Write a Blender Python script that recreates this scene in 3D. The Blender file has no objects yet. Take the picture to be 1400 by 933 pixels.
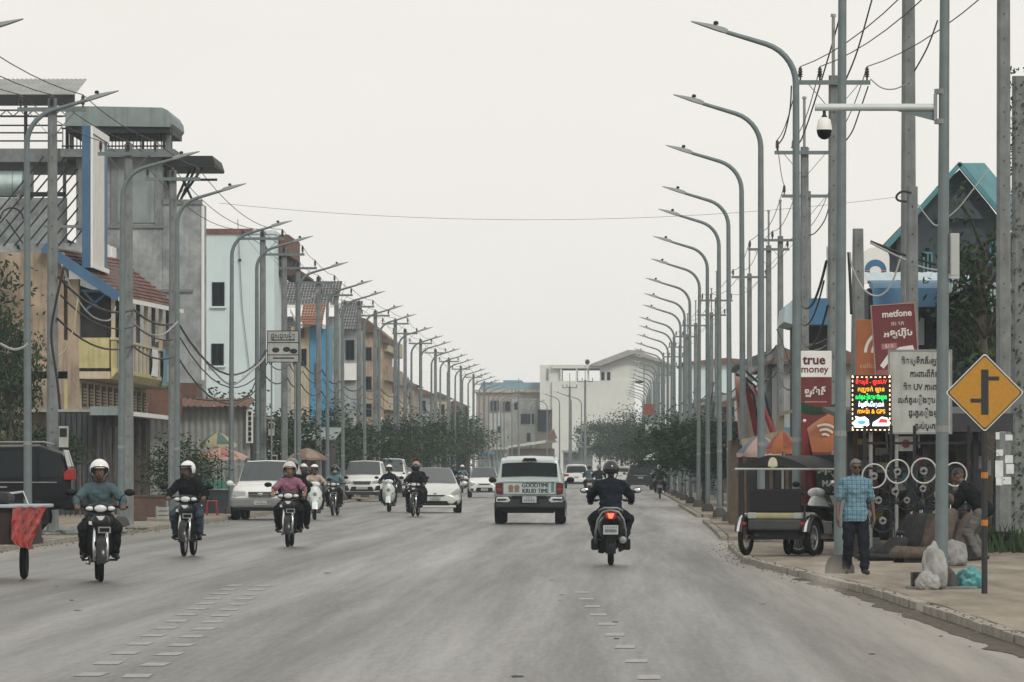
import bpy, bmesh, math, random
from mathutils import Vector, Matrix
from mathutils import noise as mnoise

rnd = random.Random(7)
R = math.radians
SC = bpy.context.scene
COL = SC.collection

# ------------------------------------------------------------------ camera
F = 7500.0            # focal length in pixels of a 1400 px wide frame
H = 1.55              # eye height above the road
VX, VY = 838.0, 638.0  # where the street vanishes
cam_d = bpy.data.cameras.new("camera")
cam = bpy.data.objects.new("camera", cam_d)
COL.objects.link(cam)
cam.location = (0, 0, H)
cam.rotation_euler = (R(90), 0, 0)
cam_d.sensor_width = 36.0
cam_d.lens = 36.0 * F / 1400.0
cam_d.shift_x = -(VX - 700.0) / 1400.0
cam_d.shift_y = (VY - 466.5) / 1400.0
cam_d.clip_start = 1.0
cam_d.clip_end = 6000.0
SC.camera = cam

# ------------------------------------------------------------------ light
SUN_EL, SUN_AZ = R(40), R(152)     # behind thin cloud, over the camera's right shoulder
world = bpy.data.worlds.new("World")
SC.world = world
world.use_nodes = True
wn, wl = world.node_tree.nodes, world.node_tree.links
wn.clear()
w_out = wn.new("ShaderNodeOutputWorld")
w_bg = wn.new("ShaderNodeBackground")
w_sky = wn.new("ShaderNodeTexSky")
w_sky.sky_type = 'NISHITA'
w_sky.sun_disc = False
w_sky.sun_elevation = SUN_EL
w_sky.sun_rotation = SUN_AZ
w_sky.dust_density = 4.0
w_mix = wn.new("ShaderNodeMix"); w_mix.data_type = 'RGBA'
w_mix.inputs['Factor'].default_value = 0.93          # overcast: the cloud sheet hides most of the blue
w_tc = wn.new("ShaderNodeTexCoord")
w_no = wn.new("ShaderNodeTexNoise"); w_no.inputs['Scale'].default_value = 16.0; w_no.inputs['Detail'].default_value = 4.0
w_mp = wn.new("ShaderNodeMapping"); w_mp.inputs['Scale'].default_value = (1, 1, 3.5)
w_cl = wn.new("ShaderNodeMix"); w_cl.data_type = 'RGBA'
w_cl.inputs['A'].default_value = (9.3, 8.98, 8.4, 1)
w_cl.inputs['B'].default_value = (9.75, 9.5, 8.9, 1)
w_bg.inputs['Strength'].default_value = 0.10
wl.new(w_tc.outputs['Generated'], w_mp.inputs['Vector'])
wl.new(w_mp.outputs['Vector'], w_no.inputs['Vector'])
wl.new(w_no.outputs['Fac'], w_cl.inputs['Factor'])
wl.new(w_sky.outputs['Color'], w_mix.inputs['A'])
wl.new(w_cl.outputs['Result'], w_mix.inputs['B'])
wl.new(w_mix.outputs['Result'], w_bg.inputs['Color'])
wl.new(w_bg.outputs['Background'], w_out.inputs['Surface'])

sun_d = bpy.data.lights.new("sun", 'SUN')
sun_d.energy = 1.5
sun_d.angle = R(14)
sun_d.color = (1.0, 0.95, 0.86)
sun = bpy.data.objects.new("sun", sun_d)
COL.objects.link(sun)
sd = Vector((math.sin(SUN_AZ) * math.cos(SUN_EL), math.cos(SUN_AZ) * math.cos(SUN_EL), math.sin(SUN_EL)))
sun.rotation_euler = (-sd).to_track_quat('-Z', 'Y').to_euler()

vs = SC.view_settings
SC.display_settings.display_device = 'sRGB'
vs.view_transform = 'Standard'
vs.look = 'None'
vs.exposure = 0.0
vs.gamma = 1.0
SC.cycles.volume_bounces = 1
SC.cycles.max_bounces = 6
SC.cycles.use_denoising = True


# ------------------------------------------------------------------ helpers
def at(px, py, Y):
    """a pixel of the photograph at distance Y"""
    return Vector(((px - VX) / F * Y, Y, H + (VY - py) / F * Y))

def xa(px, Y): return (px - VX) / F * Y
def za(py, Y): return H + (VY - py) / F * Y


def lin(c):
    return tuple(x / 12.92 if x <= .04045 else ((x + .055) / 1.055) ** 2.4 for x in c)


MATS = {}
def mat(name, col, rough=.7, metal=0., var=.18, scale=2.0, streak=0., spec=.4, coat=0., bump=0., dirt=None, bscale=None, stretch=None):
    """a procedural surface: base colour with two layers of blotches, optional run-off streaks and fine relief"""
    if name in MATS: return MATS[name]
    m = bpy.data.materials.new(name); m.use_nodes = True
    n, l = m.node_tree.nodes, m.node_tree.links
    b = n['Principled BSDF']
    k_ = .74 + .26 * min(1, max(0, (max(col[:3]) - .12) / .4)); col = tuple(c * k_ for c in col[:3])     # tone contrast put into the base colours: dark ones scaled darker
    b.inputs['Roughness'].default_value = rough
    b.inputs['Metallic'].default_value = metal
    b.inputs['Specular IOR Level'].default_value = spec
    b.inputs['Coat Weight'].default_value = coat
    tc = n.new("ShaderNodeTexCoord")
    no = n.new("ShaderNodeTexNoise"); no.inputs['Scale'].default_value = scale; no.inputs['Detail'].default_value = 6; no.inputs['Roughness'].default_value = .65
    if stretch:
        ms = n.new("ShaderNodeMapping"); ms.inputs['Scale'].default_value = stretch
        l.new(tc.outputs['Object'], ms.inputs['Vector']); l.new(ms.outputs['Vector'], no.inputs['Vector'])
    else: l.new(tc.outputs['Object'], no.inputs['Vector'])
    mr = n.new("ShaderNodeMapRange")
    mr.inputs['From Min'].default_value = .3; mr.inputs['From Max'].default_value = .7
    mr.inputs['To Min'].default_value = 1 - var; mr.inputs['To Max'].default_value = 1 + var
    l.new(no.outputs['Fac'], mr.inputs['Value'])
    vm = n.new("ShaderNodeVectorMath"); vm.operation = 'SCALE'
    vm.inputs[0].default_value = col[:3]
    l.new(mr.outputs['Result'], vm.inputs['Scale'])
    out = vm.outputs['Vector']
    if streak:
        mp = n.new("ShaderNodeMapping"); mp.inputs['Scale'].default_value = (5, 5, .35)
        ns = n.new("ShaderNodeTexNoise"); ns.inputs['Scale'].default_value = 1.6; ns.inputs['Detail'].default_value = 5
        l.new(tc.outputs['Object'], mp.inputs['Vector']); l.new(mp.outputs['Vector'], ns.inputs['Vector'])
        m2 = n.new("ShaderNodeMapRange"); m2.inputs['From Min'].default_value = .5; m2.inputs['From Max'].default_value = .72
        m2.inputs['To Min'].default_value = 0; m2.inputs['To Max'].default_value = streak
        l.new(ns.outputs['Fac'], m2.inputs['Value'])
        mx = n.new("ShaderNodeMix"); mx.data_type = 'RGBA'
        l.new(m2.outputs['Result'], mx.inputs['Factor']); l.new(out, mx.inputs['A'])
        d = dirt or (col[0] * .3 + .02, col[1] * .28 + .02, col[2] * .26 + .018)
        mx.inputs['B'].default_value = (*d[:3], 1)
        out = mx.outputs['Result']
    l.new(out, b.inputs['Base Color'])
    if bump:
        nb = n.new("ShaderNodeTexNoise"); nb.inputs['Scale'].default_value = bscale or scale * 12; nb.inputs['Detail'].default_value = 4
        l.new(tc.outputs['Object'], nb.inputs['Vector'])
        bp = n.new("ShaderNodeBump"); bp.inputs['Strength'].default_value = bump; bp.inputs['Distance'].default_value = .02
        l.new(nb.outputs['Fac'], bp.inputs['Height']); l.new(bp.outputs['Normal'], b.inputs['Normal'])
    MATS[name] = m
    return m


def emis(name, col, strength):
    if name in MATS: return MATS[name]
    m = mat(name, col, rough=.5)
    b = m.node_tree.nodes['Principled BSDF']
    b.inputs['Emission Color'].default_value = (*col, 1)
    b.inputs['Emission Strength'].default_value = strength
    return m


def tag(o, label=None, cat=None, group=None, kind=None):
    if label: o['label'] = label
    if cat: o['category'] = cat
    if group: o['group'] = group
    if kind: o['kind'] = kind
    return o


def thing(name, label, cat, loc=(0, 0, 0), rz=0., group=None):
    o = bpy.data.objects.new(name, None); COL.objects.link(o)
    o.empty_display_size = .3
    o.location = loc; o.rotation_euler = (0, 0, rz)
    return tag(o, label, cat, group)


KIDS = {}
def link(o, parent=None, world=False):
    COL.objects.link(o)
    if parent is not None:
        o.parent = parent
        KIDS.setdefault(parent.name, []).append(o)
        if world:
            # mesh given in scene coordinates: cancel the parents' own offsets
            off = Vector((0, 0, 0)); p = parent
            while p is not None:
                if p.type == 'EMPTY': off += p.location
                p = p.parent
            o.matrix_parent_inverse = Matrix.Translation(-off) if parent.type == 'EMPTY' else Matrix.Identity(4)
    return o


def dup(root, loc=None, rz=None, label=None, group=None, scale=None):
    """copy a thing with its parts and sub-parts (mesh data shared)"""
    def rec(o, par):
        c = o.copy(); COL.objects.link(c)
        if par is not None:
            c.parent = par
        KIDS.setdefault(c.name, [])
        if par is not None: KIDS.setdefault(par.name, []).append(c)
        for ch in list(KIDS.get(o.name, [])):
            rec(ch, c)
        return c
    r = rec(root, None)
    if loc is not None: r.location = loc
    if rz is not None: r.rotation_euler = (0, 0, rz)
    if scale is not None: r.scale = (scale,) * 3 if not hasattr(scale, '__len__') else scale
    if label: r['label'] = label
    if group: r['group'] = group
    return r


class MB:
    """collects shapes and links them as ONE mesh object"""
    def __init__(s): s.v = []; s.f = []; s.m = []; s.mi = 0
    def add(s, vs_, fs_):
        o = len(s.v); s.v += [tuple(p) for p in vs_]
        for f in fs_: s.f.append(tuple(i + o for i in f)); s.m.append(s.mi)
        return s
    def box(s, c, d, rz=0., rot=None):
        x, y, z = d[0] / 2, d[1] / 2, d[2] / 2
        M = rot if rot is not None else Matrix.Rotation(rz, 3, 'Z')
        vs_ = [Vector(c) + M @ Vector((a * x, b * y, e * z)) for a in (-1, 1) for b in (-1, 1) for e in (-1, 1)]
        return s.add(vs_, [(0, 1, 3, 2), (4, 6, 7, 5), (0, 4, 5, 1), (2, 3, 7, 6), (0, 2, 6, 4), (1, 5, 7, 3)])
    def bx(s, x0, x1, y0, y1, z0, z1):
        return s.box(((x0 + x1) / 2, (y0 + y1) / 2, (z0 + z1) / 2), (x1 - x0, y1 - y0, z1 - z0))
    def bar(s, p, q, w, h=None):
        p, q = Vector(p), Vector(q); d = q - p
        M = d.to_track_quat('X', 'Z').to_matrix()
        return s.box((p + q) / 2, (d.length, w, h or w), rot=M)
    def tube(s, pts, r, n=8, caps=True):
        pts = [Vector(p) for p in pts]; k = len(pts)
        rs = r if hasattr(r, '__len__') else [r] * k
        prev = None; o = len(s.v); vs_ = []; fs_ = []
        for i, p in enumerate(pts):
            t = (pts[min(i + 1, k - 1)] - pts[max(i - 1, 0)])
            t = t.normalized() if t.length > 1e-9 else Vector((0, 0, 1))
            if prev is None:
                u = t.orthogonal().normalized()
            else:
                u = (prev - t * prev.dot(t)); u = u.normalized() if u.length > 1e-6 else t.orthogonal().normalized()
            prev = u; w = t.cross(u)
            for j in range(n):
                a = 2 * math.pi * j / n
                vs_.append(p + (u * math.cos(a) + w * math.sin(a)) * rs[i])
        for i in range(k - 1):
            for j in range(n):
                fs_.append((i * n + j, i * n + (j + 1) % n, (i + 1) * n + (j + 1) % n, (i + 1) * n + j))
        if caps:
            fs_.append(tuple(range(n - 1, -1, -1))); fs_.append(tuple((k - 1) * n + j for j in range(n)))
        return s.add(vs_, fs_)
    def lathe(s, prof, c=(0, 0, 0), n=16, axis='Z', caps=True):
        vs_ = []; fs_ = []; k = len(prof)
        for r, z in prof:
            for j in range(n):
                a = 2 * math.pi * j / n
                x, y = r * math.cos(a), r * math.sin(a)
                p = (x, y, z) if axis == 'Z' else ((z, x, y) if axis == 'X' else (x, z, -y))
                vs_.append(Vector(c) + Vector(p))
        for i in range(k - 1):
            for j in range(n):
                fs_.append((i * n + j, i * n + (j + 1) % n, (i + 1) * n + (j + 1) % n, (i + 1) * n + j))
        if caps:
            fs_.append(tuple(range(n - 1, -1, -1))); fs_.append(tuple((k - 1) * n + j for j in range(n)))
        return s.add(vs_, fs_)
    def torus(s, c, Rr, r, axis='X', n=28, m=8, a0=0., a1=2 * math.pi):
        pts = []
        full = abs(a1 - a0 - 2 * math.pi) < 1e-6
        for j in range(n + (0 if full else 1)):
            a = a0 + (a1 - a0) * j / n
            ca, sa = math.cos(a) * Rr, math.sin(a) * Rr
            pts.append((ca, sa))
        vs_ = []; fs_ = []
        k = len(pts)
        for (ca, sa) in pts:
            l_ = math.hypot(ca, sa)
            for i in range(m):
                b = 2 * math.pi * i / m
                rr = (l_ + r * math.cos(b)) / l_; h = r * math.sin(b)
                q = (h, ca * rr, sa * rr) if axis == 'X' else ((ca * rr, h, sa * rr) if axis == 'Y' else (ca * rr, sa * rr, h))
                vs_.append(Vector(c) + Vector(q))
        for j in range(k if full else k - 1):
            for i in range(m):
                j2 = (j + 1) % k
                fs_.append((j * m + i, j * m + (i + 1) % m, j2 * m + (i + 1) % m, j2 * m + i))
        return s.add(vs_, fs_)
    def ball(s, c, r, n=12, m=8, rot=None):
        rx, ry, rz = r if hasattr(r, '__len__') else (r, r, r)
        vs_ = []; fs_ = []
        for i in range(m + 1):
            t = math.pi * i / m
            for j in range(n):
                a = 2 * math.pi * j / n
                p = Vector((rx * math.sin(t) * math.cos(a), ry * math.sin(t) * math.sin(a), rz * math.cos(t)))
                if rot is not None: p = rot @ p
                vs_.append(Vector(c) + p)
        for i in range(m):
            for j in range(n):
                fs_.append((i * n + j, (i + 1) * n + j, (i + 1) * n + (j + 1) % n, i * n + (j + 1) % n))
        return s.add(vs_, fs_)
    def limb(s, p, q, r0, r1, n=12):
        """closed tapered capsule"""
        p, q = Vector(p), Vector(q); d = q - p
        pts = [p - d.normalized() * r0 * .98, p - d.normalized() * r0 * .7, p, q, q + d.normalized() * r1 * .7, q + d.normalized() * r1 * .98]
        return s.tube(pts, [r0 * .2, r0 * .72, r0, r1, r1 * .72, r1 * .2], n)
    def prism(s, poly, a0, a1, axis='Y'):
        """polygon swept along an axis; poly in the other two axes' order"""
        k = len(poly)
        def P(u, v, w): return (u, w, v) if axis == 'Y' else ((w, u, v) if axis == 'X' else (u, v, w))
        vs_ = [P(u, v, a0) for u, v in poly] + [P(u, v, a1) for u, v in poly]
        fs_ = [tuple(range(k)), tuple(range(2 * k - 1, k - 1, -1))]
        fs_ += [(i, (i + 1) % k + 0, (i + 1) % k + k, i + k) for i in range(k)]
        return s.add(vs_, fs_)
    def quad(s, a, b, c, d): return s.add([a, b, c, d], [(0, 1, 2, 3)])
    def mesh(s, name, mats, smooth=False, fix=True):
        me = bpy.data.meshes.new(name)
        me.from_pydata(s.v, [], s.f)
        if not hasattr(mats, '__len__'): mats = [mats]
        for m_ in mats: me.materials.append(m_)
        if len(mats) > 1: me.polygons.foreach_set('material_index', s.m)
        if fix:
            bm = bmesh.new(); bm.from_mesh(me); bmesh.ops.recalc_face_normals(bm, faces=bm.faces); bm.to_mesh(me); bm.free()
        if smooth:
            me.polygons.foreach_set('use_smooth', [True] * len(me.polygons))
            if smooth is not True: me.set_sharp_from_angle(angle=R(smooth))
        me.update()
        return me
    def build(s, name, mats, parent=None, smooth=False, world=False, bevel=0., fix=True):
        o = bpy.data.objects.new(name, s.mesh(name, mats, smooth, fix))
        link(o, parent, world)
        if bevel:
            b = o.modifiers.new("bevel", 'BEVEL'); b.width = bevel; b.segments = 2; b.limit_method = 'ANGLE'; b.angle_limit = R(35)
        return o


def mobj(name, me, parent=None, loc=None):
    o = bpy.data.objects.new(name, me); link(o, parent)
    if loc is not None: o.location = loc
    return o


def baked(o):
    """mesh of an unlinked object with its modifiers or curve settings applied"""
    COL.objects.link(o)
    dg = bpy.context.evaluated_depsgraph_get(); dg.update()
    me = bpy.data.meshes.new_from_object(o.evaluated_get(dg))
    COL.objects.unlink(o)
    bpy.data.objects.remove(o)
    return me


def text(name, s, size, m, parent, loc, rz=0., depth=.004, align='CENTER', sx=1., world=False, bold=0., rx=90):
    c = bpy.data.curves.new(name, 'FONT')
    c.body = s; c.size = size; c.align_x = align; c.align_y = 'CENTER'; c.extrude = depth; c.resolution_u = 3; c.offset = bold
    me = baked(bpy.data.objects.new(name, c))
    me.name = name
    me.materials.clear(); me.materials.append(m)
    for v in me.vertices:
        v.co.x *= sx
    M = Matrix.Translation(loc) @ Matrix.Rotation(rz, 4, 'Z') @ Matrix.Rotation(R(rx), 4, 'X')
    me.transform(M)
    o = bpy.data.objects.new(name, me); link(o, parent, world)
    return o


def unite(mb, voxel, m, name, smooth=3, fold=0.):
    """the shapes of mb fused into one continuous skin"""
    me = bpy.data.meshes.new(name); me.from_pydata(mb.v, [], mb.f)
    bm = bmesh.new(); bm.from_mesh(me); bmesh.ops.recalc_face_normals(bm, faces=bm.faces); bm.to_mesh(me); bm.free()
    o = bpy.data.objects.new(name, me)
    r = o.modifiers.new("r", 'REMESH'); r.mode = 'VOXEL'; r.voxel_size = voxel; r.adaptivity = 0
    if smooth:
        s = o.modifiers.new("s", 'SMOOTH'); s.iterations = smooth; s.factor = .5
    out = baked(o); bpy.data.meshes.remove(me)
    out.name = name
    out.materials.clear(); out.materials.append(m)
    if fold:
        ns = [v.normal.copy() for v in out.vertices]
        for v, n_ in zip(out.vertices, ns):
            q = v.co
            f_ = mnoise.noise(Vector((q.x * 9, q.y * 9, q.z * 16))) + .6 * (abs(mnoise.noise(Vector((q.x * 14 + 5, q.y * 14, q.z * 30)))) - .25)
            v.co = q + n_ * f_ * fold
    out.polygons.foreach_set('use_smooth', [True] * len(out.polygons))
    return out


def sag(p, q, drop, n=14):
    p, q = Vector(p), Vector(q)
    return [p.lerp(q, i / n) - Vector((0, 0, drop * 4 * (i / n) * (1 - i / n))) for i in range(n + 1)]


# ------------------------------------------------------------------ common surfaces
m_conc = mat("weathered_concrete", (.205, .225, .228), .85, var=.25, scale=3, streak=.35, bump=.3)
m_wall_grey = mat("stained_grey_render", (.30, .33, .335), .9, var=.5, scale=1.1, streak=.28, bump=.3, bscale=9)
m_galv = mat("galvanised_steel", (.175, .22, .23), .55, metal=.25, var=.15, scale=4)
m_steel = mat("dull_steel", (.3, .31, .31), .5, metal=.5, var=.2, scale=5)
m_dark = mat("dark_paint", (.026, .03, .034), .6, var=.3, spec=.2)
m_black = mat("black_plastic", (.012, .013, .015), .5, var=.2, spec=.15)
m_rubber = mat("tyre_rubber", (.016, .016, .017), .9, var=.25, scale=9, spec=.08)
m_white = mat("white_paint", (.72, .73, .71), .6, var=.07)
m_wire = mat("black_cable", (.022, .024, .027), .6, var=.1)
m_wire_pale = mat("sun_bleached_cable", (.34, .35, .34), .7, var=.2)
m_chrome = mat("chrome", (.62, .64, .65), .18, metal=1., var=.05)
m_glass = mat("dark_glass", (.012, .016, .019), .12, var=.1, spec=.18)
m_void = mat("painted_interior_shade", (.045, .045, .048), .9, var=.3)  # dark colour carries the shade of deep interiors
m_rust = mat("rusty_tin", (.19, .10, .07), .85, var=.35, scale=3, streak=.5)
m_tin = mat("grey_tin_sheet", (.33, .345, .34), .6, metal=.2, var=.22, scale=1.4, streak=.45)
m_ceramic = mat("brown_insulator", (.05, .04, .04), .35)
m_paper = mat("white_paper", (.62, .66, .66), .8, var=.12, scale=8)
m_wood = mat("old_timber", (.12, .085, .06), .8, var=.3, scale=5, streak=.4)
m_leafs = [mat("leaf_dark", (.024, .046, .028), .8, var=.35, scale=1.2, spec=.1), mat("leaf_mid", (.045, .078, .038), .8, var=.35, scale=1.2, spec=.1), mat("leaf_light", (.08, .115, .05), .8, var=.3, scale=1.2, spec=.1)]
m_bark = mat("bark", (.10, .085, .065), .9, var=.3, scale=8)
# ================================================================== ground, road, pavements
def ground_mat():
    m = mat("trodden_sandy_ground", (.24, .20, .155), .95, var=.28, scale=.5, bump=.5, bscale=14)
    return m
m_sand = ground_mat()

def road_mat():
    m = bpy.data.materials.new("dusty_asphalt"); m.use_nodes = True
    n, l = m.node_tree.nodes, m.node_tree.links
    b = n['Principled BSDF']
    tc = n.new("ShaderNodeTexCoord")
    # long worn tracks along the street
    mp = n.new("ShaderNodeMapping"); mp.inputs['Scale'].default_value = (1.1, .012, 1)
    n1 = n.new("ShaderNodeTexNoise"); n1.inputs['Scale'].default_value = 1.0; n1.inputs['Detail'].default_value = 5
    l.new(tc.outputs['Object'], mp.inputs['Vector']); l.new(mp.outputs['Vector'], n1.inputs['Vector'])
    # blotches, stretched along the street less
    mp2 = n.new("ShaderNodeMapping"); mp2.inputs['Scale'].default_value = (.6, .014, 1)
    n2 = n.new("ShaderNodeTexNoise"); n2.inputs['Scale'].default_value = 1.3; n2.inputs['Detail'].default_value = 8; n2.inputs['Roughness'].default_value = .7
    l.new(tc.outputs['Object'], mp2.inputs['Vector']); l.new(mp2.outputs['Vector'], n2.inputs['Vector'])
    # stone grain
    mp3 = n.new("ShaderNodeMapping"); mp3.inputs['Scale'].default_value = (17, 1.5, 1)
    n3 = n.new("ShaderNodeTexNoise"); n3.inputs['Scale'].default_value = 1.0; n3.inputs['Detail'].default_value = 7; n3.inputs['Roughness'].default_value = .8
    l.new(tc.outputs['Object'], mp3.inputs['Vector']); l.new(mp3.outputs['Vector'], n3.inputs['Vector'])
    def rng(src, a, b_, lo=.3, hi=.7):
        r = n.new("ShaderNodeMapRange"); r.inputs['From Min'].default_value = lo; r.inputs['From Max'].default_value = hi
        r.inputs['To Min'].default_value = a; r.inputs['To Max'].default_value = b_
        l.new(src, r.inputs['Value']); return r.outputs['Result']
    def mul(a, b_):
        x = n.new("ShaderNodeMath"); x.operation = 'MULTIPLY'; l.new(a, x.inputs[0]); l.new(b_, x.inputs[1]); return x.outputs[0]
    k = mul(mul(rng(n1.outputs['Fac'], .6, 1.4), rng(n2.outputs['Fac'], .62, 1.32)), rng(n3.outputs['Fac'], .45, 1.6))
    vm = n.new("ShaderNodeVectorMath"); vm.operation = 'SCALE'; vm.inputs[0].default_value = (.100, .098, .088)
    l.new(k, vm.inputs['Scale'])
    # sand blown to both edges
    sx = n.new("ShaderNodeSeparateXYZ"); l.new(tc.outputs['Object'], sx.inputs[0])
    e = n.new("ShaderNodeMath"); e.operation = 'ADD'; e.inputs[1].default_value = 4.3; l.new(sx.outputs['X'], e.inputs[0])
    ea = n.new("ShaderNodeMath"); ea.operation = 'ABSOLUTE'; l.new(e.outputs[0], ea.inputs[0])
    er = rng(ea.outputs[0], 0, .8, 5.6, 7.1)
    em = mul(er, rng(n2.outputs['Fac'], .2, 1.2))
    mx = n.new("ShaderNodeMix"); mx.data_type = 'RGBA'; mx.inputs['B'].default_value = (.25, .215, .17, 1)
    l.new(em, mx.inputs['Factor']); l.new(vm.outputs['Vector'], mx.inputs['A'])
    l.new(mx.outputs['Result'], b.inputs['Base Color'])
    l.new(rng(n2.outputs['Fac'], .55, .27), b.inputs['Roughness'])
    b.inputs['Specular IOR Level'].default_value = .5
    bp = n.new("ShaderNodeBump"); bp.inputs['Strength'].default_value = .6; bp.inputs['Distance'].default_value = .02
    l.new(n3.outputs['Fac'], bp.inputs['Height']); l.new(bp.outputs['Normal'], b.inputs['Normal'])
    return m
m_road = road_mat()
m_pave = mat("sandy_pavement", (.25, .215, .168), .9, var=.45, scale=1.1, bump=.5, bscale=16, streak=0, stretch=(1.6, .22, 1))
m_kerb = mat("kerb_concrete", (.30, .28, .24), .9, var=.3, scale=2.5, bump=.4)
m_mark = mat("worn_road_paint", (.265, .26, .235), .42, var=.5, scale=15)

g = MB(); g.quad((-700, -60, -.03), (700, -60, -.03), (700, 2600, -.03), (-700, 2600, -.03))
tag(g.build("ground", m_sand), kind='structure')

KR = [(-40, 4.9), (30, 4.05), (47, 3.53), (66, 3.1), (78, 2.55), (88, 2.1), (98, 2.15), (134, 2.4), (170, 2.55), (270, 2.6), (720, 2.6)]   # right kerb line
def kr(y):
    for (a, xa_), (b, xb) in zip(KR, KR[1:]):
        if a <= y <= b: return xa_ + (xb - xa_) * (y - a) / (b - a)
    return KR[-1][1]
XL = -11.1
def ylist(a, b, st): 
    n = max(1, int((b - a) / st)); return [a + (b - a) * i / n for i in range(n + 1)]
rd = MB()
ys = ylist(-40, 720, 8)
vs_ = []; fs_ = []
for i, y in enumerate(ys):
    for x in (XL - .3, -8, -4.3, -1, kr(y) + .35):
        # slight crown
        vs_.append((x, y, 0.0 + .0))
for i in range(len(ys) - 1):
    for j in range(4):
        a = i * 5 + j; fs_.append((a, a + 1, a + 6, a + 5))
rd.add(vs_, fs_)
tag(rd.build("road", m_road), kind='structure')

SW_Z = .08      # right pavement height
def slab(name, y0, y1, left):
    mb = MB(); st = ylist(y0, y1, 2.2); vs_ = []; fs_ = []
    for y in st:
        j = (mnoise.noise((y * .55, 3 if left else 9, 0)) * .13 + mnoise.noise((y * 1.9, 5, 1)) * .05)
        if left:
            x0 = XL - .18 + j * .6; prof = [(x0, -.02), (x0 - .02, .1), (x0 - 14, .1)]
        else:
            x0 = kr(y) + .16 + j * .7; prof = [(x0, -.02), (x0 + .03, SW_Z), (x0 + 16, SW_Z)]
        vs_ += [(x, y, z) for x, z in prof]
    for i in range(len(st) - 1):
        for k in range(2):
            a = i * 3 + k; fs_.append((a, a + 1, a + 4, a + 3))
    b = len(st) - 1
    # end faces
    x_a = vs_[0][0]; 
    mb.add(vs_, fs_)
    for r_ in (0, b):
        p = vs_[r_ * 3:r_ * 3 + 3]
        mb.add([p[0], p[1], p[2], (p[2][0], p[2][1], -.02)], [(0, 1, 2, 3)])
    return tag(mb.build(name, m_pave), kind='structure')

def kerbs(y0, y1, left, par):
    y = y0
    while y < y1 - .3:
        L = 1.0
        j = rnd.uniform(-.006, .006)
        a, b = y + .004, min(y + L, y1) - .004
        mb = MB()
        if left: xs = (XL, XL)
        else: xs = (kr(a), kr(b))
        z = (.105 if left else SW_Z + .006) + j
        w = .14
        s_ = -1 if left else 1
        j2 = rnd.uniform(-.012, .012)
        p = [(xs[0] + j2, a), (xs[0] + j2 + s_ * w, a), (xs[1] + j2 + s_ * w, b), (xs[1] + j2, b)]
        mb.prism(p, -.02, z, axis='Z')
        if not (not left and y < 60 and rnd.random() < .18):
            mb.build("kerbstone", m_kerb, par)
        y += L

pl = slab("left_pavement", 40, 720, True)
pr1 = slab("right_pavement", 20, 104, False)
pr2 = slab("right_pavement", 115, 152, False)
pr3 = slab("right_pavement", 166, 720, False)
kerbs(40, 104, False, pr1); kerbs(115, 152, False, pr2); kerbs(166, 215, False, pr3)
kerbs(86, 200, True, pl)

# worn dotted lane lines: pairs of short blocks
lm = MB()
def blk(x, y, w, L, z=.004):
    sk = rnd.uniform(-.02, .02)
    lm.quad((x - w / 2, y, z), (x + w / 2, y, z), (x + w / 2 + sk, y + L, z), (x - w / 2 + sk, y + L, z))
for i in range(14):
    y = 40.2 + i * 2.35
    xc = -3.5 - (y - 40) * .034
    blk(xc, y, .2, .72)
    blk(xc - .38, y + .3, .2, .72)
for i in range(9):
    y = 39.9 + i * 3.4
    blk(.26 - (y - 40) * .024, y, .17, .8)
tag(lm.build("lane_marking", m_mark), kind='structure')

# gravel and litter along the right kerb
gv = MB()
for i in range(420):
    y = rnd.uniform(38, 110); x = kr(y) - abs(rnd.gauss(0, .22)) + .1
    r = rnd.uniform(.005, .016)
    z = 0.0 if x < kr(y) else SW_Z + .012
    gv.ball((x, y, z + r * .4), (r * rnd.uniform(.8, 1.8), r * rnd.uniform(.8, 2.5), r * .7), 5, 3)
for i in range(300):
    y = rnd.uniform(86, 175); x = XL + abs(rnd.gauss(0, .25)) - .1
    r = rnd.uniform(.01, .03); gv.ball((x, y, r * .4), (r, r * 1.5, r * .7), 5, 3)
tag(gv.build("gravel", mat("grit", (.22, .19, .15), .95, var=.4, scale=6)), kind='stuff')
# broken strip of exposed soil beside the near right kerb
ds = MB(); st = ylist(36, 76, .7); vs_ = []; fs_ = []
for y in st:
    w = max(.03, .30 + mnoise.noise((y * .7, 2, 2)) * .25 - max(0, y - 60) * .01)
    vs_ += [(kr(y) - w, y, .0045), (kr(y) + .03, y, .0045)]
for i in range(len(st) - 1): fs_.append((2 * i, 2 * i + 1, 2 * i + 3, 2 * i + 2))
ds.add(vs_, fs_)
tag(ds.build("bare_soil", mat("dark_soil", (.10, .085, .065), .95, var=.5, scale=4, bump=.8, bscale=22)), kind='structure')

# tar patches and cracks
ck = MB()
for i in range(0):
    x, y = rnd.uniform(-8.5, 2.2), rnd.uniform(39, 110); L = rnd.uniform(2, 9); pts = []
    for k in range(9):
        pts.append((x + mnoise.noise((i * 7.1, k * .8, 0)) * .25, y + L * k / 8)); 
    for (xa0, ya0), (xb0, yb0) in zip(pts, pts[1:]):
        w = rnd.uniform(.008, .018); ck.quad((xa0 - w, ya0, .0042), (xa0 + w, ya0, .0042), (xb0 + w, yb0, .0042), (xb0 - w, yb0, .0042))
for i in range(34):
    x, y = rnd.uniform(-9.5, 2.3), rnd.uniform(38, 140); r = rnd.uniform(.015, .06); n = 9
    ck.add([(x + math.cos(a * .698) * r * rnd.uniform(.6, 1.3), y + math.sin(a * .698) * r * rnd.uniform(1, 5), .0046) for a in range(n)], [tuple(range(n))])
tag(ck.build("road_crack", mat("old_tar", (.055, .053, .05), .8, var=.4, scale=6)), kind='structure')
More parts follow.
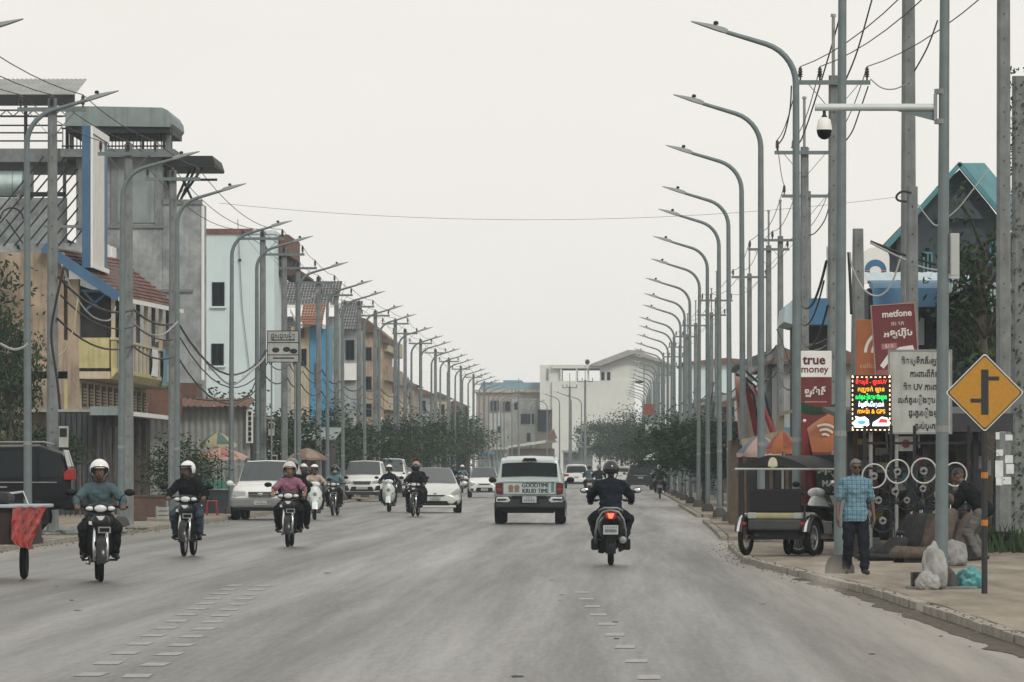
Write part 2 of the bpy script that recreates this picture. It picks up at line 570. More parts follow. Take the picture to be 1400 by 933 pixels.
# ------------------------------------------------------------------ haze (sky wholly outside)
hz = MB(); hz.bx(-690, 690, -50, 2500, -1.1, 20.5)
hm = bpy.data.materials.new("dusty_air"); hm.use_nodes = True
hn, hl = hm.node_tree.nodes, hm.node_tree.links
hn.clear()
ho = hn.new("ShaderNodeOutputMaterial"); hv = hn.new("ShaderNodeVolumePrincipled")
hv.inputs['Color'].default_value = (.80, .92, 1.0, 1)
hv.inputs['Density'].default_value = .00028
hv.inputs['Anisotropy'].default_value = .2
hl.new(hv.outputs['Volume'], ho.inputs['Volume'])
tag(hz.build("haze", hm), kind='stuff')

# small puff of dust kicked up at the right kerb
bm = bmesh.new(); bmesh.ops.create_icosphere(bm, subdivisions=3, radius=1)
pm_ = bpy.data.meshes.new("dust"); bm.to_mesh(pm_); bm.free()
po = bpy.data.objects.new("dust", pm_); link(po); po.location = (2.42, 62, .30); po.scale = (.30, .9, .30)
dm = bpy.data.materials.new("dust_puff"); dm.use_nodes = True
dn, dl = dm.node_tree.nodes, dm.node_tree.links; dn.clear()
d_o = dn.new("ShaderNodeOutputMaterial"); d_v = dn.new("ShaderNodeVolumePrincipled"); d_v.inputs['Color'].default_value = (.9, .87, .8, 1)
d_t = dn.new("ShaderNodeTexCoord"); d_g = dn.new("ShaderNodeTexGradient"); d_g.gradient_type = 'SPHERICAL'
d_n = dn.new("ShaderNodeTexNoise"); d_n.inputs['Scale'].default_value = 2.2; d_n.inputs['Detail'].default_value = 3
d_m = dn.new("ShaderNodeMath"); d_m.operation = 'MULTIPLY'; d_k = dn.new("ShaderNodeMath"); d_k.operation = 'MULTIPLY'; d_k.inputs[1].default_value = .8
dl.new(d_t.outputs['Object'], d_g.inputs['Vector']); dl.new(d_t.outputs['Object'], d_n.inputs['Vector'])
dl.new(d_g.outputs['Fac'], d_m.inputs[0]); dl.new(d_n.outputs['Fac'], d_m.inputs[1]); dl.new(d_m.outputs[0], d_k.inputs[0])
dl.new(d_k.outputs[0], d_v.inputs['Density']); dl.new(d_v.outputs['Volume'], d_o.inputs['Volume'])
pm_.materials.append(dm); tag(po, kind='stuff')
# ================================================================== lamp posts and utility poles
def ordinal(n):
    w = ['nearest', 'second', 'third', 'fourth', 'fifth', 'sixth', 'seventh', 'eighth', 'ninth', 'tenth', 'eleventh', 'twelfth', 'thirteenth', 'fourteenth',
         'fifteenth', 'sixteenth', 'seventeenth', 'eighteenth', 'nineteenth', 'twentieth', 'twenty-first', 'twenty-second', 'twenty-third', 'twenty-fourth',
         'twenty-fifth', 'twenty-sixth', 'twenty-seventh', 'twenty-eighth', 'twenty-ninth', 'thirtieth', 'thirty-first', 'thirty-second']
    return w[n]

ZL = 9.25
def make_lamp():
    """post bends over towards -X local"""
    t = thing("street_lamp", "x", "street lamp")
    arm = 1.68
    pts = [(0, 0, .0), (0, 0, 3.0), (0, 0, ZL - 1.25)]
    rs = [.085, .075, .058]
    for a in range(1, 8):
        th = R(73) * a / 7
        pts.append((-(1 - math.cos(th)) * .72, 0, ZL - 1.25 + math.sin(th) * .72)); rs.append(.056 - a * .0015)
    e = Vector(pts[-1]); d = Vector((-math.cos(R(17)), 0, math.sin(R(17))))
    L = (arm - .5 + e.x) / math.cos(R(17))
    pts.append(tuple(e + d * L)); rs.append(.036)
    mb = MB(); mb.tube(pts, rs, 12); mb.build("post", m_galv, t, smooth=50)
    tip = e + d * L
    hd = MB()
    pr = [(-.02, .045, .055), (.06, .07, .07), (.22, .12, .065), (.36, .13, .05), (.56, .09, .022), (.62, .05, .014)]
    n_ = Vector((d.z, 0, -d.x)).normalized(); n_ = -n_ if n_.z < 0 else n_
    vs_ = []; fs_ = []
    for s_, w, h in pr:
        c = tip + d * s_
        for (yy, zz) in ((-w, -h * .3), (-w * .7, h * .7), (0, h), (w * .7, h * .7), (w, -h * .3), (0, -h * .5)):
            vs_.append(c + Vector((0, yy, 0)) + n_ * zz)
    for i in range(len(pr) - 1):
        for j in range(6): fs_.append((i * 6 + j, i * 6 + (j + 1) % 6, (i + 1) * 6 + (j + 1) % 6, (i + 1) * 6 + j))
    fs_ += [tuple(range(6)), tuple(range((len(pr) - 1) * 6, len(pr) * 6))]
    hd.add(vs_, fs_)
    h = hd.build("lamp_head", mat("lamp_housing", (.26, .29, .29), .5, var=.1), t, smooth=40)
    pc = MB(); c = tip + d * .2 + n_ * .07
    pc.lathe([(.04, 0), (.045, .03), (.035, .055), (.01, .065)], c, 10); pc.build("sensor_cap", m_dark, h, smooth=50)
    bs = MB(); bs.lathe([(.21, -.02), (.2, .1), (.16, .2), (.1, .26)], (0, 0, 0), 12); bs.build("base", mat("dark_footing", (.075, .07, .066), .9, var=.3), t, smooth=40)
    bd = MB(); bd.lathe([(.083, 1.9), (.083, 1.98)], (0, 0, 0), 12); bd.build("band", m_steel, t)
    return t

lamp0 = make_lamp()
RL = [(66, 3.95), (75.5, 3.12), (92.7, 3.11), (111, 3.0), (128.3, 3.05), (147.3, 3.14), (160.4, 3.12), (179.3, 3.1), (199, 3.1), (218.8, 3.1), (238.6, 3.1)]
y = 257.
while y < 585: RL.append((y + rnd.uniform(-1.5, 1.5), 3.12)); y += 18.6
LL = [(92.3, -11.76), (110, -11.73), (131, -11.75), (146, -11.6), (167.9, -11.69), (179.3, -11.62), (201.9, -11.58), (222, -11.55), (235.7, -11.6), (256.7, -11.6), (271, -11.55), (296, -11.6), (315.6, -11.6), (330, -11.6)]
y = 349.
while y < 600: LL.append((y + rnd.uniform(-1.5, 1.5), -11.6)); y += 18.3
first = True
for i, (y, x) in enumerate(RL):
    z = SW_Z
    lab = "%s curved grey street lamp in the row along the tuk-tuk's pavement" % ordinal(i)
    if i == 0: lab = "tall grey post carrying a domed security camera on a side arm, by the seats"
    if i == 1: lab = "tall grey lamp post directly behind the man in the plaid shirt"
    o = lamp0 if first else dup(lamp0)
    first = False
    o.location = (x, y, z); o['label'] = lab; o['group'] = "street lamps along the right pavement"
    o.scale = (1, 1, (ZL - z) / ZL); o.rotation_euler = (rnd.uniform(-.006, .006), rnd.uniform(-.006, .006), rnd.uniform(-.06, .06))
for i, (y, x) in enumerate(LL):
    lab = "%s curved grey street lamp in the row along the parked cars' pavement" % ordinal(i)
    o = dup(lamp0, (x, y, .1), R(180), lab, "street lamps along the left pavement")
    o.scale = (1.04, 1, (ZL - .1) / ZL); o.rotation_euler = (rnd.uniform(-.006, .006), rnd.uniform(-.006, .006), R(180) + rnd.uniform(-.06, .06))

for k, (px, Y, rz) in enumerate(((700, 600, 180), (726, 612, 180), (765, 560, 0), (781, 545, 0), (795, 570, 0), (748, 600, 0))):
    o = dup(lamp0, (xa(px, Y), Y, 0), R(rz), "%s from the left of the tiny hazy lamps before the far white and brown buildings" % ("first", "second", "fourth", "fifth", "last", "third")[k], "street lamps at the far bend")
# security camera on its side arm, bolted to the nearest post
cy, cx = 66, 3.95
cc = thing("security_camera", "white domed security camera hanging under a horizontal steel arm", "camera", (xa(1127, cy), cy, za(147, cy)))
m = MB(); m.lathe([(.02, .0), (.02, -.06), (.035, -.08), (.04, -.1)], (0, 0, -.03), 10); m.build("bracket", m_dark, cc, smooth=40)
m = MB(); m.lathe([(.03, -.085), (.075, -.12), (.09, -.2), (.095, -.24)], (0, 0, -.03), 18); m.build("housing", m_white, cc, smooth=60)
m = MB(); m.lathe([(.093, -.23), (.092, -.27), (.075, -.32), (.04, -.35), (.003, -.36)], (0, 0, -.03), 18); m.build("dome", m_glass, cc, smooth=60)
ar = thing("camera_arm", "horizontal pale steel arm clamped across the camera post", "steel arm", (cx, cy, za(147, cy)))
m = MB(); m.tube([(xa(1114, cy) - cx, 0, 0), (-.09, 0, -.0)], .045, 12); m.build("arm", mat("pale_galvanised", (.5, .55, .54), .5, metal=.2, var=.1), ar, smooth=60)
m = MB(); m.prism([(-.09, -.04), (-.55, -.04), (-.09, -.16)], -.008, .008, axis='Y'); m.build("gusset", m_galv, ar)
m = MB()
for dz in (-.2, .16): m.lathe([(.085, dz), (.085, dz + .06)], (0, 0, 0), 12)
m.box((-.07, 0, 0), (.04, .1, .32)); m.build("clamp", m_steel, ar)
bxs = thing("control_box", "tall pale metal box strapped to the camera post above head height", "control box", (cx + .16, cy, za(382, cy)))
m = MB(); m.bx(-.055, .055, -.07, .07, 0, .55); m.build("case", mat("pale_box_paint", (.42, .45, .44), .55, var=.1), bxs, bevel=.008)
m = MB(); m.bx(-.045, .045, -.078, -.071, .05, .5); m.build("door", mat("pale_box_paint", (.42, .45, .44)), bxs)
m = MB(); m.bx(-.11, -.05, -.03, .03, .12, .16); m.bx(-.11, -.05, -.03, .03, .4, .44); m.build("bracket", m_steel, bxs)
pb = thing("post_footing", "low dark concrete block and plate under the camera post", "footing", (cx, cy, SW_Z))
m = MB(); m.bx(-.42, .42, -.3, .3, -.02, .03); m.build("plate", m_conc, pb, bevel=.01)
m = MB(); m.bx(-.36, .12, -.2, .2, .03, .2); m.build("block", mat("dark_footing", (.06, .06, .06)), pb, bevel=.015)

# ------------------------------------------------------------------ concrete poles with crossarms
def make_pole(h=9.6, ca=9.3, ext=1.25, arm=True, r0=.13, r1=.095, low=True):
    t = thing("utility_pole", "x", "utility pole")
    m = MB()
    vs_ = []; fs_ = []
    nz = 8
    for i in range(nz + 1):
        k = i / nz; r = r0 + (r1 - r0) * k; z = h * k
        for (a, b) in ((-1, -.55), (-.55, -1), (.55, -1), (1, -.55), (1, .55), (.55, 1), (-.55, 1), (-1, .55)): vs_.append((a * r, b * r, z))
    for i in range(nz):
        for j in range(8): fs_.append((i * 8 + j, i * 8 + (j + 1) % 8, (i + 1) * 8 + (j + 1) % 8, (i + 1) * 8 + j))
    fs_ += [tuple(range(8)), tuple(range(nz * 8, nz * 8 + 8))]
    m.add(vs_, fs_); m.build("shaft", m_conc, t)
    hl_ = MB()
    for k in range(int(h / .5) - 2):
        z = 1.2 + k * .5; r = r0 + (r1 - r0) * z / h
        hl_.box((0, -r - .001, z), (.02, .012, .032))
    hl_.build("bolt_holes", m_dark, t)['kind'] = 'stuff'
    if arm:
        c = MB(); c.box((0, -r1 - .045, ca), (1.5, .075, .09)); cr = c.build("crossarm", m_galv, t)
        b = MB()
        for s in (-1, 1): b.bar((s * .5, -r1 - .05, ca - .05), (s * .03, -r1 - .02, ca - .6), .05, .012)
        b.build("brace", m_galv, t)
        for s in (-.68, -.28 if ext else 0, .68):
            q = MB(); q.lathe([(.02, 0), (.02, .06), (.055, .07), (.03, .1), (.055, .12), (.03, .15), (.055, .17), (.03, .2), (.045, .22), (.02, .27)], (s, -r1 - .045, ca + .045), 8)
            q.build("insulator", m_ceramic, cr, smooth=30)
    if ext:
        e = MB(); e.tube([(0, 0, h - .1), (0, 0, h + ext)], .035, 8); e.lathe([(.06, h + ext), (.05, h + ext + .06)], n=8); e.build("earth_spike", m_steel, t)
    return t

up_r = make_pole(9.45, 9.3, 1.2)
RP = [(112, 4.5), (137, 4.78), (159, 5.64), (190, 5.8), (198, 5.62), (227, 5.65), (259, 4.9), (284, 5.1), (305, 4.6), (331, 4.5), (360, 4.4), (392, 4.3), (430, 4.3), (470, 4.2), (515, 4.2)]
for i, (y, x) in enumerate(RP):
    o = up_r if i == 0 else dup(up_r)
    o.location = (x, y, SW_Z)
    o['label'] = "%s concrete power pole with crossarm among the lamps on the tuk-tuk's side" % ordinal(i)
    o['group'] = "power poles on the right"
LP = [(120, -12.26), (137, -12.1), (149, -11.95), (188, -12.0), (202, -12.1), (216, -12.4), (233, -12.5), (250, -12.6), (268, -12.4), (284, -12.3), (300, -11.9), (322, -12.2), (348, -12.2), (377, -12.2), (408, -12.2), (440, -12.2), (480, -12.2), (520, -12.2)]
up_l = make_pole(9.5, 9.25, 0)
for i, (y, x) in enumerate(LP):
    o = up_l if i == 0 else dup(up_l)
    o.location = (x, y, .1)
    o['label'] = "%s concrete power pole with crossarm along the parked cars' pavement" % ordinal(i)
    o['group'] = "power poles on the left"

for k, (px, Y) in enumerate(((779, 540), (709, 570), (800, 500))):
    dup(up_r, (xa(px, Y), Y, 0), 0., ("hazy power pole before the far white building", "hazy power pole before the far brown block", "hazy power pole nearest the far round trees")[k], "power poles at the far bend")

def plain_pole(name, px, y, ztop, r0, r1, label, zb=SW_Z):
    t = make_pole(ztop - zb, 0, 0, arm=False, r0=r0, r1=r1)
    t.location = (xa(px, y), y, zb); t['label'] = label; t['category'] = 'utility pole'
    return t
plain_pole("utility_pole", 1242, 118, 12.6, .19, .13, "thick grey concrete pole rising out of frame behind the red phone sign")
tp = plain_pole("utility_pole", 1372, 112, 13.2, .155, .125, "thick grey concrete pole pasted with white notices beside the yellow sign")
for (dx, z, w, h) in ((-.07, 2.35, .2, .36), (-.13, 2.1, .08, .16), (.1, 2.06, .15, .12), (-.09, 1.75, .14, .13), (-.1, 1.42, .16, .34), (.1, 1.62, .16, .16), (.12, 1.42, .16, .2), (-.1, 1.17, .13, .17), (.05, 1.18, .19, .15)):
    m = MB(); m.bx(dx - w / 2, dx + w / 2, -.157, -.15, z - h / 2, z + h / 2); m.build("notice", m_paper, tp)
plain_pole("utility_pole", 1173, 105, 6.1, .18, .1, "short weathered concrete pole with loose cable ends behind the camera arm")
plain_pole("utility_pole", 1247, 100, 6.65, .13, .1, "short dark concrete pole with a cable loop near its top")
iv = plain_pole("utility_pole", 1393, 116, 9.8, .17, .14, "dark pole at the frame edge wrapped in climbing ivy")
m = MB()
for i in range(900):
    z = rnd.uniform(.3, 9.9); a = rnd.uniform(0, 6.28); r = .17 + abs(rnd.gauss(0, .08)) + (.25 * rnd.random() if rnd.random() < .12 else 0)
    c = Vector((math.cos(a) * r, math.sin(a) * r, z)); s = rnd.uniform(.03, .07)
    u = Vector((rnd.gauss(0, 1), rnd.gauss(0, 1), rnd.gauss(0, 1))).normalized(); w = u.orthogonal().normalized()
    m.quad(c - u * s, c + w * s * .6, c + u * s, c - w * s * .6)
m.build("ivy", m_leafs[1], iv, fix=False)['kind'] = 'stuff'

# the festoons and conductors -------------------------------------------------
def wire(pts, r, label, group=None, m_=m_wire, cat="cable", name="overhead_wire", n=5):
    mb = MB(); mb.tube(pts, r, n)
    return tag(mb.build(name, m_, smooth=True), label, cat, group)
def chain(ps, drop):
    out = []
    for a, b in zip(ps, ps[1:]):
        s_ = sag(a, b, drop * ((Vector(b) - Vector(a)).length / 30) ** 1.5, 10)
        out += s_ if not out else s_[1:]
    return out
for k, s in enumerate((-.68, -.28, .68)):
    ps = [(x + s, y - .17, SW_Z + 9.62) for y, x in RP]
    ps = [(6.2 + s, 78, 9.9)] + ps
    wire(chain(ps, .35), .011, "%s of three power lines strung over the tuk-tuk's pavement" % ["inner", "middle", "outer"][k], "power lines on the right")
for k, s in enumerate((-.68, 0, .68)):
    ps = [(x + s, y - .17, .1 + 9.57) for y, x in LP]
    ps = [(-12.3 + s, 84, 9.7)] + ps
    wire(chain(ps, .3), .011, "%s of three power lines strung over the parked cars' pavement" % ["outer", "middle", "inner"][k], "power lines on the left")
wire(sag(at(300, 278, 150), at(1240, 268, 150), .55, 24), .005, "lone thin wire strung right across the street high above the traffic")
# low bundles of telephone cable on both sides
for k, (z, r, dx) in enumerate(((5.6, .03, .15), (5.2, .02, .2), (4.7, .025, .12))):
    wire(chain([(x + dx, y - .2, z + .15 * math.sin(y)) for y, x in LP], .75), r, "%s sagging telephone cable bundle on the parked cars' side" % ["upper", "middle", "lower"][k], "cable bundles left")
    wire(chain([(x - dx, y - .2, z + .15 * math.sin(y * 1.3)) for y, x in RP[:9]], .7), r, "%s sagging telephone cable bundle on the tuk-tuk's side" % ["upper", "middle", "lower"][k], "cable bundles right")
def px_wire(pix, Y, r, label, m_=m_wire, group=None, dy=0.):
    pts = [at(a, b, Y + dy * i) for i, (a, b) in enumerate(pix)]
    # smooth through the points
    out = []
    P = [pts[0]] + pts + [pts[-1]]
    for i in range(1, len(P) - 2):
        for j in range(6):
            t = j / 6; a, b, c, d = P[i - 1], P[i], P[i + 1], P[i + 2]
            out.append(.5 * ((2 * b) + (c - a) * t + (2 * a - 5 * b + 4 * c - d) * t * t + (3 * b - a - 3 * c + d) * t ** 3))
    out.append(pts[-1])
    return wire(out, r, label, group, m_)
px_wire([(84, 362), (100, 400), (125, 432), (150, 438), (158, 420)], 134, .022, "pale cable hanging in a deep loop before the tiled roof", m_wire_pale, dy=.6)
px_wire([(180, 440), (200, 455), (222, 458), (243, 440)], 140, .022, "pale cable hanging in a loop before the balcony laundry", m_wire_pale, dy=1.5)
px_wire([(87, 365), (75, 420), (70, 460), (78, 520), (82, 560)], 119, .03, "thick black cable running down the nearest left power pole")
px_wire([(106, 410), (100, 450), (88, 480), (72, 490)], 121, .016, "thin yellowish cable drooping off the nearest left power pole", mat("yellow_cable", (.45, .42, .25)))
px_wire([(0, 470), (18, 478), (32, 475), (38, 470)], 108, .03, "pale cable bundle drooping at the left frame edge", m_wire_pale)
px_wire([(0, 463), (12, 474), (20, 478)], 108, .02, "black cable at the left frame edge beside a pale one")
px_wire([(265, 470), (290, 505), (318, 526), (352, 500), (362, 488)], 176, .03, "thick cable sagging low in front of the pale blue building", m_wire_pale, dy=1.)
px_wire([(262, 545), (300, 548), (340, 540), (362, 480)], 177, .02, "dark cable sagging below a pale one near the tin shed", dy=1.)
px_wire([(410, 410), (425, 408), (435, 396)], 215, .03, "short drooping pale cable before the grey tiled roof", m_wire_pale)
px_wire([(1192, 0), (1172, 70), (1156, 110)], 108, .017, "black cable falling steeply across the sky beside the lamp post")
px_wire([(1149, 20), (1135, 70), (1116, 132), (1095, 192), (1082, 202)], 110, .017, "black cable dropping from pole to pole by the camera", dy=5)
px_wire([(1082, 118), (1080, 150), (1072, 185), (1062, 200)], 120, .017, "black jumper cable curving below the second crossarm", dy=4)
px_wire([(1190, 108), (1205, 120), (1222, 122), (1240, 115)], 115, .015, "pale jumper cable curving between the power pole and the thick pole", m_wire_pale)
px_wire([(1250, 98), (1268, 65), (1282, 28)], 112, .017, "black cable slanting up behind the camera post")
px_wire([(1187, 118), (1176, 150), (1166, 178), (1157, 192)], 113, .015, "black jumper cable below the nearest right crossarm")
px_wire([(1136, 272), (1128, 300), (1115, 318), (1106, 322)], 150, .017, "black jumper cable below the third right crossarm")
px_wire([(1162, 345), (1165, 365), (1180, 395), (1200, 405), (1218, 390), (1232, 350)], 103, .019, "white looping cable slung between the two short poles", m_wire_pale)
px_wire([(1190, 330), (1210, 338), (1240, 350), (1280, 362)], 103, .024, "thick black cable slung over the blue awning")
px_wire([(1190, 332), (1230, 352), (1262, 366), (1284, 370)], 102, .02, "white cable slung over the blue awning", m_wire_pale)
px_wire([(1255, 280), (1266, 295), (1278, 308), (1286, 305), (1310, 285), (1330, 260), (1352, 232)], 100, .014, "grey cable rising from the short dark pole towards the tree", m_wire_pale)
px_wire([(1246, 264), (1234, 262), (1226, 268), (1228, 274), (1240, 276)], 99.8, .022, "black cable coil hooked on the short dark pole")
px_wire([(1160, 345), (1162, 380), (1164, 430)], 104.5, .03, "black bundle hanging down the short weathered pole")
px_wire([(1062, 450), (1070, 470), (1080, 500), (1088, 505)], 150, .02, "pale cable hanging loose by the shop sign", m_wire_pale)
# ================================================================== trees
def leaf_mesh(name, n_clump, per, R3, seed, size=.16, flat=.6, mats=m_leafs, pts=None):
    rr = random.Random(seed); mb = MB()
    for c in range(n_clump):
        while True:
            p = Vector((rr.uniform(-1, 1), rr.uniform(-1, 1), rr.uniform(-1, 1)))
            if p.length < 1 and (p.length > .55 or rr.random() < .25): break
        if pts: p = pts[c % len(pts)] + Vector((rr.gauss(0, .12), rr.gauss(0, .12), rr.gauss(0, .1)))
        c0 = Vector((p.x * R3[0], p.y * R3[1], p.z * R3[2]))
        rad = rr.uniform(.35, .75) * min(R3) * .55
        mi = rr.choices((0, 1, 2), (.5, .37, .13))[0]
        for i in range(per):
            q = c0 + Vector((rr.gauss(0, rad), rr.gauss(0, rad), rr.gauss(0, rad * flat)))
            u = Vector((rr.gauss(0, 1), rr.gauss(0, 1), rr.gauss(0, .45))).normalized()
            w = u.cross(Vector((rr.gauss(0, 1), rr.gauss(0, 1), rr.gauss(0, 1)))).normalized()
            s = size * rr.uniform(.6, 1.4)
            mb.mi = mi if rr.random() < .75 else rr.randrange(3)
            mb.quad(q - u * s, q + w * s * .42, q + u * s, q - w * s * .42)
    return mb.mesh(name, mats, fix=False)

def tree(label, loc, h, R3, seed, name="street_tree", dens=1., size=.115, trunk_h=None, lean=0., group=None, mats=m_leafs):
    t = thing(name, label, "tree", loc, 0, group)
    rr = random.Random(seed)
    th = trunk_h or h * .45
    tr = MB(); top = Vector((lean, 0, th))
    tr.tube([(0, 0, -.1), (lean * .2 + .03, .02, th * .4), (lean * .7 - .03, 0, th * .8), tuple(top)], [.17, .13, .11, .085], 9)
    cz = h - R3[2]
    for i in range(7):
        a = rr.uniform(0, 6.28); e = Vector((lean + math.cos(a) * R3[0] * .65, math.sin(a) * R3[1] * .65, cz + rr.uniform(-.4, .6) * R3[2]))
        m_ = top.lerp(e, .5) + Vector((rr.gauss(0, .1), rr.gauss(0, .1), .15))
        tr.tube([top - Vector((0, 0, rr.uniform(0, th * .3))), m_, e], [.07, .045, .018], 6)
    tr.build("trunk", m_bark, t, smooth=True)
    me = leaf_mesh("crown", int(60 * dens), 80, R3, seed, size=size, mats=mats)
    mobj("crown", me, t, (lean, 0, cz))
    return t

T0 = tree("x", (0, 0, 0), 4.6, (2.6, 2.6, 1.5), 3)
T1 = tree("x", (0, 0, 0), 4.2, (3.0, 2.4, 1.25), 5)
T2 = tree("x", (0, 0, 0), 5.2, (2.3, 2.3, 1.9), 8)
protos = [T0, T1, T2]; used_t = [0, 0, 0]
def plant(k, px, y, sc, label, group=None, rz=None, zb=.08, x=None):
    o = protos[k] if not used_t[k] else dup(protos[k]); used_t[k] = 1
    o.location = (xa(px, y) if x is None else x, y, zb); o['label'] = label
    if group: o['group'] = group
    o.scale = sc if hasattr(sc, '__len__') else (sc,) * 3
    o.rotation_euler = (0, 0, rnd.uniform(0, 6.28) if rz is None else rz)
    return o
lt = "trees along the left pavement"
plant(0, 305, 225, .95, "dark tree right in front of the pale blue building's foot", lt)
plant(1, 372, 232, .85, "broad dark tree below the hanging signboard", lt)
plant(2, 435, 250, .8, "dark tree behind the tan vendor umbrella", lt)
plant(1, 480, 262, .82, "wide dark tree over the large white parked car", lt)
plant(0, 520, 290, .8, "dark roadside tree above the oncoming white scooter", lt)
plant(2, 552, 315, .85, "bushy roadside tree above the black motorbike pair", lt)
plant(0, 575, 350, .92, "roadside tree above the white hatchback hybrid", lt)
plant(1, 590, 385, 1.0, "hazy tree beside the far end of the left lamps, nearer one", lt)
plant(2, 610, 420, 1.1, "hazy tree above the small white oncoming car, nearer one", lt)
plant(0, 622, 470, 1.2, "hazy tree left of the brown far building, spreading low", lt)
plant(1, 612, 520, 1.3, "most distant hazy tree of the left row", lt)
plant(2, 246, 150, .42, "small leafy bush between the lamp post and the pink umbrella", "shrubs", zb=.1)
plant(0, 14, 152, (.36, .36, .95), "dark ragged tree at the left frame edge before the beige wall", lt, zb=1.2)
plant(1, 58, 156, (.4, .4, .55), "low tangled bush under the beige wall behind the black car", "shrubs", zb=.3)
rt = "trees along the right pavement"
plant(1, 962, 215, .78, "dark layered tree low over the right pavement", rt)
plant(0, 985, 205, .68, "dark tree just behind the thick double poles", rt)
plant(2, 935, 262, .78, "dark tree further back on the right pavement", rt)
plant(1, 915, 310, .8, "hazy low tree behind the lamps on the right", rt)
plant(0, 900, 370, .8, "hazier tree beside the far dark car", rt)
plant(2, 885, 430, (.8,.8,.95), "big hazy tree in front of the gabled white building", rt)
plant(0, 850, 560, (1.2,1.2,1.25), "round hazy tree against the white building", rt)
plant(1, 820, 590, (1.,1.,1.5), "leftmost hazy tree against the white building", rt)
plant(2, 868, 520, (1.1,1.1,1.3), "tall hazy tree between the two far buildings' gables", rt)

plant(2, 1392, 121, .6, "dark leafy bush behind the ivy covered pole at the frame edge", "shrubs", zb=.1)
# tree by the blue roofed house: loose, light, with fine drooping sprays
def loose_tree(label, loc, h, R3, seed, n):
    t = thing("street_tree", label, "tree", loc)
    rr = random.Random(seed); tr = MB(); lf = MB(); k = 0
    tr.tube([(0, 0, 0), (.15, 0, h * .35), (-.1, .1, h * .6), (.1, 0, h * .8)], [.16, .12, .09, .05], 8)
    for i in range(n):
        z0 = h * rr.uniform(.25, .8); a = rr.uniform(0, 6.28); L = rr.uniform(.5, 1.) * R3[0]
        e = Vector((math.cos(a) * L, math.sin(a) * L, z0 + rr.uniform(.1, .45) * h * .4))
        mid = Vector((math.cos(a) * L * .45, math.sin(a) * L * .45, z0 + rr.uniform(.3, .9)))
        tr.tube([(0, 0, z0), mid, e], [.045, .028, .008], 5)
        for j in range(60):
            tt = rr.uniform(.35, 1.08); p = (Vector((0, 0, z0)).lerp(mid, tt * 2) if tt < .5 else mid.lerp(e, tt * 2 - 1)) + Vector((rr.gauss(0, .2), rr.gauss(0, .2), rr.gauss(-.05, .2)))
            u = Vector((rr.gauss(0, .6), rr.gauss(0, .6), rr.gauss(-.5, .5))).normalized(); w = u.orthogonal().normalized(); s = rr.uniform(.06, .13)
            lf.mi = rr.choices((0, 1, 2), (.45, .4, .15))[0]
            lf.quad(p - u * s, p + w * s * .4, p + u * s, p - w * s * .4)
    tr.build("trunk", m_bark, t, smooth=True); lf.build("crown", m_leafs, t, fix=False)
    return t
loose_tree("tall loose tree with drooping sprays before the blue gable", (xa(1345, 118), 118, .1), 7.9, (1.15, 1.15, 2), 21, 30)
# broad-leaved plant under it
t = thing("broadleaf_plant", "broad-leaved plant with long dark leaves above the yellow sign", "plant", (xa(1322, 108), 108, 2.2))
m = MB(); m.tube([(0, 0, -2.1), (.05, 0, -.6), (0, 0, .6)], [.06, .05, .03], 7); m.build("stem", m_bark, t)
for i in range(34):
    a = rnd.uniform(0, 6.28); el = rnd.uniform(-.7, .9); z = rnd.uniform(-.3, 1.5); L = rnd.uniform(.45, .8)
    d = Vector((math.cos(a) * math.cos(el), math.sin(a) * math.cos(el), math.sin(el))); w = d.cross(Vector((0, 0, 1))).normalized() * rnd.uniform(.07, .1)
    p0 = Vector((0, 0, z)); p1 = p0 + d * L * .5; p2 = p0 + d * L - Vector((0, 0, .22))
    m = MB(); m.add([p0, p1 - w, p1 + w - Vector((0, 0, .01)), p2], [(0, 1, 2), (1, 3, 2)]); m.build("leaf", rnd.choice(m_leafs[:2]), t, fix=False)
# ================================================================== buildings on the left
m_beige = mat("stained_beige_render", (.36, .285, .215), .9, var=.35, scale=.9, streak=.65, bump=.3, bscale=8, dirt=(.10, .085, .075))
m_yellow = mat("faded_yellow_paint", (.46, .41, .20), .8, var=.2, scale=2, streak=.4)
m_cream = mat("cream_paint", (.48, .42, .31), .8, var=.15, scale=2, streak=.35)
m_blue = mat("sky_blue_paint", (.06, .15, .27), .6, var=.15, scale=1.5, streak=.2)
m_bluel = mat("bright_blue_paint", (.07, .27, .46), .7, var=.15, scale=1.5, streak=.25)
m_pale = mat("pale_blue_render", (.56, .665, .69), .85, var=.07, scale=.4, streak=.14, dirt=(.36, .42, .42))
m_redtile = mat("red_clay_tile", (.21, .105, .085), .85, var=.3, scale=2.2, streak=.3)
m_greytile = mat("grey_roof_tile", (.115, .115, .125), .85, var=.25, scale=2.2, streak=.2)
m_orangetile = mat("orange_roof_tile", (.26, .12, .075), .85, var=.25, scale=2.2)
m_darkshop = mat("blue_grey_shutter", (.05, .06, .068), .8, var=.35, scale=1.2, streak=.5, dirt=(.12, .13, .13))
m_brown = mat("brown_panel", (.14, .085, .065), .75, var=.25, scale=3)
m_grey_awn = mat("grey_green_sheet", (.23, .285, .285), .6, var=.18, scale=1.2, streak=.4)

def bld(name, label, cat, loc, group=None): return thing(name, label, cat, loc, 0, group)

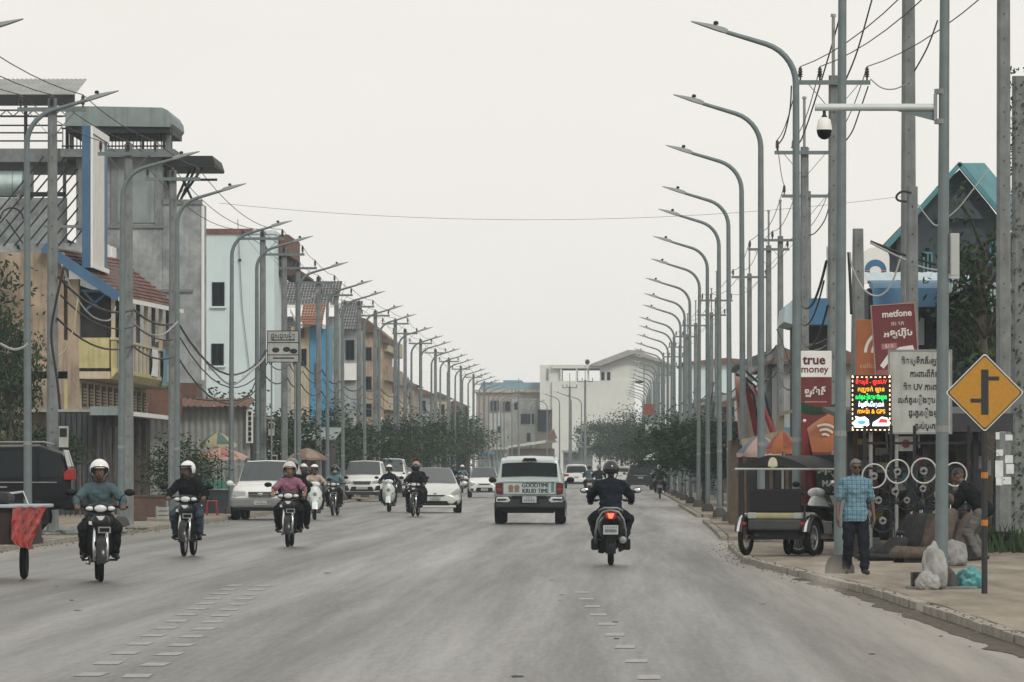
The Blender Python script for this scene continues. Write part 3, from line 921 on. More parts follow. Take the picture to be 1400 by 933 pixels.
def window(par, x0, x1, z0, z1, y, pane=m_glass, fr=m_dark, mull=1, sill=None, proud=.05):
    """window on a wall that faces the camera (plane y)"""
    t = .05
    f = MB()
    f.bx(x0, x1, y - proud, y, z0, z0 + t); f.bx(x0, x1, y - proud, y, z1 - t, z1)
    f.bx(x0, x0 + t, y - proud, y, z0 + t, z1 - t); f.bx(x1 - t, x1, y - proud, y, z0 + t, z1 - t)
    for i in range(mull):
        xm = x0 + (x1 - x0) * (i + 1) / (mull + 1); f.bx(xm - .02, xm + .02, y - proud + .004, y, z0 + t, z1 - t)
    w = f.build("window", fr, par, world=True)
    p = MB(); p.bx(x0 + t, x1 - t, y - .018, y - .002, z0 + t, z1 - t); link_o = p.build("pane", pane, w)
    if sill:
        s = MB(); s.bx(x0 - .08, x1 + .08, y - .14, y, z0 - .08, z0 - .003); s.build("sill", sill, w)
    return w
def window_s(par, y0, y1, z0, z1, x, pane=m_glass, fr=m_white, side=1, bars=0):
    """window on a wall that faces the street (plane x); side=+1 faces +X"""
    t = .06; a, b = (x, x + .05) if side > 0 else (x - .05, x)
    f = MB(); f.bx(a, b, y0, y1, z0, z0 + t); f.bx(a, b, y0, y1, z1 - t, z1); f.bx(a, b, y0, y0 + t, z0 + t, z1 - t); f.bx(a, b, y1 - t, y1, z0 + t, z1 - t)
    for i in range(bars):
        ym = y0 + (y1 - y0) * (i + 1) / (bars + 1); f.bx(a, b - .005, ym - .03, ym + .03, z0 + t, z1 - t)
    w = f.build("window", fr, par, world=True)
    p = MB(); p.bx(min(x, x + side * .02), max(x, x + side * .02), y0 + t, y1 - t, z0 + t, z1 - t); p.build("pane", pane, w)
    return w

def tiled(par, a, b, c, d, rows, cols, m, name="roof_tiles"):
    """a roof plane a-b (eave) to d-c (ridge) covered with overlapping tiles as real steps"""
    a, b, c, d = map(Vector, (a, b, c, d)); n = (b - a).cross(d - a).normalized()
    if n.z < 0: n = -n
    mb = MB()
    for r in range(rows):
        t0, t1 = r / rows, min(1, (r + 1.12) / rows)
        p0, p1 = a.lerp(d, t0), b.lerp(c, t0); q0, q1 = a.lerp(d, t1), b.lerp(c, t1)
        for k in range(cols):
            u0, u1 = (k + .03) / cols, (k + .97) / cols
            j = rnd.uniform(0, .012)
            e0, e1, f1, f0 = p0.lerp(p1, u0) + n * (.055 + j), p0.lerp(p1, u1) + n * (.055 + j), q0.lerp(q1, u1) + n * (.012 + j), q0.lerp(q1, u0) + n * (.012 + j)
            g0, g1 = e0 - n * .05, e1 - n * .05
            mb.add([e0, e1, f1, f0, g0, g1], [(0, 1, 2, 3), (4, 5, 1, 0)])
    o = mb.build(name, m, par, world=True, fix=False); o['kind'] = 'stuff'
    return o
def corrug(par, name, m, x0, x1, y0, z0, x_dir, z1, period=.2, amp=.03, y1=None, sub=False):
    """corrugated sheet spanning x0..x1, from (y0,z0) to (y1,z1)"""
    y1 = y0 if y1 is None else y1
    mb = MB(); n = max(4, int(abs(x1 - x0) / period * 4)); vs_ = []; fs_ = []
    for i in range(n + 1):
        x = x0 + (x1 - x0) * i / n; h = amp * math.sin(i * math.pi / 2)
        vs_ += [(x, y0 - (h if y1 == y0 else 0), z0 + (0 if y1 == y0 else h)), (x, y1 - (h if y1 == y0 else 0), z1 + (0 if y1 == y0 else h))]
    for i in range(n): fs_.append((2 * i, 2 * i + 2, 2 * i + 3, 2 * i + 1))
    mb.add(vs_, fs_)
    return mb.build(name, m, par, world=True, smooth=False)

# ---- 1. the old house with a tiled eave, yellow balcony and low shopfront
X0, Y0, Y1 = -16.15, 166., 190.
hb = bld("old_shophouse", "old beige shophouse with red tiled eave, yellow balcony and dark shopfront", "house", (-18, 178, 0))
m = MB(); m.bx(-24, -16.62, Y0, Y0 + .35, 0, za(345, Y0)); m.bx(-16.62, X0 - .35, Y0, Y0 + .35, 0, za(465, Y0)); m.bx(-16.62, X0 - .35, Y0, Y0 + .35, za(380, Y0), za(352, Y0))
m.build("side_wall", m_beige, hb, world=True)
m = MB(); m.bx(X0 - 3, X0 - 2.8, Y0 + .36, Y1, 0, 8.0); m.build("front_wall", m_wood, hb, world=True)
m = MB(); m.bx(X0 - .35, X0, Y0 - .02, Y0 + .34, 0, za(382, Y0)); m.build("corner_pillar", m_beige, hb, world=True)
m = MB(); m.bx(-16.58, -16.42, Y0 + .12, Y0 + .22, za(464, Y0), za(384, Y0)); m.build("shutter", m_wood, hb, world=True)
m = MB(); m.bx(-16.42, -16.2, Y0 + .22, Y0 + .3, za(464, Y0), za(384, Y0)); m.build("shutter", mat("olive_paint", (.2, .19, .08), .8), hb, world=True)
ea, eb = (-14.95, Y0 - .3, za(407, 166)), (-14.95, Y1 + .4, za(424, 190))
ra, rb = (-17.2, Y0 - .3, za(338, 166)), (-17.2, Y1 + .4, za(352, 190))
rf = MB(); rf.add([ea, eb, rb, ra, *[(p[0], p[1], p[2] - .1) for p in (ea, eb, rb, ra)]], [(0, 1, 2, 3), (7, 6, 5, 4), (0, 4, 5, 1), (1, 5, 6, 2), (2, 6, 7, 3), (3, 7, 4, 0)])
rf.build("roof", m_wood, hb, world=True)
tiled(hb, ea, eb, rb, ra, 12, 60, m_redtile)
m = MB(); m.bar(Vector(ea) + Vector((.02, -.03, .0)), Vector(ra) + Vector((0, -.03, .0)), .06, .3); m.build("bargeboard", m_blue, hb, world=True)
m = MB(); m.bar(Vector(ea) + Vector((.03, 0, -.04)), Vector(eb) + Vector((.03, 0, -.04)), .05, .14); m.build("gutter", m_white, hb, world=True)
m = MB()
for k in range(3): m.bx(-17.3, -17.1, 183 + k * 2.2, 184.5 + k * 2.2, za(358, 188), za(342, 188) + .1)
m.build("ridge_vents", m_white, hb, world=True)['kind'] = 'stuff'
m = MB(); m.bx(X0 + .02, -15.32, Y0 + .5, Y0 + .58, za(462, Y0), za(402, Y0)); m.bx(X0 - .6, X0 - .5, Y0 + .4, Y1, za(508, Y0), 7.2); m.build("balcony_screen_and_shade", m_void, hb, world=True)  # dark end panel, plus an added dark sheet painting the shade under the eave
for k in range(8):
    y_ = Y0 + 1.5 + k * 2.8; m = MB(); m.bx(X0 - .498, X0 - .46, y_, y_ + 1.1, za(508, Y0), za(430, Y0)); m.build("door", m_brown if k % 2 else m_wood, hb, world=True)
# blue bracket under the eave
m = MB(); m.bar((-16.1, Y0 + .1, za(398, Y0)), (-15.1, Y0 + .1, za(398, Y0)), .07); m.bar((-16.0, Y0 + .1, za(425, Y0)), (-15.3, Y0 + .1, za(400, Y0)), .06); m.bar((-16.0, Y0 + .1, za(400, Y0)), (-15.6, Y0 + .1, za(420, Y0)), .06)
m.build("bracket", m_blue, hb, world=True)
zf, zt = za(508, Y0), za(462, Y0)
m = MB(); m.bx(X0 - 3, -15.2, Y0, Y1, zf - .22, zf); m.build("balcony_floor", m_cream, hb, world=True)
m = MB(); m.prism([(-15.18, zf - .22), (-15.02, zf - .02), (-15.02, zf + .1), (-15.18, zf + .1)], Y0 - .05, Y1, axis='Y'); m.build("balcony_moulding", m_yellow, hb, world=True)
yy = Y0
k = 0
while yy < Y1 - 1:
    w = 1.5
    p = MB(); p.bx(-15.2, -15.08, yy + .04, yy + w * .55, zf + .1, zt - .06); p.build("balustrade_panel", m_yellow if k < 4 else m_cream, hb, world=True)
    q = MB()
    for j in range(4): q.bx(-15.17, -15.12, yy + w * .6 + j * .17, yy + w * .6 + .07 + j * .17, zf + .1, zt - .06)
    q.build("balusters", m_blue, hb, world=True)['kind'] = 'stuff'
    yy += w; k += 1
m = MB(); m.bx(-15.22, -15.05, Y0, Y1, zt - .06, zt + .02); m.build("balcony_rail", m_cream, hb, world=True)
for k in range(9):
    y = Y0 + .15 + k * 2.9
    m = MB(); m.bx(-15.2, -15.08, y, y + .14, zt + .02, za(424, 190) + (.0)); m.build("post", m_wood if k % 2 else m_cream, hb, world=True)
# front panel of the balcony that faces the camera
m = MB(); m.bx(X0 - .0, -15.24, Y0 - .02, Y0 + .06, zf + .1, zt); m.build("balustrade_panel", m_yellow, hb, world=True)
# mezzanine: brown panels with cream frames
zz0, zz1 = za(560, Y0), zf - .24
m = MB(); m.bx(X0 - 2, X0 - .0, Y0 + .4, Y1, zz0, zz1); m.build("mezzanine_wall", m_cream, hb, world=True)
for k in range(11):
    y = Y0 + .8 + k * 2.15
    m = MB(); m.bx(X0 + .002, X0 + .03, y, y + 1.25, zz0 + .1, zz1 - .1); w = m.build("shutter", m_brown, hb, world=True)
    l_ = MB()
    for j in range(5): l_.bx(X0 + .03, X0 + .05, y + .1, y + 1.15, zz0 + .2 + j * .1, zz0 + .25 + j * .1)
    o_ = l_.build("louvres", m_cream, w); o_['kind'] = 'stuff'
m = MB(); m.bx(X0 - .45, X0, Y0 - .01, Y0 + .35, zz0, zz1); m.build("corner_wall", m_yellow, hb, world=True)
m = MB(); m.bx(X0 - 1.5, -15.3, Y0 - 1.2, Y1, zz0 - .09, zz0 - .01); m.build("lower_eave", m_tin, hb, world=True)
m = MB(); m.bx(-15.34, -15.26, Y0 - 1.25, Y1, zz0 - .12, zz0 + .02); m.build("eave_edge", m_white, hb, world=True)
# ground floor shopfront
m = MB(); m.bx(xa(76, 164.9), xa(128, 164.9), 164.85, 164.95, 0, zz0 - .1); m.build("shopfront_wall", m_darkshop, hb, world=True)
for k in range(7):
    x = xa(76 + k * 7.4, 164.8); m = MB(); m.bx(x, x + .13, 164.76, 164.84, .1, zz0 - .12); m.build("plank", m_darkshop, hb, world=True)
m = MB(); m.bx(X0 + .05, X0 + .12, Y0 - 1, Y1, 0, zz0 - .1); m.build("shop_shade_backing", m_void, hb, world=True)  # dark sheet stands in for the shade of the shop opening
m = MB(); m.bx(xa(128, 164.8), xa(164, 164.8), 163.6, 164.9, za(568, 164), za(556, 164)); m.build("awning", m_grey_awn, hb, world=True)
for k in range(5):
    x = xa(134 + k * 8, 165); m = MB(); m.bx(x, x + .07, 164.7, 164.78, 0, 2.75); m.build("shopfront_post", m_darkshop, hb, world=True)
for k in range(8):
    y = Y0 + .5 + k * 2.9; m = MB(); m.bx(X0 + .13, X0 + .25, y, y + .22, 0, zz0 - .12); m.build("shopfront_post", m_wood, hb, world=True)

# the tall boxed signboard on the roof
sb = bld("tall_signboard", "tall blank white signboard boxed in blue above the tiled eave", "signboard", (-16, 168, 7.5))
zt_, zb_ = za(172, 168), za(366, 168)
xs_ = xa(124, 168)
m = MB(); m.bx(xs_ - .27, xs_, 168, 173.6, zb_, zt_); m.build("box", m_blue, sb, world=True)
m = MB(); m.bx(xs_ + .002, xs_ + .03, 168.15, 172.2, zb_ + .15, zt_ - .25); m.build("face", mat("peeling_white_sheet", (.66, .65, .60), .7, var=.12, scale=2, streak=.35, dirt=(.3, .32, .33)), sb, world=True)
m = MB(); m.bx(xs_, xs_ + .06, 168, 173.6, zt_ - .22, zt_); m.bx(xs_, xs_ + .06, 168, 173.6, zb_, zb_ + .14); m.bx(xs_, xs_ + .06, 168, 168.14, zb_ + .14, zt_ - .22); m.build("frame", m_white, sb, world=True)
m = MB(); m.bar((xs_ - .15, 171, zb_), (xs_ - .15, 171, 7.3), .12); m.bar((xs_ - .15, 169, zb_), (xs_ - .15, 169, 7.3), .12); m.build("bracket", m_dark, sb, world=True)

# laundry and a satellite dish on the balcony
for (px, w, z0, z1, c, lab) in ((183, .75, 478, 515, (.6, .64, .66), "white sheet hung over the balcony rail"), (204, .55, 478, 528, (.12, .27, .36), "blue cloth hung over the balcony rail"), (224, .5, 480, 548, (.5, .42, .3), "long cream cloth hung from the balcony rail")):
    Y = 166 + (px - 112) * .19; m = MB(); vs_ = []; fs_ = []
    for i in range(9):
        for j in range(9):
            f_ = i / 8; vs_.append((-14.98 + .05 * math.sin(i * 1.7 + j * .5) * (j / 8), Y + (f_ - .5) * w * 3.2, za(z0, Y) + (za(z1, Y) - za(z0, Y)) * j / 8))
    for i in range(8):
        for j in range(8): a = i * 9 + j; fs_.append((a, a + 1, a + 10, a + 9))
    m.add(vs_, fs_); tag(m.build("hanging_cloth", mat("cloth_%d" % px, c, .9, var=.15), smooth=True), lab, "laundry", "laundry on the balcony")
dsh = thing("satellite_dish", "grey satellite dish fixed to the yellow balcony", "satellite dish", at(216, 482, 184) + Vector((.2, 0, 0)))
m = MB(); m.lathe([(.01, .14), (.25, .1), (.42, .0), (.43, .0), (.26, .12), (.01, .16)], (0, 0, 0), 16, axis='Y', caps=False); m.build("bowl", m_steel, dsh, smooth=True)
m = MB(); m.bar((0, .1, 0), (-.3, .3, -.4), .05); m.bar((0, -.05, -.4), (0, -.35, 0), .03); m.build("mount", m_steel, dsh)

# ---- 2. grey concrete block behind, with terrace, balustrade and awning
gb = bld("concrete_block", "grey unpainted concrete building with roof terrace and rounded awning", "building", (-18, 212, 0))
Yg = 203.
xr = xa(275, Yg)
def Xg(px): return xa(px, Yg)
m = MB(); m.bx(-24, Xg(104), Yg, Yg + 5, 0, za(333, Yg)); m.bx(Xg(104), Xg(222), Yg, Yg + 5, 0, za(216, Yg)); m.build("tower_wall", m_wall_grey, gb, world=True)
m = MB(); m.bx(Xg(222) + .005, xr, Yg + .02, Yg + 2.6, 0, za(278, Yg)); m.build("annex_wall", m_wall_grey, gb, world=True)
m = MB(); m.bx(Xg(60), Xg(224), Yg - .08, Yg - .005, za(312, Yg), za(308, Yg)); m.bx(Xg(40), xr - .3, Yg - .06, Yg - .005, za(400, Yg), za(396, Yg)); m.build("string_course", m_conc, gb, world=True)
for px in (212, 152, 107):
    m = MB(); m.bx(Xg(px), Xg(px + 9), Yg - .09, Yg - .008, za(308, Yg), za(217, Yg)); m.build("pilaster", m_conc, gb, world=True)
m = MB(); m.bx(Xg(160), Xg(222), Yg - .05, Yg - .01, za(305, Yg) , za(225, Yg)); m.build("render_panel", mat("grey_green_render", (.25, .30, .30), .9, var=.25, scale=.9, streak=.4), gb, world=True)
m = MB(); m.bx(Xg(85), Xg(240), Yg - .6, Yg + 5, za(216, Yg) + .002, za(205, Yg)); m.build("terrace_slab", m_conc, gb, world=True)
m = MB()
zb0, zb1 = za(205, Yg), za(178, Yg)
x = Xg(87)
while x < Xg(236):
    m.bx(x, x + .035, Yg - .5, Yg - .46, zb0, zb1); x += .13
m.build("balusters", m_dark, gb, world=True)['kind'] = 'stuff'
m = MB(); m.bx(Xg(86), Xg(237), Yg - .53, Yg - .44, zb1, zb1 + .06); m.bx(Xg(86), Xg(237), Yg - .52, Yg - .44, zb0 + .08, zb0 + .13); m.build("handrail", m_dark, gb, world=True)
m = MB(); m.bx(Xg(228), Xg(236), Yg - .55, Yg - .1, zb0, zb1 + .12); m.build("end_pillar", m_conc, gb, world=True)
# awning: a barrel sheet with a rounded nose
zA, zB = za(175, Yg), za(148, Yg)
prof = [(Xg(93), zA), (Xg(95), zB), (Xg(150), zB - .02), (Xg(225), zB - .06), (Xg(233), zB - .16), (Xg(238), zB - .38), (Xg(239), zA + .08), (Xg(236), zA - .04)]
m = MB(); m.prism(prof, Yg - 1.2, Yg + 4.5, axis='Y'); m.build("awning", m_grey_awn, gb, world=True)
m = MB(); m.bx(Xg(96), Xg(236), Yg - 1.1, Yg + 4.4, zA - .25, zA - .05); m.build("awning_frame", m_dark, gb, world=True)
for px in (97, 194, 223):
    m = MB(); m.bx(Xg(px), Xg(px) + .1, Yg - .3, Yg - .2, zb0, zA - .25); m.build("awning_post", m_galv, gb, world=True)
# cantilevered slab on struts over the annex
m = MB(); m.prism([(Xg(222), za(228, Yg)), (Xg(222), za(213, Yg)), (Xg(290), za(213, Yg)), (Xg(294), za(225, Yg)), (Xg(293), za(228, Yg))], Yg + .1, Yg + 5, axis='Y'); m.build("canopy", m_dark, gb, world=True)
for a, b in (((262, 228), (240, 276)), ((268, 228), (246, 276)), ((250, 246), (262, 272)), ((224, 232), (238, 276)), ((240, 246), (297, 246)), ((278, 228), (250, 268))):
    m = MB(); m.bar(at(*a, Yg + 1), at(*b, Yg + 1), .09); m.build("strut", m_dark, gb, world=True)
m = MB(); m.bx(Xg(221), Xg(276), Yg - .05, Yg + .3, za(280, Yg) + .005, za(273, Yg)); m.build("parapet", m_conc, gb, world=True)
m = MB(); m.tube([(xr + .06, Yg, za(520, Yg)), (xr + .06, Yg, za(282, Yg))], .06, 8); m.build("downpipe", m_white, gb, world=True)
m = MB(); m.bx(xr - 4, xr + .05, 200, 202.8, 0, 4.6); m.build("lower_block", m_brown, gb, world=True)

# ---- 3. steel framed roof terrace at far left
st = bld("steel_roof_terrace", "open steel framed roof terrace with corrugated gable and water tank", "building", (-22, 214, 0))
Ys = 207.
def Xs(px): return xa(px, Ys)
m = MB(); m.bx(-27, Xs(102), Ys - 3.0, Ys - 2.8, za(332, Ys), za(276, Ys)); m.bx(-27, Xs(103), Ys - 3, Ys + 8, 0, za(332, Ys)); m.build("wall", m_wall_grey, st, world=True)
corrug(st, "roof", m_tin, -27, Xs(112), Ys - 3, za(138, Ys), 1, za(103, Ys), period=.17, amp=.022, y1=Ys + 2)
m = MB(); m.bx(-27, Xs(113), Ys - 3.1, Ys - 2.95, za(152, Ys), za(137, Ys)); m.build("roof_fascia", m_dark, st, world=True)
m = MB(); m.bar((-27, Ys - 3, za(158, Ys)), (Xs(110), Ys - 3, za(158, Ys)), .06)
m.bar((-27, Ys - 3, za(166, Ys)), (Xs(110), Ys - 3, za(166, Ys)), .06)
x = -26.8
while x < Xs(105):
    m.bar((x, Ys - 3, za(166, Ys)), (x + .25, Ys - 3, za(158, Ys)), .035); m.bar((x + .25, Ys - 3, za(158, Ys)), (x + .5, Ys - 3, za(166, Ys)), .035); x += .5
m.build("truss", m_dark, st, world=True)
for py in (166, 178, 188, 199):
    m = MB(); m.tube([(-27, Ys - 2.8, za(py, Ys)), (Xs(95), Ys - 2.8, za(py, Ys))], .03, 6); m.build("rail", m_dark, st, world=True)
for px in (4, 44, 100):
    m = MB(); m.bx(Xs(px), Xs(px) + .12, Ys - 2.9, Ys - 2.78, za(214, Ys), za(152, Ys)); m.build("post", m_dark, st, world=True)
m = MB(); m.bx(-27, Xs(103), Ys - 3.2, Ys + 6, za(228, Ys), za(210, Ys)); m.build("floor_slab", m_conc, st, world=True)
for px in (52, 96):
    m = MB(); m.bx(Xs(px), Xs(px + 4), Ys - 2.8, Ys - 2.6, za(332, Ys), za(228, Ys)); m.build("post", m_conc, st, world=True)
m = MB(); m.bx(-27, Xs(100), Ys - 2.9, Ys - 2.7, za(274, Ys), za(268, Ys)); m.build("parapet_beam", m_dark, st, world=True)
for k in range(11):
    x0_, x1_ = -40 + k * 15, 60 + k * 15; y0_, y1_ = 336, 214
    def yy_(x): return y0_ + (y1_ - y0_) * (x - x0_) / (x1_ - x0_)
    xa_, xb_ = max(x0_, 0), min(x1_, 113)
    if xb_ - xa_ < 14: continue
    m = MB(); m.bar(at(xa_, yy_(xa_), Ys - 4), at(xb_, yy_(xb_), Ys - 4), .055); m.build("stair_rail", m_dark, st, world=True)
m = MB(); m.torus(at(16, 300, Ys - 3.6), .42, .03, 'Y', 18, 6, 0, math.pi); m.bar(at(8, 300, Ys - 3.6), at(40, 345, Ys - 3.6), .05); m.build("scrolled_grille", m_dark, st, world=True)
tk = bld("water_tank", "pale steel water tank lying on its side on the terrace", "water tank", at(15, 252, Ys - 2.8))
m = MB(); m.lathe([(.02, -.95), (.38, -.93), (.5, -.85), (.5, .45), (.38, .53), (.02, .55)], (0, 0, 0), 18, axis='X'); m.build("drum", mat("tank_steel", (.42, .52, .53), .35, metal=.5), tk, smooth=50)
m = MB()
for dx in (-.7, .3): m.bx(dx - .05, dx + .05, -.3, .3, -.72, -.4)
m.build("cradle", m_steel, tk)
for dx in (-.5, .1):
    m = MB(); m.lathe([(.51, dx - .02), (.51, dx + .02)], (0, 0, 0), 18, axis='X'); m.build("band", m_steel, tk)

# ---- 4. pale blue building
pbd = bld("pale_blue_building", "tall pale blue rendered building with two small dark windows", "building", (-17, 250, 0))
Yp = 243.
def Xp(px): return xa(px, Yp)
m = MB(); m.bx(Xp(262), Xp(375), Yp, Yp + 6, 0, za(320, Yp)); m.build("wall", m_pale, pbd, world=True)
m = MB(); m.bx(Xp(262), Xp(345), Yp - .1, Yp + 6, za(320, Yp) + .002, za(313, Yp)); m.build("roof_trim", m_redtile, pbd, world=True)
m = MB(); m.bx(Xp(345), Xp(376), Yp - .06, Yp + 6, za(320, Yp) + .003, za(315, Yp)); m.build("parapet", m_pale, pbd, world=True)
window(pbd, Xp(290), Xp(307), za(419, Yp), za(386, Yp), Yp, pane=m_glass, mull=1, sill=m_pale)
window(pbd, Xp(289), Xp(306), za(500, Yp), za(470, Yp), Yp, pane=m_glass, mull=1, sill=m_pale)
m = MB(); m.ball((Xp(328), Yp - .08, za(356, Yp)), .07); m.build("wall_lamp", m_dark, pbd, world=True)
m = MB(); m.bx(Xp(376), Xp(389), Yp + 3, Yp + 12, za(346, Yp), za(317, Yp)); m.build("roof_tower", m_rust, pbd, world=True)
m = MB(); m.prism([(Xp(376), za(372, Yp)), (Xp(376), za(360, Yp)), (Xp(395), za(360, Yp)), (Xp(409), za(370, Yp)), (Xp(409), za(373, Yp))], Yp + 4, Yp + 12, axis='Y'); m.build("porch_roof", m_brown, pbd, world=True)
m = MB(); m.bx(Xp(376), Xp(384), Yp + 3.2, Yp + 12, za(374, Yp), za(347, Yp)); m.build("stair_wall", m_void, pbd, world=True)
m = MB(); m.tube([at(325, 300, Yp - .1), at(331, 420, Yp - .1), at(341, 505, Yp - .1)], .02, 5); m.build("drop_cable", m_steel, pbd, world=True)

# tin shed before it
ts = bld("tin_shed", "low shed walled in grey corrugated tin behind the pink umbrella", "shed", (xa(275, 196), 197, 0))
corrug(ts, "wall", m_tin, xa(200, 196), xa(342, 196), 196, 0, 1, za(556, 196), period=.22, amp=.035)
corrug(ts, "roof", m_rust, xa(198, 196), xa(344, 196), 195.4, za(556, 196), 1, za(544, 198), period=.22, amp=.03, y1=199.5)
m = MB(); m.bx(xa(337, 195.9), xa(346, 195.9), 195.75, 195.95, za(606, 196), za(560, 196)); m.build("sign_strip", m_white, ts, world=True)
m = MB()
for k in range(6): m.bx(xa(339.5, 195.7), xa(343.5, 195.7), 195.70, 195.745, za(603 - k * 7, 196), za(598 - k * 7, 196))
m.build("sign_lettering", m_dark, ts, world=True)['kind'] = 'stuff'
m = MB(); m.bx(xa(200, 196), xa(345, 196), 196.1, 199, 0, 3.2); m.build("shed_body", m_void, ts, world=True)
m = MB(); m.bx(xa(204, 195.5), xa(250, 195.5), 195.2, 195.3, 3.2, za(545, 196) + .5); m.build("board_panel", m_rust, ts, world=True)

# ---- 5. roofs and houses beyond
gh = bld("grey_roof_house", "house with two grey tiled roofs behind the power poles", "house", (-15.5, 280, 0))
Yq = 272.
def Xq(px): return xa(px, Yq)
m = MB(); m.bx(Xq(350), Xq(462), Yq + 1.2, Yq + 6, 0, za(432, Yq)); m.build("wall", m_wall_grey, gh, world=True)
tiled(gh, (Xq(352), Yq, za(418, Yq)), (Xq(462), Yq, za(418, Yq)), (Xq(462), Yq + 5, za(385, Yq + 5)), (Xq(352), Yq + 5, za(385, Yq + 5)), 9, 26, m_greytile)
tiled(gh, (Xq(360), Yq - 2, za(468, Yq)), (Xq(400), Yq - 2, za(468, Yq)), (Xq(400), Yq + .8, za(436, Yq)), (Xq(360), Yq + .8, za(436, Yq)), 7, 10, m_greytile)
m = MB(); m.bar((Xq(462) + .06, Yq, za(418, Yq)), (Xq(462) + .06, Yq + 5, za(385, Yq + 5)), .12, .25); m.bx(Xq(352), Xq(463), Yq - .06, Yq + .04, za(421, Yq), za(417, Yq)); m.build("verge", m_white, gh, world=True)
bh = bld("blue_shophouse", "narrow bright blue shophouse with an orange tiled gable", "house", (-14, 262, 0))
Yr = 258.
def Xr(px): return xa(px, Yr)
m = MB(); m.bx(Xr(424), Xr(447), Yr, Yr + 5, 0, za(445, Yr)); m.build("wall", m_bluel, bh, world=True)
m = MB(); m.bx(Xr(398), Xr(423.6), Yr + .1, Yr + 10, 0, za(447, Yr)); m.build("party_wall", m_cream, bh, world=True)
m = MB(); m.bx(Xr(408), Xr(416), Yr - .05, Yr + .09, za(462, Yr), za(449, Yr)); m.build("pillar_cap", m_brown, bh, world=True)
tiled(bh, (Xr(411), Yr - .8, za(446, Yr)), (Xr(443), Yr - .8, za(446, Yr)), (Xr(447), Yr + 3, za(416, Yr + 3)), (Xr(410), Yr + 3, za(416, Yr + 3)), 8, 9, m_orangetile)
for a, b in (((411, 446), (399, 424)), ((443, 447), (449, 416))):
    m = MB(); m.bar(at(*a, Yr - .8), at(*b, Yr + 2.8), .18, .2); m.build("verge", m_white, bh, world=True)
m = MB(); m.bx(Xr(430), Xr(434), Yr - .03, Yr - .002, za(530, Yr), za(497, Yr)); m.build("door", m_brown, bh, world=True)
for k, px in enumerate((401, 412)):
    window(bh, Xr(px), Xr(px + 7), za(500, Yr), za(477, Yr), Yr + .1, mull=1)
g2 = bld("grey_shophouse", "grey concrete shophouse with a steep grey roof beyond the blue one", "house", (-13.5, 300, 0))
Yt = 292.
def Xt(px): return xa(px, Yt)
m = MB(); m.bx(Xt(447), Xt(490), Yt + .4, Yt + 6, 0, za(450, Yt)); m.build("wall", m_wall_grey, g2, world=True)
m = MB(); m.bx(Xt(455), Xt(487), Yt + .1, Yt + .38, za(520, Yt), za(497, Yt)); m.build("balcony_wall", m_white, g2, world=True)
tiled(g2, (Xt(452), Yt, za(451, Yt)), (Xt(490), Yt, za(451, Yt)), (Xt(492), Yt + 4, za(412, Yt + 4)), (Xt(458), Yt + 4, za(412, Yt + 4)), 9, 10, m_greytile)
window(g2, Xt(458), Xt(469), za(492, Yt), za(465, Yt), Yt + .4, mull=1)
window(g2, Xt(472), Xt(484), za(492, Yt), za(465, Yt), Yt + .4, mull=1)
b3 = bld("brown_shophouse", "brown and beige shophouse with stacked balconies and a stepped roof", "house", (-12.9, 340, 0))
Yu = 332.
def Xu(px): return xa(px, Yu)
m = MB(); m.bx(Xu(485), Xu(524), Yu, Yu + 14, 0, za(455, Yu)); m.build("wall", m_beige, b3, world=True)
m = MB(); m.prism([(Xu(486), za(455, Yu)), (Xu(486), za(432, Yu)), (Xu(500), za(436, Yu)), (Xu(531), za(462, Yu)), (Xu(531), za(470, Yu)), (Xu(525), za(470, Yu)), (Xu(520), za(455, Yu) + .01)], Yu - .4, Yu + 14, axis='Y'); m.build("roof", m_brown, b3, world=True)
for k, (z0, z1) in enumerate(((520, 500), (560, 540), (480, 468))):
    m = MB(); m.bx(Xu(498), Xu(530), Yu + 1, Yu + 24, za(z0, Yu), za(z0, Yu) + .9); m.build("balcony", m_cream if k else m_beige, b3, world=True)
for px in (489, 500, 511):
    for pz in (475, 515, 552):
        window(b3, Xu(px), Xu(px + 8), za(pz + 18, Yu), za(pz, Yu), Yu, mull=1)
b4 = bld("blue_topped_shophouse", "distant beige shophouse with a small bright blue roof box", "house", (-12.5, 390, 0))
Yv = 385.
m = MB(); m.bx(xa(515, Yv), xa(545, Yv), Yv, Yv + 20, 0, za(510, Yv)); m.build("wall", m_cream, b4, world=True)
m = MB(); m.bx(xa(515, Yv), xa(528, Yv), Yv + .5, Yv + 5, za(510, Yv) + .002, za(491, Yv)); m.build("roof_box", m_bluel, b4, world=True)
m = MB(); m.prism([(xa(528, Yv), za(510, Yv) + .01), (xa(528, Yv), za(498, Yv)), (xa(556, Yv), za(522, Yv)), (xa(556, Yv), za(526, Yv))], Yv + .2, Yv + 19, axis='Y'); m.build("roof", m_greytile, b4, world=True)
for px in (519, 531):
    for pz in (522, 550): window(b4, xa(px, Yv), xa(px + 9, Yv), za(pz + 16, Yv), za(pz, Yv), Yv, mull=1)
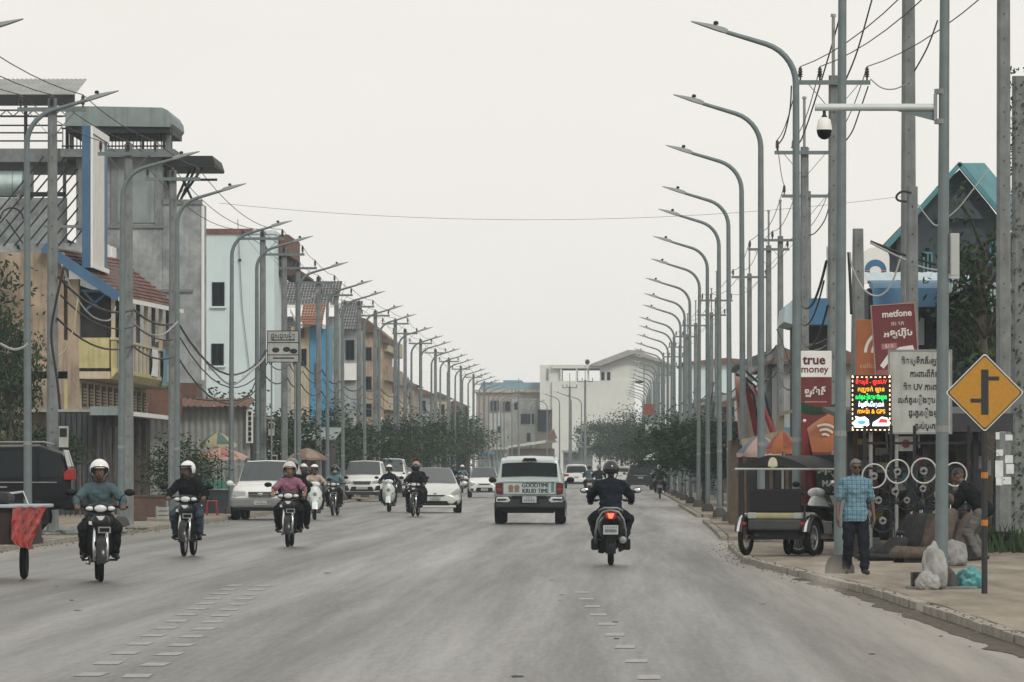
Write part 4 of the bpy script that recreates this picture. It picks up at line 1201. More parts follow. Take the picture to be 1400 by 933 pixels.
for k, (px0, px1, Y, pt, mm, lab) in enumerate(((540, 566, 440, 528, m_beige, "hazy beige house behind the left lamps with flat roof"), (560, 590, 500, 540, m_wall_grey, "hazy grey house further along the left lamps"), (586, 612, 560, 545, m_cream, "hazy cream house near the end of the left lamps"), (606, 636, 640, 556, m_brown, "hazy brown low house beside the far brown block"))):
    b = bld("roadside_house", lab, "house", (xa(px0, Y), Y, 0), "far houses on the left")
    m = MB(); m.bx(xa(px0, Y), xa(px1, Y), Y, Y + 10, 0, za(pt, Y)); m.build("wall", mm, b, world=True)
    m = MB(); m.prism([(xa(px0, Y) - .3, za(pt, Y) + .003), ((xa(px0, Y) + xa(px1, Y)) / 2, za(pt - 9, Y)), (xa(px1, Y) + .5, za(pt, Y) + .003)], Y - .4, Y + 10.2, axis='Y'); m.build("roof", m_rust if k % 2 else m_greytile, b, world=True)
    for j in range(2): window(b, xa(px0 + 4 + j * 11, Y), xa(px0 + 11 + j * 11, Y), za(pt + 22, Y), za(pt + 8, Y), Y, mull=1)

# ---- 6. the far end of the street
m_farw = mat("far_white_render", (.60, .62, .59), .85, var=.08, scale=.25, streak=.15)
m_farb = mat("far_brown_render", (.36, .31, .27), .9, var=.3, scale=.35, streak=.4)  # paled so the colour takes in part of the distance haze
Yf = 640.
def Xf(px): return xa(px, Yf)
fb = bld("brown_block", "far brown stained block with a flat pale blue roof storey", "building", (Xf(695), 650, 0))
m = MB(); m.bx(Xf(651), Xf(755), Yf, Yf + 20, 0, za(537, Yf)); m.build("wall", m_farb, fb, world=True)
m = MB(); m.bx(Xf(648), Xf(757), Yf - .4, Yf + 20, za(537, Yf) + .005, za(533, Yf)); m.build("cornice", m_cream, fb, world=True)
m = MB(); m.bx(Xf(657), Xf(752), Yf + .5, Yf + 18, za(533, Yf), za(523, Yf)); m.bx(Xf(688), Xf(713), Yf + .45, Yf + 18, za(523, Yf) - .02, za(520, Yf)); m.build("roof_storey", mat("far_blue", (.20, .33, .42), .7, var=.06), fb, world=True)
m = MB(); m.bx(Xf(668), Xf(702), Yf - .1, Yf - .01, za(612, Yf), za(565, Yf)); m.bx(Xf(700), Xf(732), Yf - .12, Yf - .02, za(612, Yf), za(545, Yf)); m.build("whitewashed_panel", mat("whitewash", (.42, .43, .40), .9, var=.25, scale=.6, streak=.5), fb, world=True)
for (a, b, c, d) in ((671, 682, 562, 548), (688, 698, 562, 549), (703, 709, 560, 550), (680, 685, 592, 583), (712, 730, 580, 566), (735, 748, 590, 560), (720, 726, 604, 592)):
    window(fb, Xf(a), Xf(b), za(c, Yf), za(d, Yf), Yf - .14, mull=1, proud=.1)
fw = bld("white_block", "far tall white building with an open framed roof terrace", "building", (Xf(790), 640, 0))
Yw = 630.
def Xw(px): return xa(px, Yw)
m = MB(); m.bx(Xw(755), Xw(868), Yw, Yw + 20, 0, za(521, Yw)); m.build("wall", m_farw, fw, world=True)
m = MB(); m.bx(Xw(738), Xw(766), Yw + .5, Yw + 16, za(560, Yw), za(499, Yw)); m.build("stair_tower", m_farw, fw, world=True)
m = MB(); m.bx(Xw(747), Xw(750), Yw + .4, Yw + .49, za(520, Yw), za(504, Yw)); m.build("slot_window", m_wall_grey, fw, world=True)
for px in (766, 787, 802.5):
    m = MB(); m.bx(Xw(px), Xw(px + 2.5), Yw, Yw + .4, za(521, Yw) + .002, za(504, Yw)); m.bx(Xw(px), Xw(px + 2.5), Yw + 9, Yw + 9.4, za(521, Yw) + .002, za(504, Yw)); m.build("post", m_farw, fw, world=True)
m = MB(); m.bx(Xw(755), Xw(820), Yw - .1, Yw + 14, za(504, Yw) + .002, za(499, Yw)); m.build("roof_slab", m_farw, fw, world=True)
m = MB(); m.bx(Xw(820), Xw(880), Yw + .3, Yw + 19, za(521, Yw) + .003, za(500, Yw)); m.build("upper_wall", m_farw, fw, world=True)
for px in (822, 830): window(fw, Xw(px), Xw(px + 4.5), za(520, Yw), za(509, Yw), Yw + .3, mull=0, proud=.08)
m = MB(); m.prism([(Xw(806), za(500, Yw) + .0), (Xw(808), za(498, Yw)), (Xw(858), za(479, Yw)), (Xw(872), za(479, Yw)), (Xw(922), za(500, Yw)), (Xw(922), za(502, Yw)), (Xw(866), za(484, Yw)), (Xw(820), za(501, Yw))], Yw - 1, Yw + 20, axis='Y'); m.build("gable_roof", mat("far_roof", (.34, .33, .31), .8), fw, world=True)
m = MB(); m.prism([(Xw(822), za(500, Yw) + .004), (Xw(866), za(484.5, Yw)), (Xw(915), za(500, Yw) + .004)], Yw + .5, Yw + 18, axis='Y'); m.build("gable_wall", m_farw, fw, world=True)
m = MB(); m.bx(Xw(881), Xw(918), Yw + .5, Yw + 19, 0, za(500, Yw)); m.build("wing_wall", m_farw, fw, world=True)
ds2 = thing("satellite_dish", "tiny dark satellite dish on the white building's roof frame", "satellite dish", (Xw(803), Yw + 1, za(495, Yw)))
m = MB(); m.ball((0, 0, 0), (.28, .12, .32), 10, 6); m.build("bowl", m_dark, ds2); m = MB(); m.bar((0, 0, -.6), (0, 0, 0), .08); m.build("mount", m_dark, ds2)
low = bld("market_roof", "low market hall with a pale sloping roof at the street's end", "building", (Xf(740), 600, 0))
Yl = 605.
m = MB(); m.prism([(xa(694, Yl), za(613, Yl)), (xa(694, Yl), za(610, Yl)), (xa(758, Yl), za(600, Yl)), (xa(762, Yl), za(604, Yl))], Yl, Yl + 12, axis='Y'); m.build("roof", mat("pale_tin", (.5, .5, .46), .7), low, world=True)
m = MB(); m.bx(xa(696, Yl), xa(757, Yl), Yl + 1, Yl + 11, -.02, za(613.5, Yl)); m.build("wall", m_brown, low, world=True)
m = MB(); m.prism([(xa(748, Yl), za(601, Yl)), (xa(757, Yl), za(586, Yl)), (xa(762, Yl), za(600, Yl))], Yl - .6, Yl - .1, axis='Y'); m.build("gable", m_rust, low, world=True)
for k, (px, pz, mm) in enumerate(((655, 618, m_bluel), (672, 612, m_cream), (770, 616, m_tin), (790, 610, m_grey_awn))):
    b = bld("market_stall", ["small blue roofed stall at the street's far end", "small cream stall at the street's far end", "grey tin stall below the white building", "green-grey stall below the white building"][k], "stall", (xa(px, 590), 590, 0))
    m = MB(); m.bx(xa(px, 590), xa(px + 20, 590), 590, 594, 0, za(pz + 3, 590)); m.build("wall", m_wall_grey, b, world=True)
    m = MB(); m.bx(xa(px - 2, 590), xa(px + 22, 590), 588.6, 595, za(pz + 3, 590) + .003, za(pz, 590)); m.build("roof", mm, b, world=True)
# ================================================================== people
m_skin = mat("brown_skin", (.25, .145, .095), .6, var=.12, scale=9)
m_skin_d = mat("dark_brown_skin", (.15, .088, .06), .6, var=.12, scale=9)
m_hair = mat("black_hair", (.012, .011, .011), .5, var=.2)
m_shoe = mat("dark_shoe", (.03, .026, .024), .6, var=.3)
m_eye = mat("eye_white", (.5, .48, .45), .3, var=.02)

def head_shapes(mb, c, Mh):
    """skull, jaw, nose, brow, ears in the head's own frame (y forward)"""
    def P(x, y, z): return c + Mh @ Vector((x, y, z))
    mb.ball(P(0, -.008, .025), (.076, .093, .088), 16, 12, Mh)
    mb.ball(P(0, .02, -.03), (.062, .07, .075), 14, 10, Mh)
    mb.ball(P(0, .055, -.075), (.034, .03, .028), 10, 8, Mh)          # chin
    mb.limb(P(0, .082, .012), P(0, .103, -.022), .011, .017, 8)        # nose
    mb.limb(P(-.045, .072, .028), P(.045, .072, .028), .014, .014, 8)  # brow
    mb.limb(P(-.024, .083, -.052), P(.024, .083, -.052), .011, .011, 8)  # lips
    for s in (-1, 1):
        mb.ball(P(s * .043, .062, -.015), (.02, .018, .022), 8, 6, Mh)    # cheek
        mb.ball(P(s * .078, -.006, -.002), (.012, .02, .032), 8, 6, Mh)   # ear

def hand_shapes(mb, wr, d, up, side, grip):
    """palm, four fingers and a thumb; d points from wrist to knuckles, up is the back of the hand, side=+1 if the thumb lies towards -cross"""
    d = d.normalized(); up = (up - d * up.dot(d)).normalized(); lat = d.cross(up).normalized() * side    # lat points to the thumb
    mb.limb(wr, wr + d * .035, .027, .03, 10)
    for k in (-1, 0, 1): mb.limb(wr + d * .02 + lat * k * .018, wr + d * .082 + lat * k * .024, .017, .015, 8)
    for k, L in enumerate((.068, .078, .073, .056)):
        b = wr + d * .085 + lat * (.033 - k * .022)
        if grip:
            p1 = b + d * L * .42 - up * .012; p2 = p1 - up * L * .42 - d * .004; p3 = p2 - d * L * .33 - up * .006
        else:
            p1 = b + d * L * .45 - up * .008; p2 = p1 + d * L * .3 - up * .016; p3 = p2 + d * L * .14 - up * .024
        mb.limb(b, p1, .0095, .009, 6); mb.limb(p1, p2, .009, .0085, 6); mb.limb(p2, p3, .0085, .007, 6)
    b = wr + d * .03 + lat * .028; p1 = b + lat * .022 + d * .032 - up * .012; p2 = p1 + d * .03 - up * (.02 if grip else .008) - lat * .004
    mb.limb(b, p1, .0125, .011, 6); mb.limb(p1, p2, .011, .009, 6)

def figure(J, name, long_sleeve=True, hem=False, jacket=0., hands=('grip', 'grip'), shoes=True, vox=.011):
    """meshes of a posed person; J holds joint positions, 'face' the direction the head looks"""
    V = {k: Vector(v) for k, v in J.items() if k != 'thumb'}
    f = V['face'].normalized(); z = Vector((0, 0, 1)); rgt = f.cross(z).normalized(); upv = rgt.cross(f)
    Mh = Matrix((rgt, f, upv)).transposed()
    sp = (V['neck'] - V['pelvis']).normalized()
    across = (V['sh_r'] - V['sh_l']).normalized(); fw = sp.cross(across) * -1
    Mt = Matrix((across, across.cross(sp) * -1 if False else sp.cross(across), sp)).transposed()
    def torso(mb, e):
        pv, nk = V['pelvis'], V['neck']
        ax = lambda t: pv.lerp(nk, t)
        for t, (rx, ry, rz_) in ((0, (.155, .115, .12)), (.2, (.145, .108, .12)), (.42, (.14, .102, .13)), (.65, (.16, .108, .14)), (.8, (.135, .09, .10))):
            mb.ball(ax(t), (rx + e, ry + e, rz_ + e), 16, 10, Mt)
        for s in ('l', 'r'): mb.limb(ax(.93), V['sh_' + s], .05 + e, .05 + e, 12); mb.limb(ax(.72), V['sh_' + s] - sp * .03, .08 + e, .05 + e, 12)
    body = MB()
    torso(body, 0)
    body.limb(V['neck'] - sp * .04, V['head'] - upv * .06, .058, .052, 12)
    head_shapes(body, V['head'], Mh)
    for i, s in enumerate(('l', 'r')):
        body.limb(V['sh_' + s], V['el_' + s], .05, .039, 12); body.limb(V['el_' + s], V['wr_' + s], .039, .026, 12)
        d = V.get('hd_' + s, V['wr_' + s] - V['el_' + s])
        hand_shapes(body, V['wr_' + s], d, V.get('hu_' + s, z), 1 if s == 'l' else -1, hands[i] == 'grip')
        body.limb(V['hip_' + s], V['kn_' + s], .08, .056, 12); body.limb(V['kn_' + s], V['an_' + s], .054, .036, 12)
        body.limb(V['an_' + s] - Vector((0, 0, .03)), V['to_' + s], .036, .028, 10)
    out = {'body': unite(body, vox, m_skin, name + "_body")}
    sh = MB(); e = .022 + jacket; torso(sh, e)
    sh.ball(V['pelvis'] - sp * .03, (.178 + jacket, .142 + jacket, .125), 16, 10, Mt)
    sh.limb(V['neck'] - sp * .03, V['neck'] + sp * .012, .072, .064, 12)
    if hem: sh.tube([V['pelvis'] + Vector((0, 0, z_)) for z_ in (.12, .0, -.13)], [.16, .188, .196], 20); sh.v[-60:] = [(x, (y - V['pelvis'].y) * .78 + V['pelvis'].y, z_) for x, y, z_ in sh.v[-60:]]
    for s in ('l', 'r'):
        if long_sleeve:
            sh.limb(V['sh_' + s], V['el_' + s], .066 + jacket, .06 + jacket, 12); sh.limb(V['el_' + s], V['wr_' + s].lerp(V['el_' + s], .1), .053 + jacket, .038 + jacket * .5, 12)
            sh.ball(V['el_' + s], (.06 + jacket, .055 + jacket, .06 + jacket))
        else:
            q = V['sh_' + s].lerp(V['el_' + s], .78); sh.limb(V['sh_' + s], q, .06, .068, 12)
    if not jacket:
        cb = V['neck'] + sp * .01
        for sg in (-1, 1): sh.limb(cb + rgt * sg * .055 + f * .01, cb + rgt * sg * .03 + f * .085 - sp * .06, .018, .012, 8)
    out['shirt'] = unite(sh, vox * 1.15, m_skin, name + "_shirt", 2, .016)
    tr = MB()
    tr.ball(V['pelvis'] - sp * .04, (.16, .122, .12), 16, 10, Mt)
    for s in ('l', 'r'):
        tr.limb(V['hip_' + s], V['kn_' + s], .104, .086, 12); tr.limb(V['kn_' + s], V['an_' + s] + (V['kn_' + s] - V['an_' + s]) * .05, .085, .068, 12)
    out['trousers'] = unite(tr, vox * 1.15, m_skin, name + "_trousers", 2, .016)
    if shoes:
        for s in ('l', 'r'):
            so = MB(); a = V['an_' + s] - Vector((0, 0, .035)); b = V['to_' + s]
            so.limb(a - (b - a) * .25, b, .043, .036, 10); so.limb(a, a + Vector((0, 0, .05)), .046, .045, 10)
            out['shoe_' + s] = unite(so, vox, m_shoe, name + "_shoe", 2)
    ey = MB()
    for s in (-1, 1): ey.ball(V['head'] + Mh @ Vector((s * .03, .081, .008)), (.011, .006, .006), 8, 6, Mh)
    pu = MB()
    for s in (-1, 1): pu.ball(V['head'] + Mh @ Vector((s * .03, .0855, .008)), (.005, .004, .005), 6, 4, Mh)
    out['eyes'] = ey.mesh(name + "_eyes", m_eye, True); out['pupils'] = pu.mesh(name + "_pupils", m_hair, True)
    out['Mh'] = Mh; out['head'] = V['head']
    return out

def helmet_mesh(full=False):
    """open-faced shell; the opening faces +y"""
    bm = bmesh.new()
    bmesh.ops.create_uvsphere(bm, u_segments=28, v_segments=20, radius=1)
    for v in bm.verts:
        v.co = Vector((v.co.x * .124, v.co.y * .142 - .008, v.co.z * .135 + .035))
    dele = [f for f in bm.faces if (lambda c: c.z < -.045 or (c.y > .035 and c.z < (.055 if not full else .05) and abs(c.x) < .105 and (not full or c.z > -.03)))(f.calc_center_median())]
    bmesh.ops.delete(bm, geom=dele, context='FACES')
    me = bpy.data.meshes.new("h"); bm.to_mesh(me); bm.free()
    o = bpy.data.objects.new("h", me)
    so = o.modifiers.new("s", 'SOLIDIFY'); so.thickness = .016; so.offset = 0
    su = o.modifiers.new("u", 'SUBSURF'); su.levels = 1; su.render_levels = 1
    out = baked(o); out.polygons.foreach_set('use_smooth', [True] * len(out.polygons)); out.name = "helmet"
    return out
ME_HELMET = helmet_mesh()
def helmet_extra():
    pk = MB()
    vs_ = []; fs_ = []
    for i in range(11):
        a = R(-62 + 124 * i / 10)
        for r_, zz in ((.138, .083), (.185, .062), (.183, .056), (.136, .075)): vs_.append((math.sin(a) * r_ * .93, math.cos(a) * r_, zz + .02))
    for i in range(10):
        for j in range(4): fs_.append((i * 4 + j, i * 4 + (j + 1) % 4, i * 4 + 4 + (j + 1) % 4, i * 4 + 4 + j))
    pk.add(vs_, fs_)
    st = MB()
    st.tube([(-.11, .02, -.04), (-.07, .06, -.12), (0, .075, -.135), (.07, .06, -.12), (.11, .02, -.04)], .008, 6)
    rim = MB(); pts = [(-.112, .045, -.04), (-.115, .06, .05), (-.07, .115, .075), (0, .135, .08), (.07, .115, .075), (.115, .06, .05), (.112, .045, -.04)]
    rim.tube(pts, .008, 6)
    return pk.mesh("peak", m_black), st.mesh("chin_strap", m_black, True), rim.mesh("helmet_rim", m_black, True)
ME_PEAK, ME_STRAP, ME_RIM = helmet_extra()
vz = MB(); vs_ = []; fs_ = []
for i in range(13):
    a = R(-75 + 150 * i / 12)
    for zz, r_ in ((.075, .146), (.02, .152), (-.05, .14)): vs_.append((math.sin(a) * r_ * .88, math.cos(a) * r_ - .005, zz))
for i in range(12):
    for j in range(2): fs_.append((i * 3 + j, i * 3 + j + 1, i * 3 + j + 4, i * 3 + j + 3))
vz.add(vs_, fs_); ME_VISOR = vz.mesh("visor", m_glass, True)
MASK = MB(); MASK.ball((0, .045, -.05), (.07, .066, .056), 14, 10); ME_MASK = MASK.mesh("face_mask", mat("blue_mask", (.25, .36, .42)), True)

def setmat(o, m):
    for s in o.material_slots:
        s.link = 'OBJECT'; s.material = m

def person(fig, label, loc, rz, shirt, trousers, skin=m_skin_d, helmet=None, peak=False, visor=False, mask=False, group=None, sc=1., shoe=m_shoe, hair=False, band=None):
    t = thing("person", label, "person", loc, rz, group); t.scale = (sc,) * 3
    b = mobj("body", fig['body'], t); setmat(b, skin)
    s = mobj("shirt", fig['shirt'], t); setmat(s, shirt)
    q = mobj("trousers", fig['trousers'], t); setmat(q, trousers)
    for k in ('shoe_l', 'shoe_r'):
        if k in fig: setmat(mobj("shoe", fig[k], t), shoe)
    if abs(rz) > .5: mobj("eyes", fig['eyes'], b); mobj("pupils", fig['pupils'], b)
    M4 = Matrix.Translation(fig['head']) @ fig['Mh'].to_4x4()
    def put(n, me, par):
        o = mobj(n, me, par); o.matrix_basis = M4 if par is t else Matrix.Identity(4); return o
    if helmet:
        h = put("helmet", ME_HELMET, t); h.data.materials or h.data.materials.append(m_white)
        setmat(h, helmet)
        put("chin_strap", ME_STRAP, h); r_ = put("helmet_rim", ME_RIM, h)
        if peak: put("peak", ME_PEAK, h)
        if visor: put("visor", ME_VISOR, h)
    if mask: put("face_mask", ME_MASK, t)
    return t
ME_HELMET.materials.append(m_white)

# ---- poses (local frame: +y forward)
def seated(lean=0., turn=0., hx=.31, hy=.37, hz=1.0, knee=.2, passenger=False, foot_z=.33):
    s_ = math.sin(turn); c_ = math.cos(turn)
    J = dict(pelvis=(0, -.16, .86), neck=(lean * .5, -.06, 1.33), head=(lean * .6, .0, 1.475), face=(s_, c_, -.05),
             sh_l=(-.175 + lean * .45, -.06, 1.245), sh_r=(.175 + lean * .45, -.06, 1.245),
             el_l=(-.31, .09, 1.09), el_r=(.31, .09, 1.09), wr_l=(-hx, hy - .08, hz + .02), wr_r=(hx, hy - .08, hz + .02),
             hd_l=(.03, 1, -.12), hd_r=(-.03, 1, -.12), hu_l=(0, .1, 1), hu_r=(0, .1, 1),
             hip_l=(-.1, -.13, .83), hip_r=(.1, -.13, .83), kn_l=(-knee - .02, .29, .72), kn_r=(knee + .02, .29, .72),
             an_l=(-.2, .09, foot_z + .06), an_r=(.2, .09, foot_z + .06), to_l=(-.235, .27, foot_z), to_r=(.235, .27, foot_z), thumb=1)
    if passenger:
        J.update(pelvis=(0, -.5, .9), neck=(.03, -.42, 1.36), head=(.05, -.36, 1.51), sh_l=(-.17, -.42, 1.28), sh_r=(.17, -.42, 1.28), el_l=(-.27, -.3, 1.08), el_r=(.27, -.3, 1.08),
                 wr_l=(-.2, -.1, .93), wr_r=(.2, -.1, .93), hip_l=(-.11, -.46, .87), hip_r=(.11, -.46, .87), kn_l=(-.26, -.08, .74), kn_r=(.26, -.08, .74), an_l=(-.24, -.26, .4), an_r=(.24, -.26, .4), to_l=(-.27, -.1, .34), to_r=(.27, -.1, .34))
    return J
FIG_RIDE = figure(seated(), "rider")
FIG_RIDE_TURN = figure(seated(lean=.03, turn=.45), "rider_turned", jacket=.012)
FIG_RIDE_SHORT = figure(seated(), "rider_short", long_sleeve=False)
FIG_PASS = figure(seated(passenger=True), "passenger")
FIG_BACK = figure(seated(hx=.33, hy=.33, hz=.98, knee=.27), "rider_wide", jacket=.018)

# ================================================================== motorbikes
m_tl = mat("red_lens", (.30, .02, .015), .2, var=.05)
m_amber = mat("amber_lens", (.45, .17, .02), .2, var=.05)
m_lens = mat("clear_lens", (.55, .58, .58), .12, var=.05, spec=.7)
m_plate = mat("number_plate", (.40, .43, .43), .5, var=.08, scale=14)
m_bikebl = mat("black_bike_paint", (.014, .015, .018), .3, var=.2, coat=.2, spec=.25)
m_engine = mat("dull_alloy", (.16, .16, .16), .45, metal=.6, var=.3)
m_seat = mat("black_vinyl", (.016, .016, .017), .6, var=.2, spec=.12)

def arc_band(mb, c, r, w, a0, a1, th=.012, n=14):
    vs_ = []; fs_ = []
    for i in range(n + 1):
        a = R(a0 + (a1 - a0) * i / n)
        for rr, xx in ((r, -w / 2), (r + w * .18, 0), (r, w / 2), (r - th, w / 2), (r + w * .18 - th, 0), (r - th, -w / 2)):
            vs_.append((c[0] + xx, c[1] + math.cos(a) * rr, c[2] + math.sin(a) * rr))
    for i in range(n):
        for j in range(6): fs_.append((i * 6 + j, i * 6 + (j + 1) % 6, i * 6 + 6 + (j + 1) % 6, i * 6 + 6 + j))
    fs_ += [tuple(range(6)), tuple(range(n * 6, n * 6 + 6))]
    return mb.add(vs_, fs_)

def bike_wheel(t, y, r, w, spokes, hub=.05, name="wheel"):
    rm = MB(); rm.torus((0, y, r), r - w * .95, w * .28, 'X', 26, 6); rm.lathe([(hub, -.05), (hub, .05)], (0, y, r), 12, axis='X')
    if spokes:
        for k in range(spokes):
            a = 2 * math.pi * k / spokes; rm.bar((.03 if k % 2 else -.03, y, r), (0, y + math.cos(a) * (r - w), r + math.sin(a) * (r - w)), .006)
    else:
        for k in range(5):
            a = 2 * math.pi * k / 5; rm.bar((0, y, r), (0, y + math.cos(a) * (r - w), r + math.sin(a) * (r - w)), .04, .03)
    o = rm.build(name, m_steel, t, smooth=35)
    ty = MB(); ty.torus((0, y, r), r - w * .5, w * .5, 'X', 30, 8); ty.build("tyre", m_rubber, o, smooth=True)
    return o

def mirror_pair(t, m=m_black, hx=.24, hz=1.0, hy=.34, sp=.36, top=1.2):
    for s in (-1, 1):
        q = MB(); q.tube([(s * hx, hy, hz), (s * (hx + .04), hy + .02, top - .06), (s * sp, hy, top - .01)], .007, 6)
        q.ball((s * (sp + .035), hy - .01, top), (.075, .028, .048), 12, 8)
        mr = q.build("mirror", m, t, smooth=True)
        g_ = MB(); g_.ball((s * (sp + .035), hy - .034, top), (.064, .008, .038), 12, 6); g_.build("mirror_glass", m_chrome, mr, smooth=True)

def make_underbone(label="x", paint=m_bikebl, shield=None, plate_front=True):
    t = thing("motorbike", label, "motorbike")
    shield = shield or paint
    r = .285
    bike_wheel(t, .62, r, .075, 18); bike_wheel(t, -.62, r, .085, 18)
    fk = MB()
    for s in (-1, 1): fk.tube([(s * .085, .62, r), (s * .085, .545, .52), (s * .075, .47, .78)], [.022, .026, .024], 8)
    fk.build("fork", m_chrome, t, smooth=True)
    fe = MB(); arc_band(fe, (0, .62, r), .325, .125, -5, 150); fe.build("front_mudguard", shield, t, smooth=40)
    # leg shield: swept wings either side of the steering column
    sh = MB(); rows = [(.30, .30, .115, .12), (.42, .36, .17, .17), (.58, .42, .21, .20), (.74, .45, .215, .17), (.88, .44, .16, .10)]
    vs_ = []; fs_ = []
    for z, y, w, bk in rows:
        for k in range(9):
            u = k / 4 - 1; vs_.append((u * w, y - abs(u) ** 1.7 * bk + .02 * (1 - abs(u)), z))
    n = len(vs_)
    vs_ += [(x * .97, y - .035, z) for x, y, z in vs_]
    for i in range(len(rows) - 1):
        for k in range(8):
            a = i * 9 + k; fs_ += [(a, a + 1, a + 10, a + 9), (n + a, n + a + 9, n + a + 10, n + a + 1)]
    for i in range(len(rows) - 1):
        for k in (0, 8): a = i * 9 + k; fs_.append((a, a + 9, n + a + 9, n + a))
    for k in range(8): fs_ += [(k, n + k, n + k + 1, k + 1), (n - 9 + k, n - 8 + k, 2 * n - 8 + k, 2 * n - 9 + k)]
    sh.add(vs_, fs_); so = sh.build("leg_shield", shield, t, smooth=40)
    nz = MB(); nz.ball((0, .47, .80), (.13, .075, .12), 14, 8); nz.build("nose_cowl", shield, t, smooth=True)
    em = MB(); em.prism([(-.06, .885), (.06, .885), (.02, .83), (-.02, .83)], .52, .55, axis='Y'); em.build("badge", m_lens, t)
    pk_ = MB(); pk_.prism([(.055, .80), (.155, .82), (.16, .775), (.06, .755)], .462, .5, axis='Y'); pk_.build("position_light", m_lens, t)
    if plate_front:
        pl_ = MB(); pl_.box((-.05, .575, .70), (.17, .01, .085)); p_ = pl_.build("plate_holder", m_steel, t)
        q = MB(); q.box((-.05, .582, .70), (.13, .006, .05)); q.build("plate_panel", m_black, p_)
    # bars, binnacle
    hb_ = MB(); hb_.tube([(-.34, .30, 1.0), (-.2, .37, 1.02), (0, .42, 1.0), (.2, .37, 1.02), (.34, .30, 1.0)], .012, 8)
    h = hb_.build("handlebar", m_black, t, smooth=True)
    gp = MB()
    for s in (-1, 1): gp.limb((s * .27, .335, 1.008), (s * .36, .29, 1.0), .018, .018, 8); gp.bar((s * .2, .40, 1.0), (s * .35, .37, .99), .012)
    gp.build("grip", m_rubber, h, smooth=True)
    bn = MB()
    secs = [(-.215, .35, .985, .025, .03), (-.15, .41, .985, .055, .055), (-.06, .45, .99, .075, .075), (.06, .45, .99, .075, .075), (.15, .41, .985, .055, .055), (.215, .35, .985, .025, .03)]
    vs_ = []; fs_ = []
    for x, y, z, ry, rz_ in secs:
        for j in range(10): a = 2 * math.pi * j / 10; vs_.append((x, y - .05 + math.cos(a) * ry, z + math.sin(a) * rz_))
    for i in range(5):
        for j in range(10): fs_.append((i * 10 + j, i * 10 + (j + 1) % 10, i * 10 + 10 + (j + 1) % 10, i * 10 + 10 + j))
    fs_ += [tuple(range(10)), tuple(range(50, 60))]
    bn.add(vs_, fs_); bo = bn.build("headlight_cowl", paint, t, smooth=True)
    hl_ = MB(); hl_.ball((0, .462, .985), (.085, .03, .05), 16, 8); hl_.build("headlight", m_lens, bo, smooth=True)
    for s in (-1, 1):
        q = MB(); q.ball((s * .14, .425, .985), (.06, .03, .032), 12, 8); q.build("indicator", m_lens, bo, smooth=True)
    # frame, engine, body
    fr = MB(); fr.tube([(0, .46, .85), (0, .2, .52), (0, -.1, .45), (0, -.45, .6)], .035, 8); fr.build("frame", m_black, t, smooth=True)
    en = MB(); en.box((0, .02, .36), (.2, .34, .16)); en.lathe([(.085, -.13), (.09, 0), (.085, .13)], (0, -.05, .34), 14, axis='X'); en.lathe([(.06, .16), (.068, .2), (.06, .33)], (0, 0.02, .4), 10, axis='Y')
    en.build("engine", m_engine, t, bevel=.012)
    bd = MB(); secs = [(.05, .60, .05, .07), (-.1, .66, .1, .09), (-.35, .68, .115, .09), (-.6, .72, .09, .075), (-.8, .78, .045, .05)]
    vs_ = []; fs_ = []
    for y, z, rx, rz_ in secs:
        for j in range(10): a = 2 * math.pi * j / 10; vs_.append((math.cos(a) * rx, y, z + math.sin(a) * rz_))
    for i in range(4):
        for j in range(10): fs_.append((i * 10 + j, i * 10 + (j + 1) % 10, i * 10 + 10 + (j + 1) % 10, i * 10 + 10 + j))
    fs_ += [tuple(range(10)), tuple(range(40, 50))]
    bd.add(vs_, fs_); bd.build("tail_body", paint, t, smooth=True)
    se = MB(); secs = [(.06, .74, .08, .03), (-.1, .765, .12, .04), (-.4, .775, .13, .045), (-.7, .815, .11, .04)]
    vs_ = []; fs_ = []
    for y, z, rx, rz_ in secs:
        for j in range(10): a = 2 * math.pi * j / 10; vs_.append((math.cos(a) * rx, y, z + math.sin(a) * rz_))
    for i in range(3):
        for j in range(10): fs_.append((i * 10 + j, i * 10 + (j + 1) % 10, i * 10 + 10 + (j + 1) % 10, i * 10 + 10 + j))
    fs_ += [tuple(range(10)), tuple(range(30, 40))]
    se.add(vs_, fs_); se.build("seat", m_seat, t, smooth=True)
    rf_ = MB(); arc_band(rf_, (0, -.62, r), .34, .13, 40, 175); rf_.build("rear_mudguard", m_black, t, smooth=40)
    tl = MB(); tl.ball((0, -.83, .78), (.07, .04, .035), 10, 6); tl.build("tail_light", m_tl, t, smooth=True)
    pl_ = MB(); pl_.box((0, -.93, .60), (.2, .01, .14)); pl_.build("number_plate", m_plate, t)
    rk = MB(); rk.tube([(-.12, -.5, .83), (-.12, -.85, .87), (.12, -.85, .87), (.12, -.5, .83)], .011, 6); rk.build("grab_rail", m_chrome, t)
    sk = MB()
    for s in (-1, 1): sk.tube([(s * .12, -.6, .3), (s * .12, -.5, .66)], .028, 8)
    sk.build("shock_absorber", m_steel, t)
    sa = MB()
    for s in (-1, 1): sa.bar((s * .09, -.1, .34), (s * .09, -.62, r), .03, .05)
    sa.build("swing_arm", m_black, t)
    ex = MB(); ex.tube([(.1, .2, .36), (.14, .1, .24), (.15, -.3, .26), (.16, -.78, .34)], [.016, .018, .042, .046], 10); ex.build("exhaust", m_chrome, t, smooth=40)
    for (w_, y_, z_) in ((.24, .1, .29), (.26, -.3, .36)):
        fp = MB(); fp.tube([(-w_, y_, z_), (w_, y_, z_)], .014, 6); fp.build("footpeg", m_rubber, t)
    mirror_pair(t)
    return t

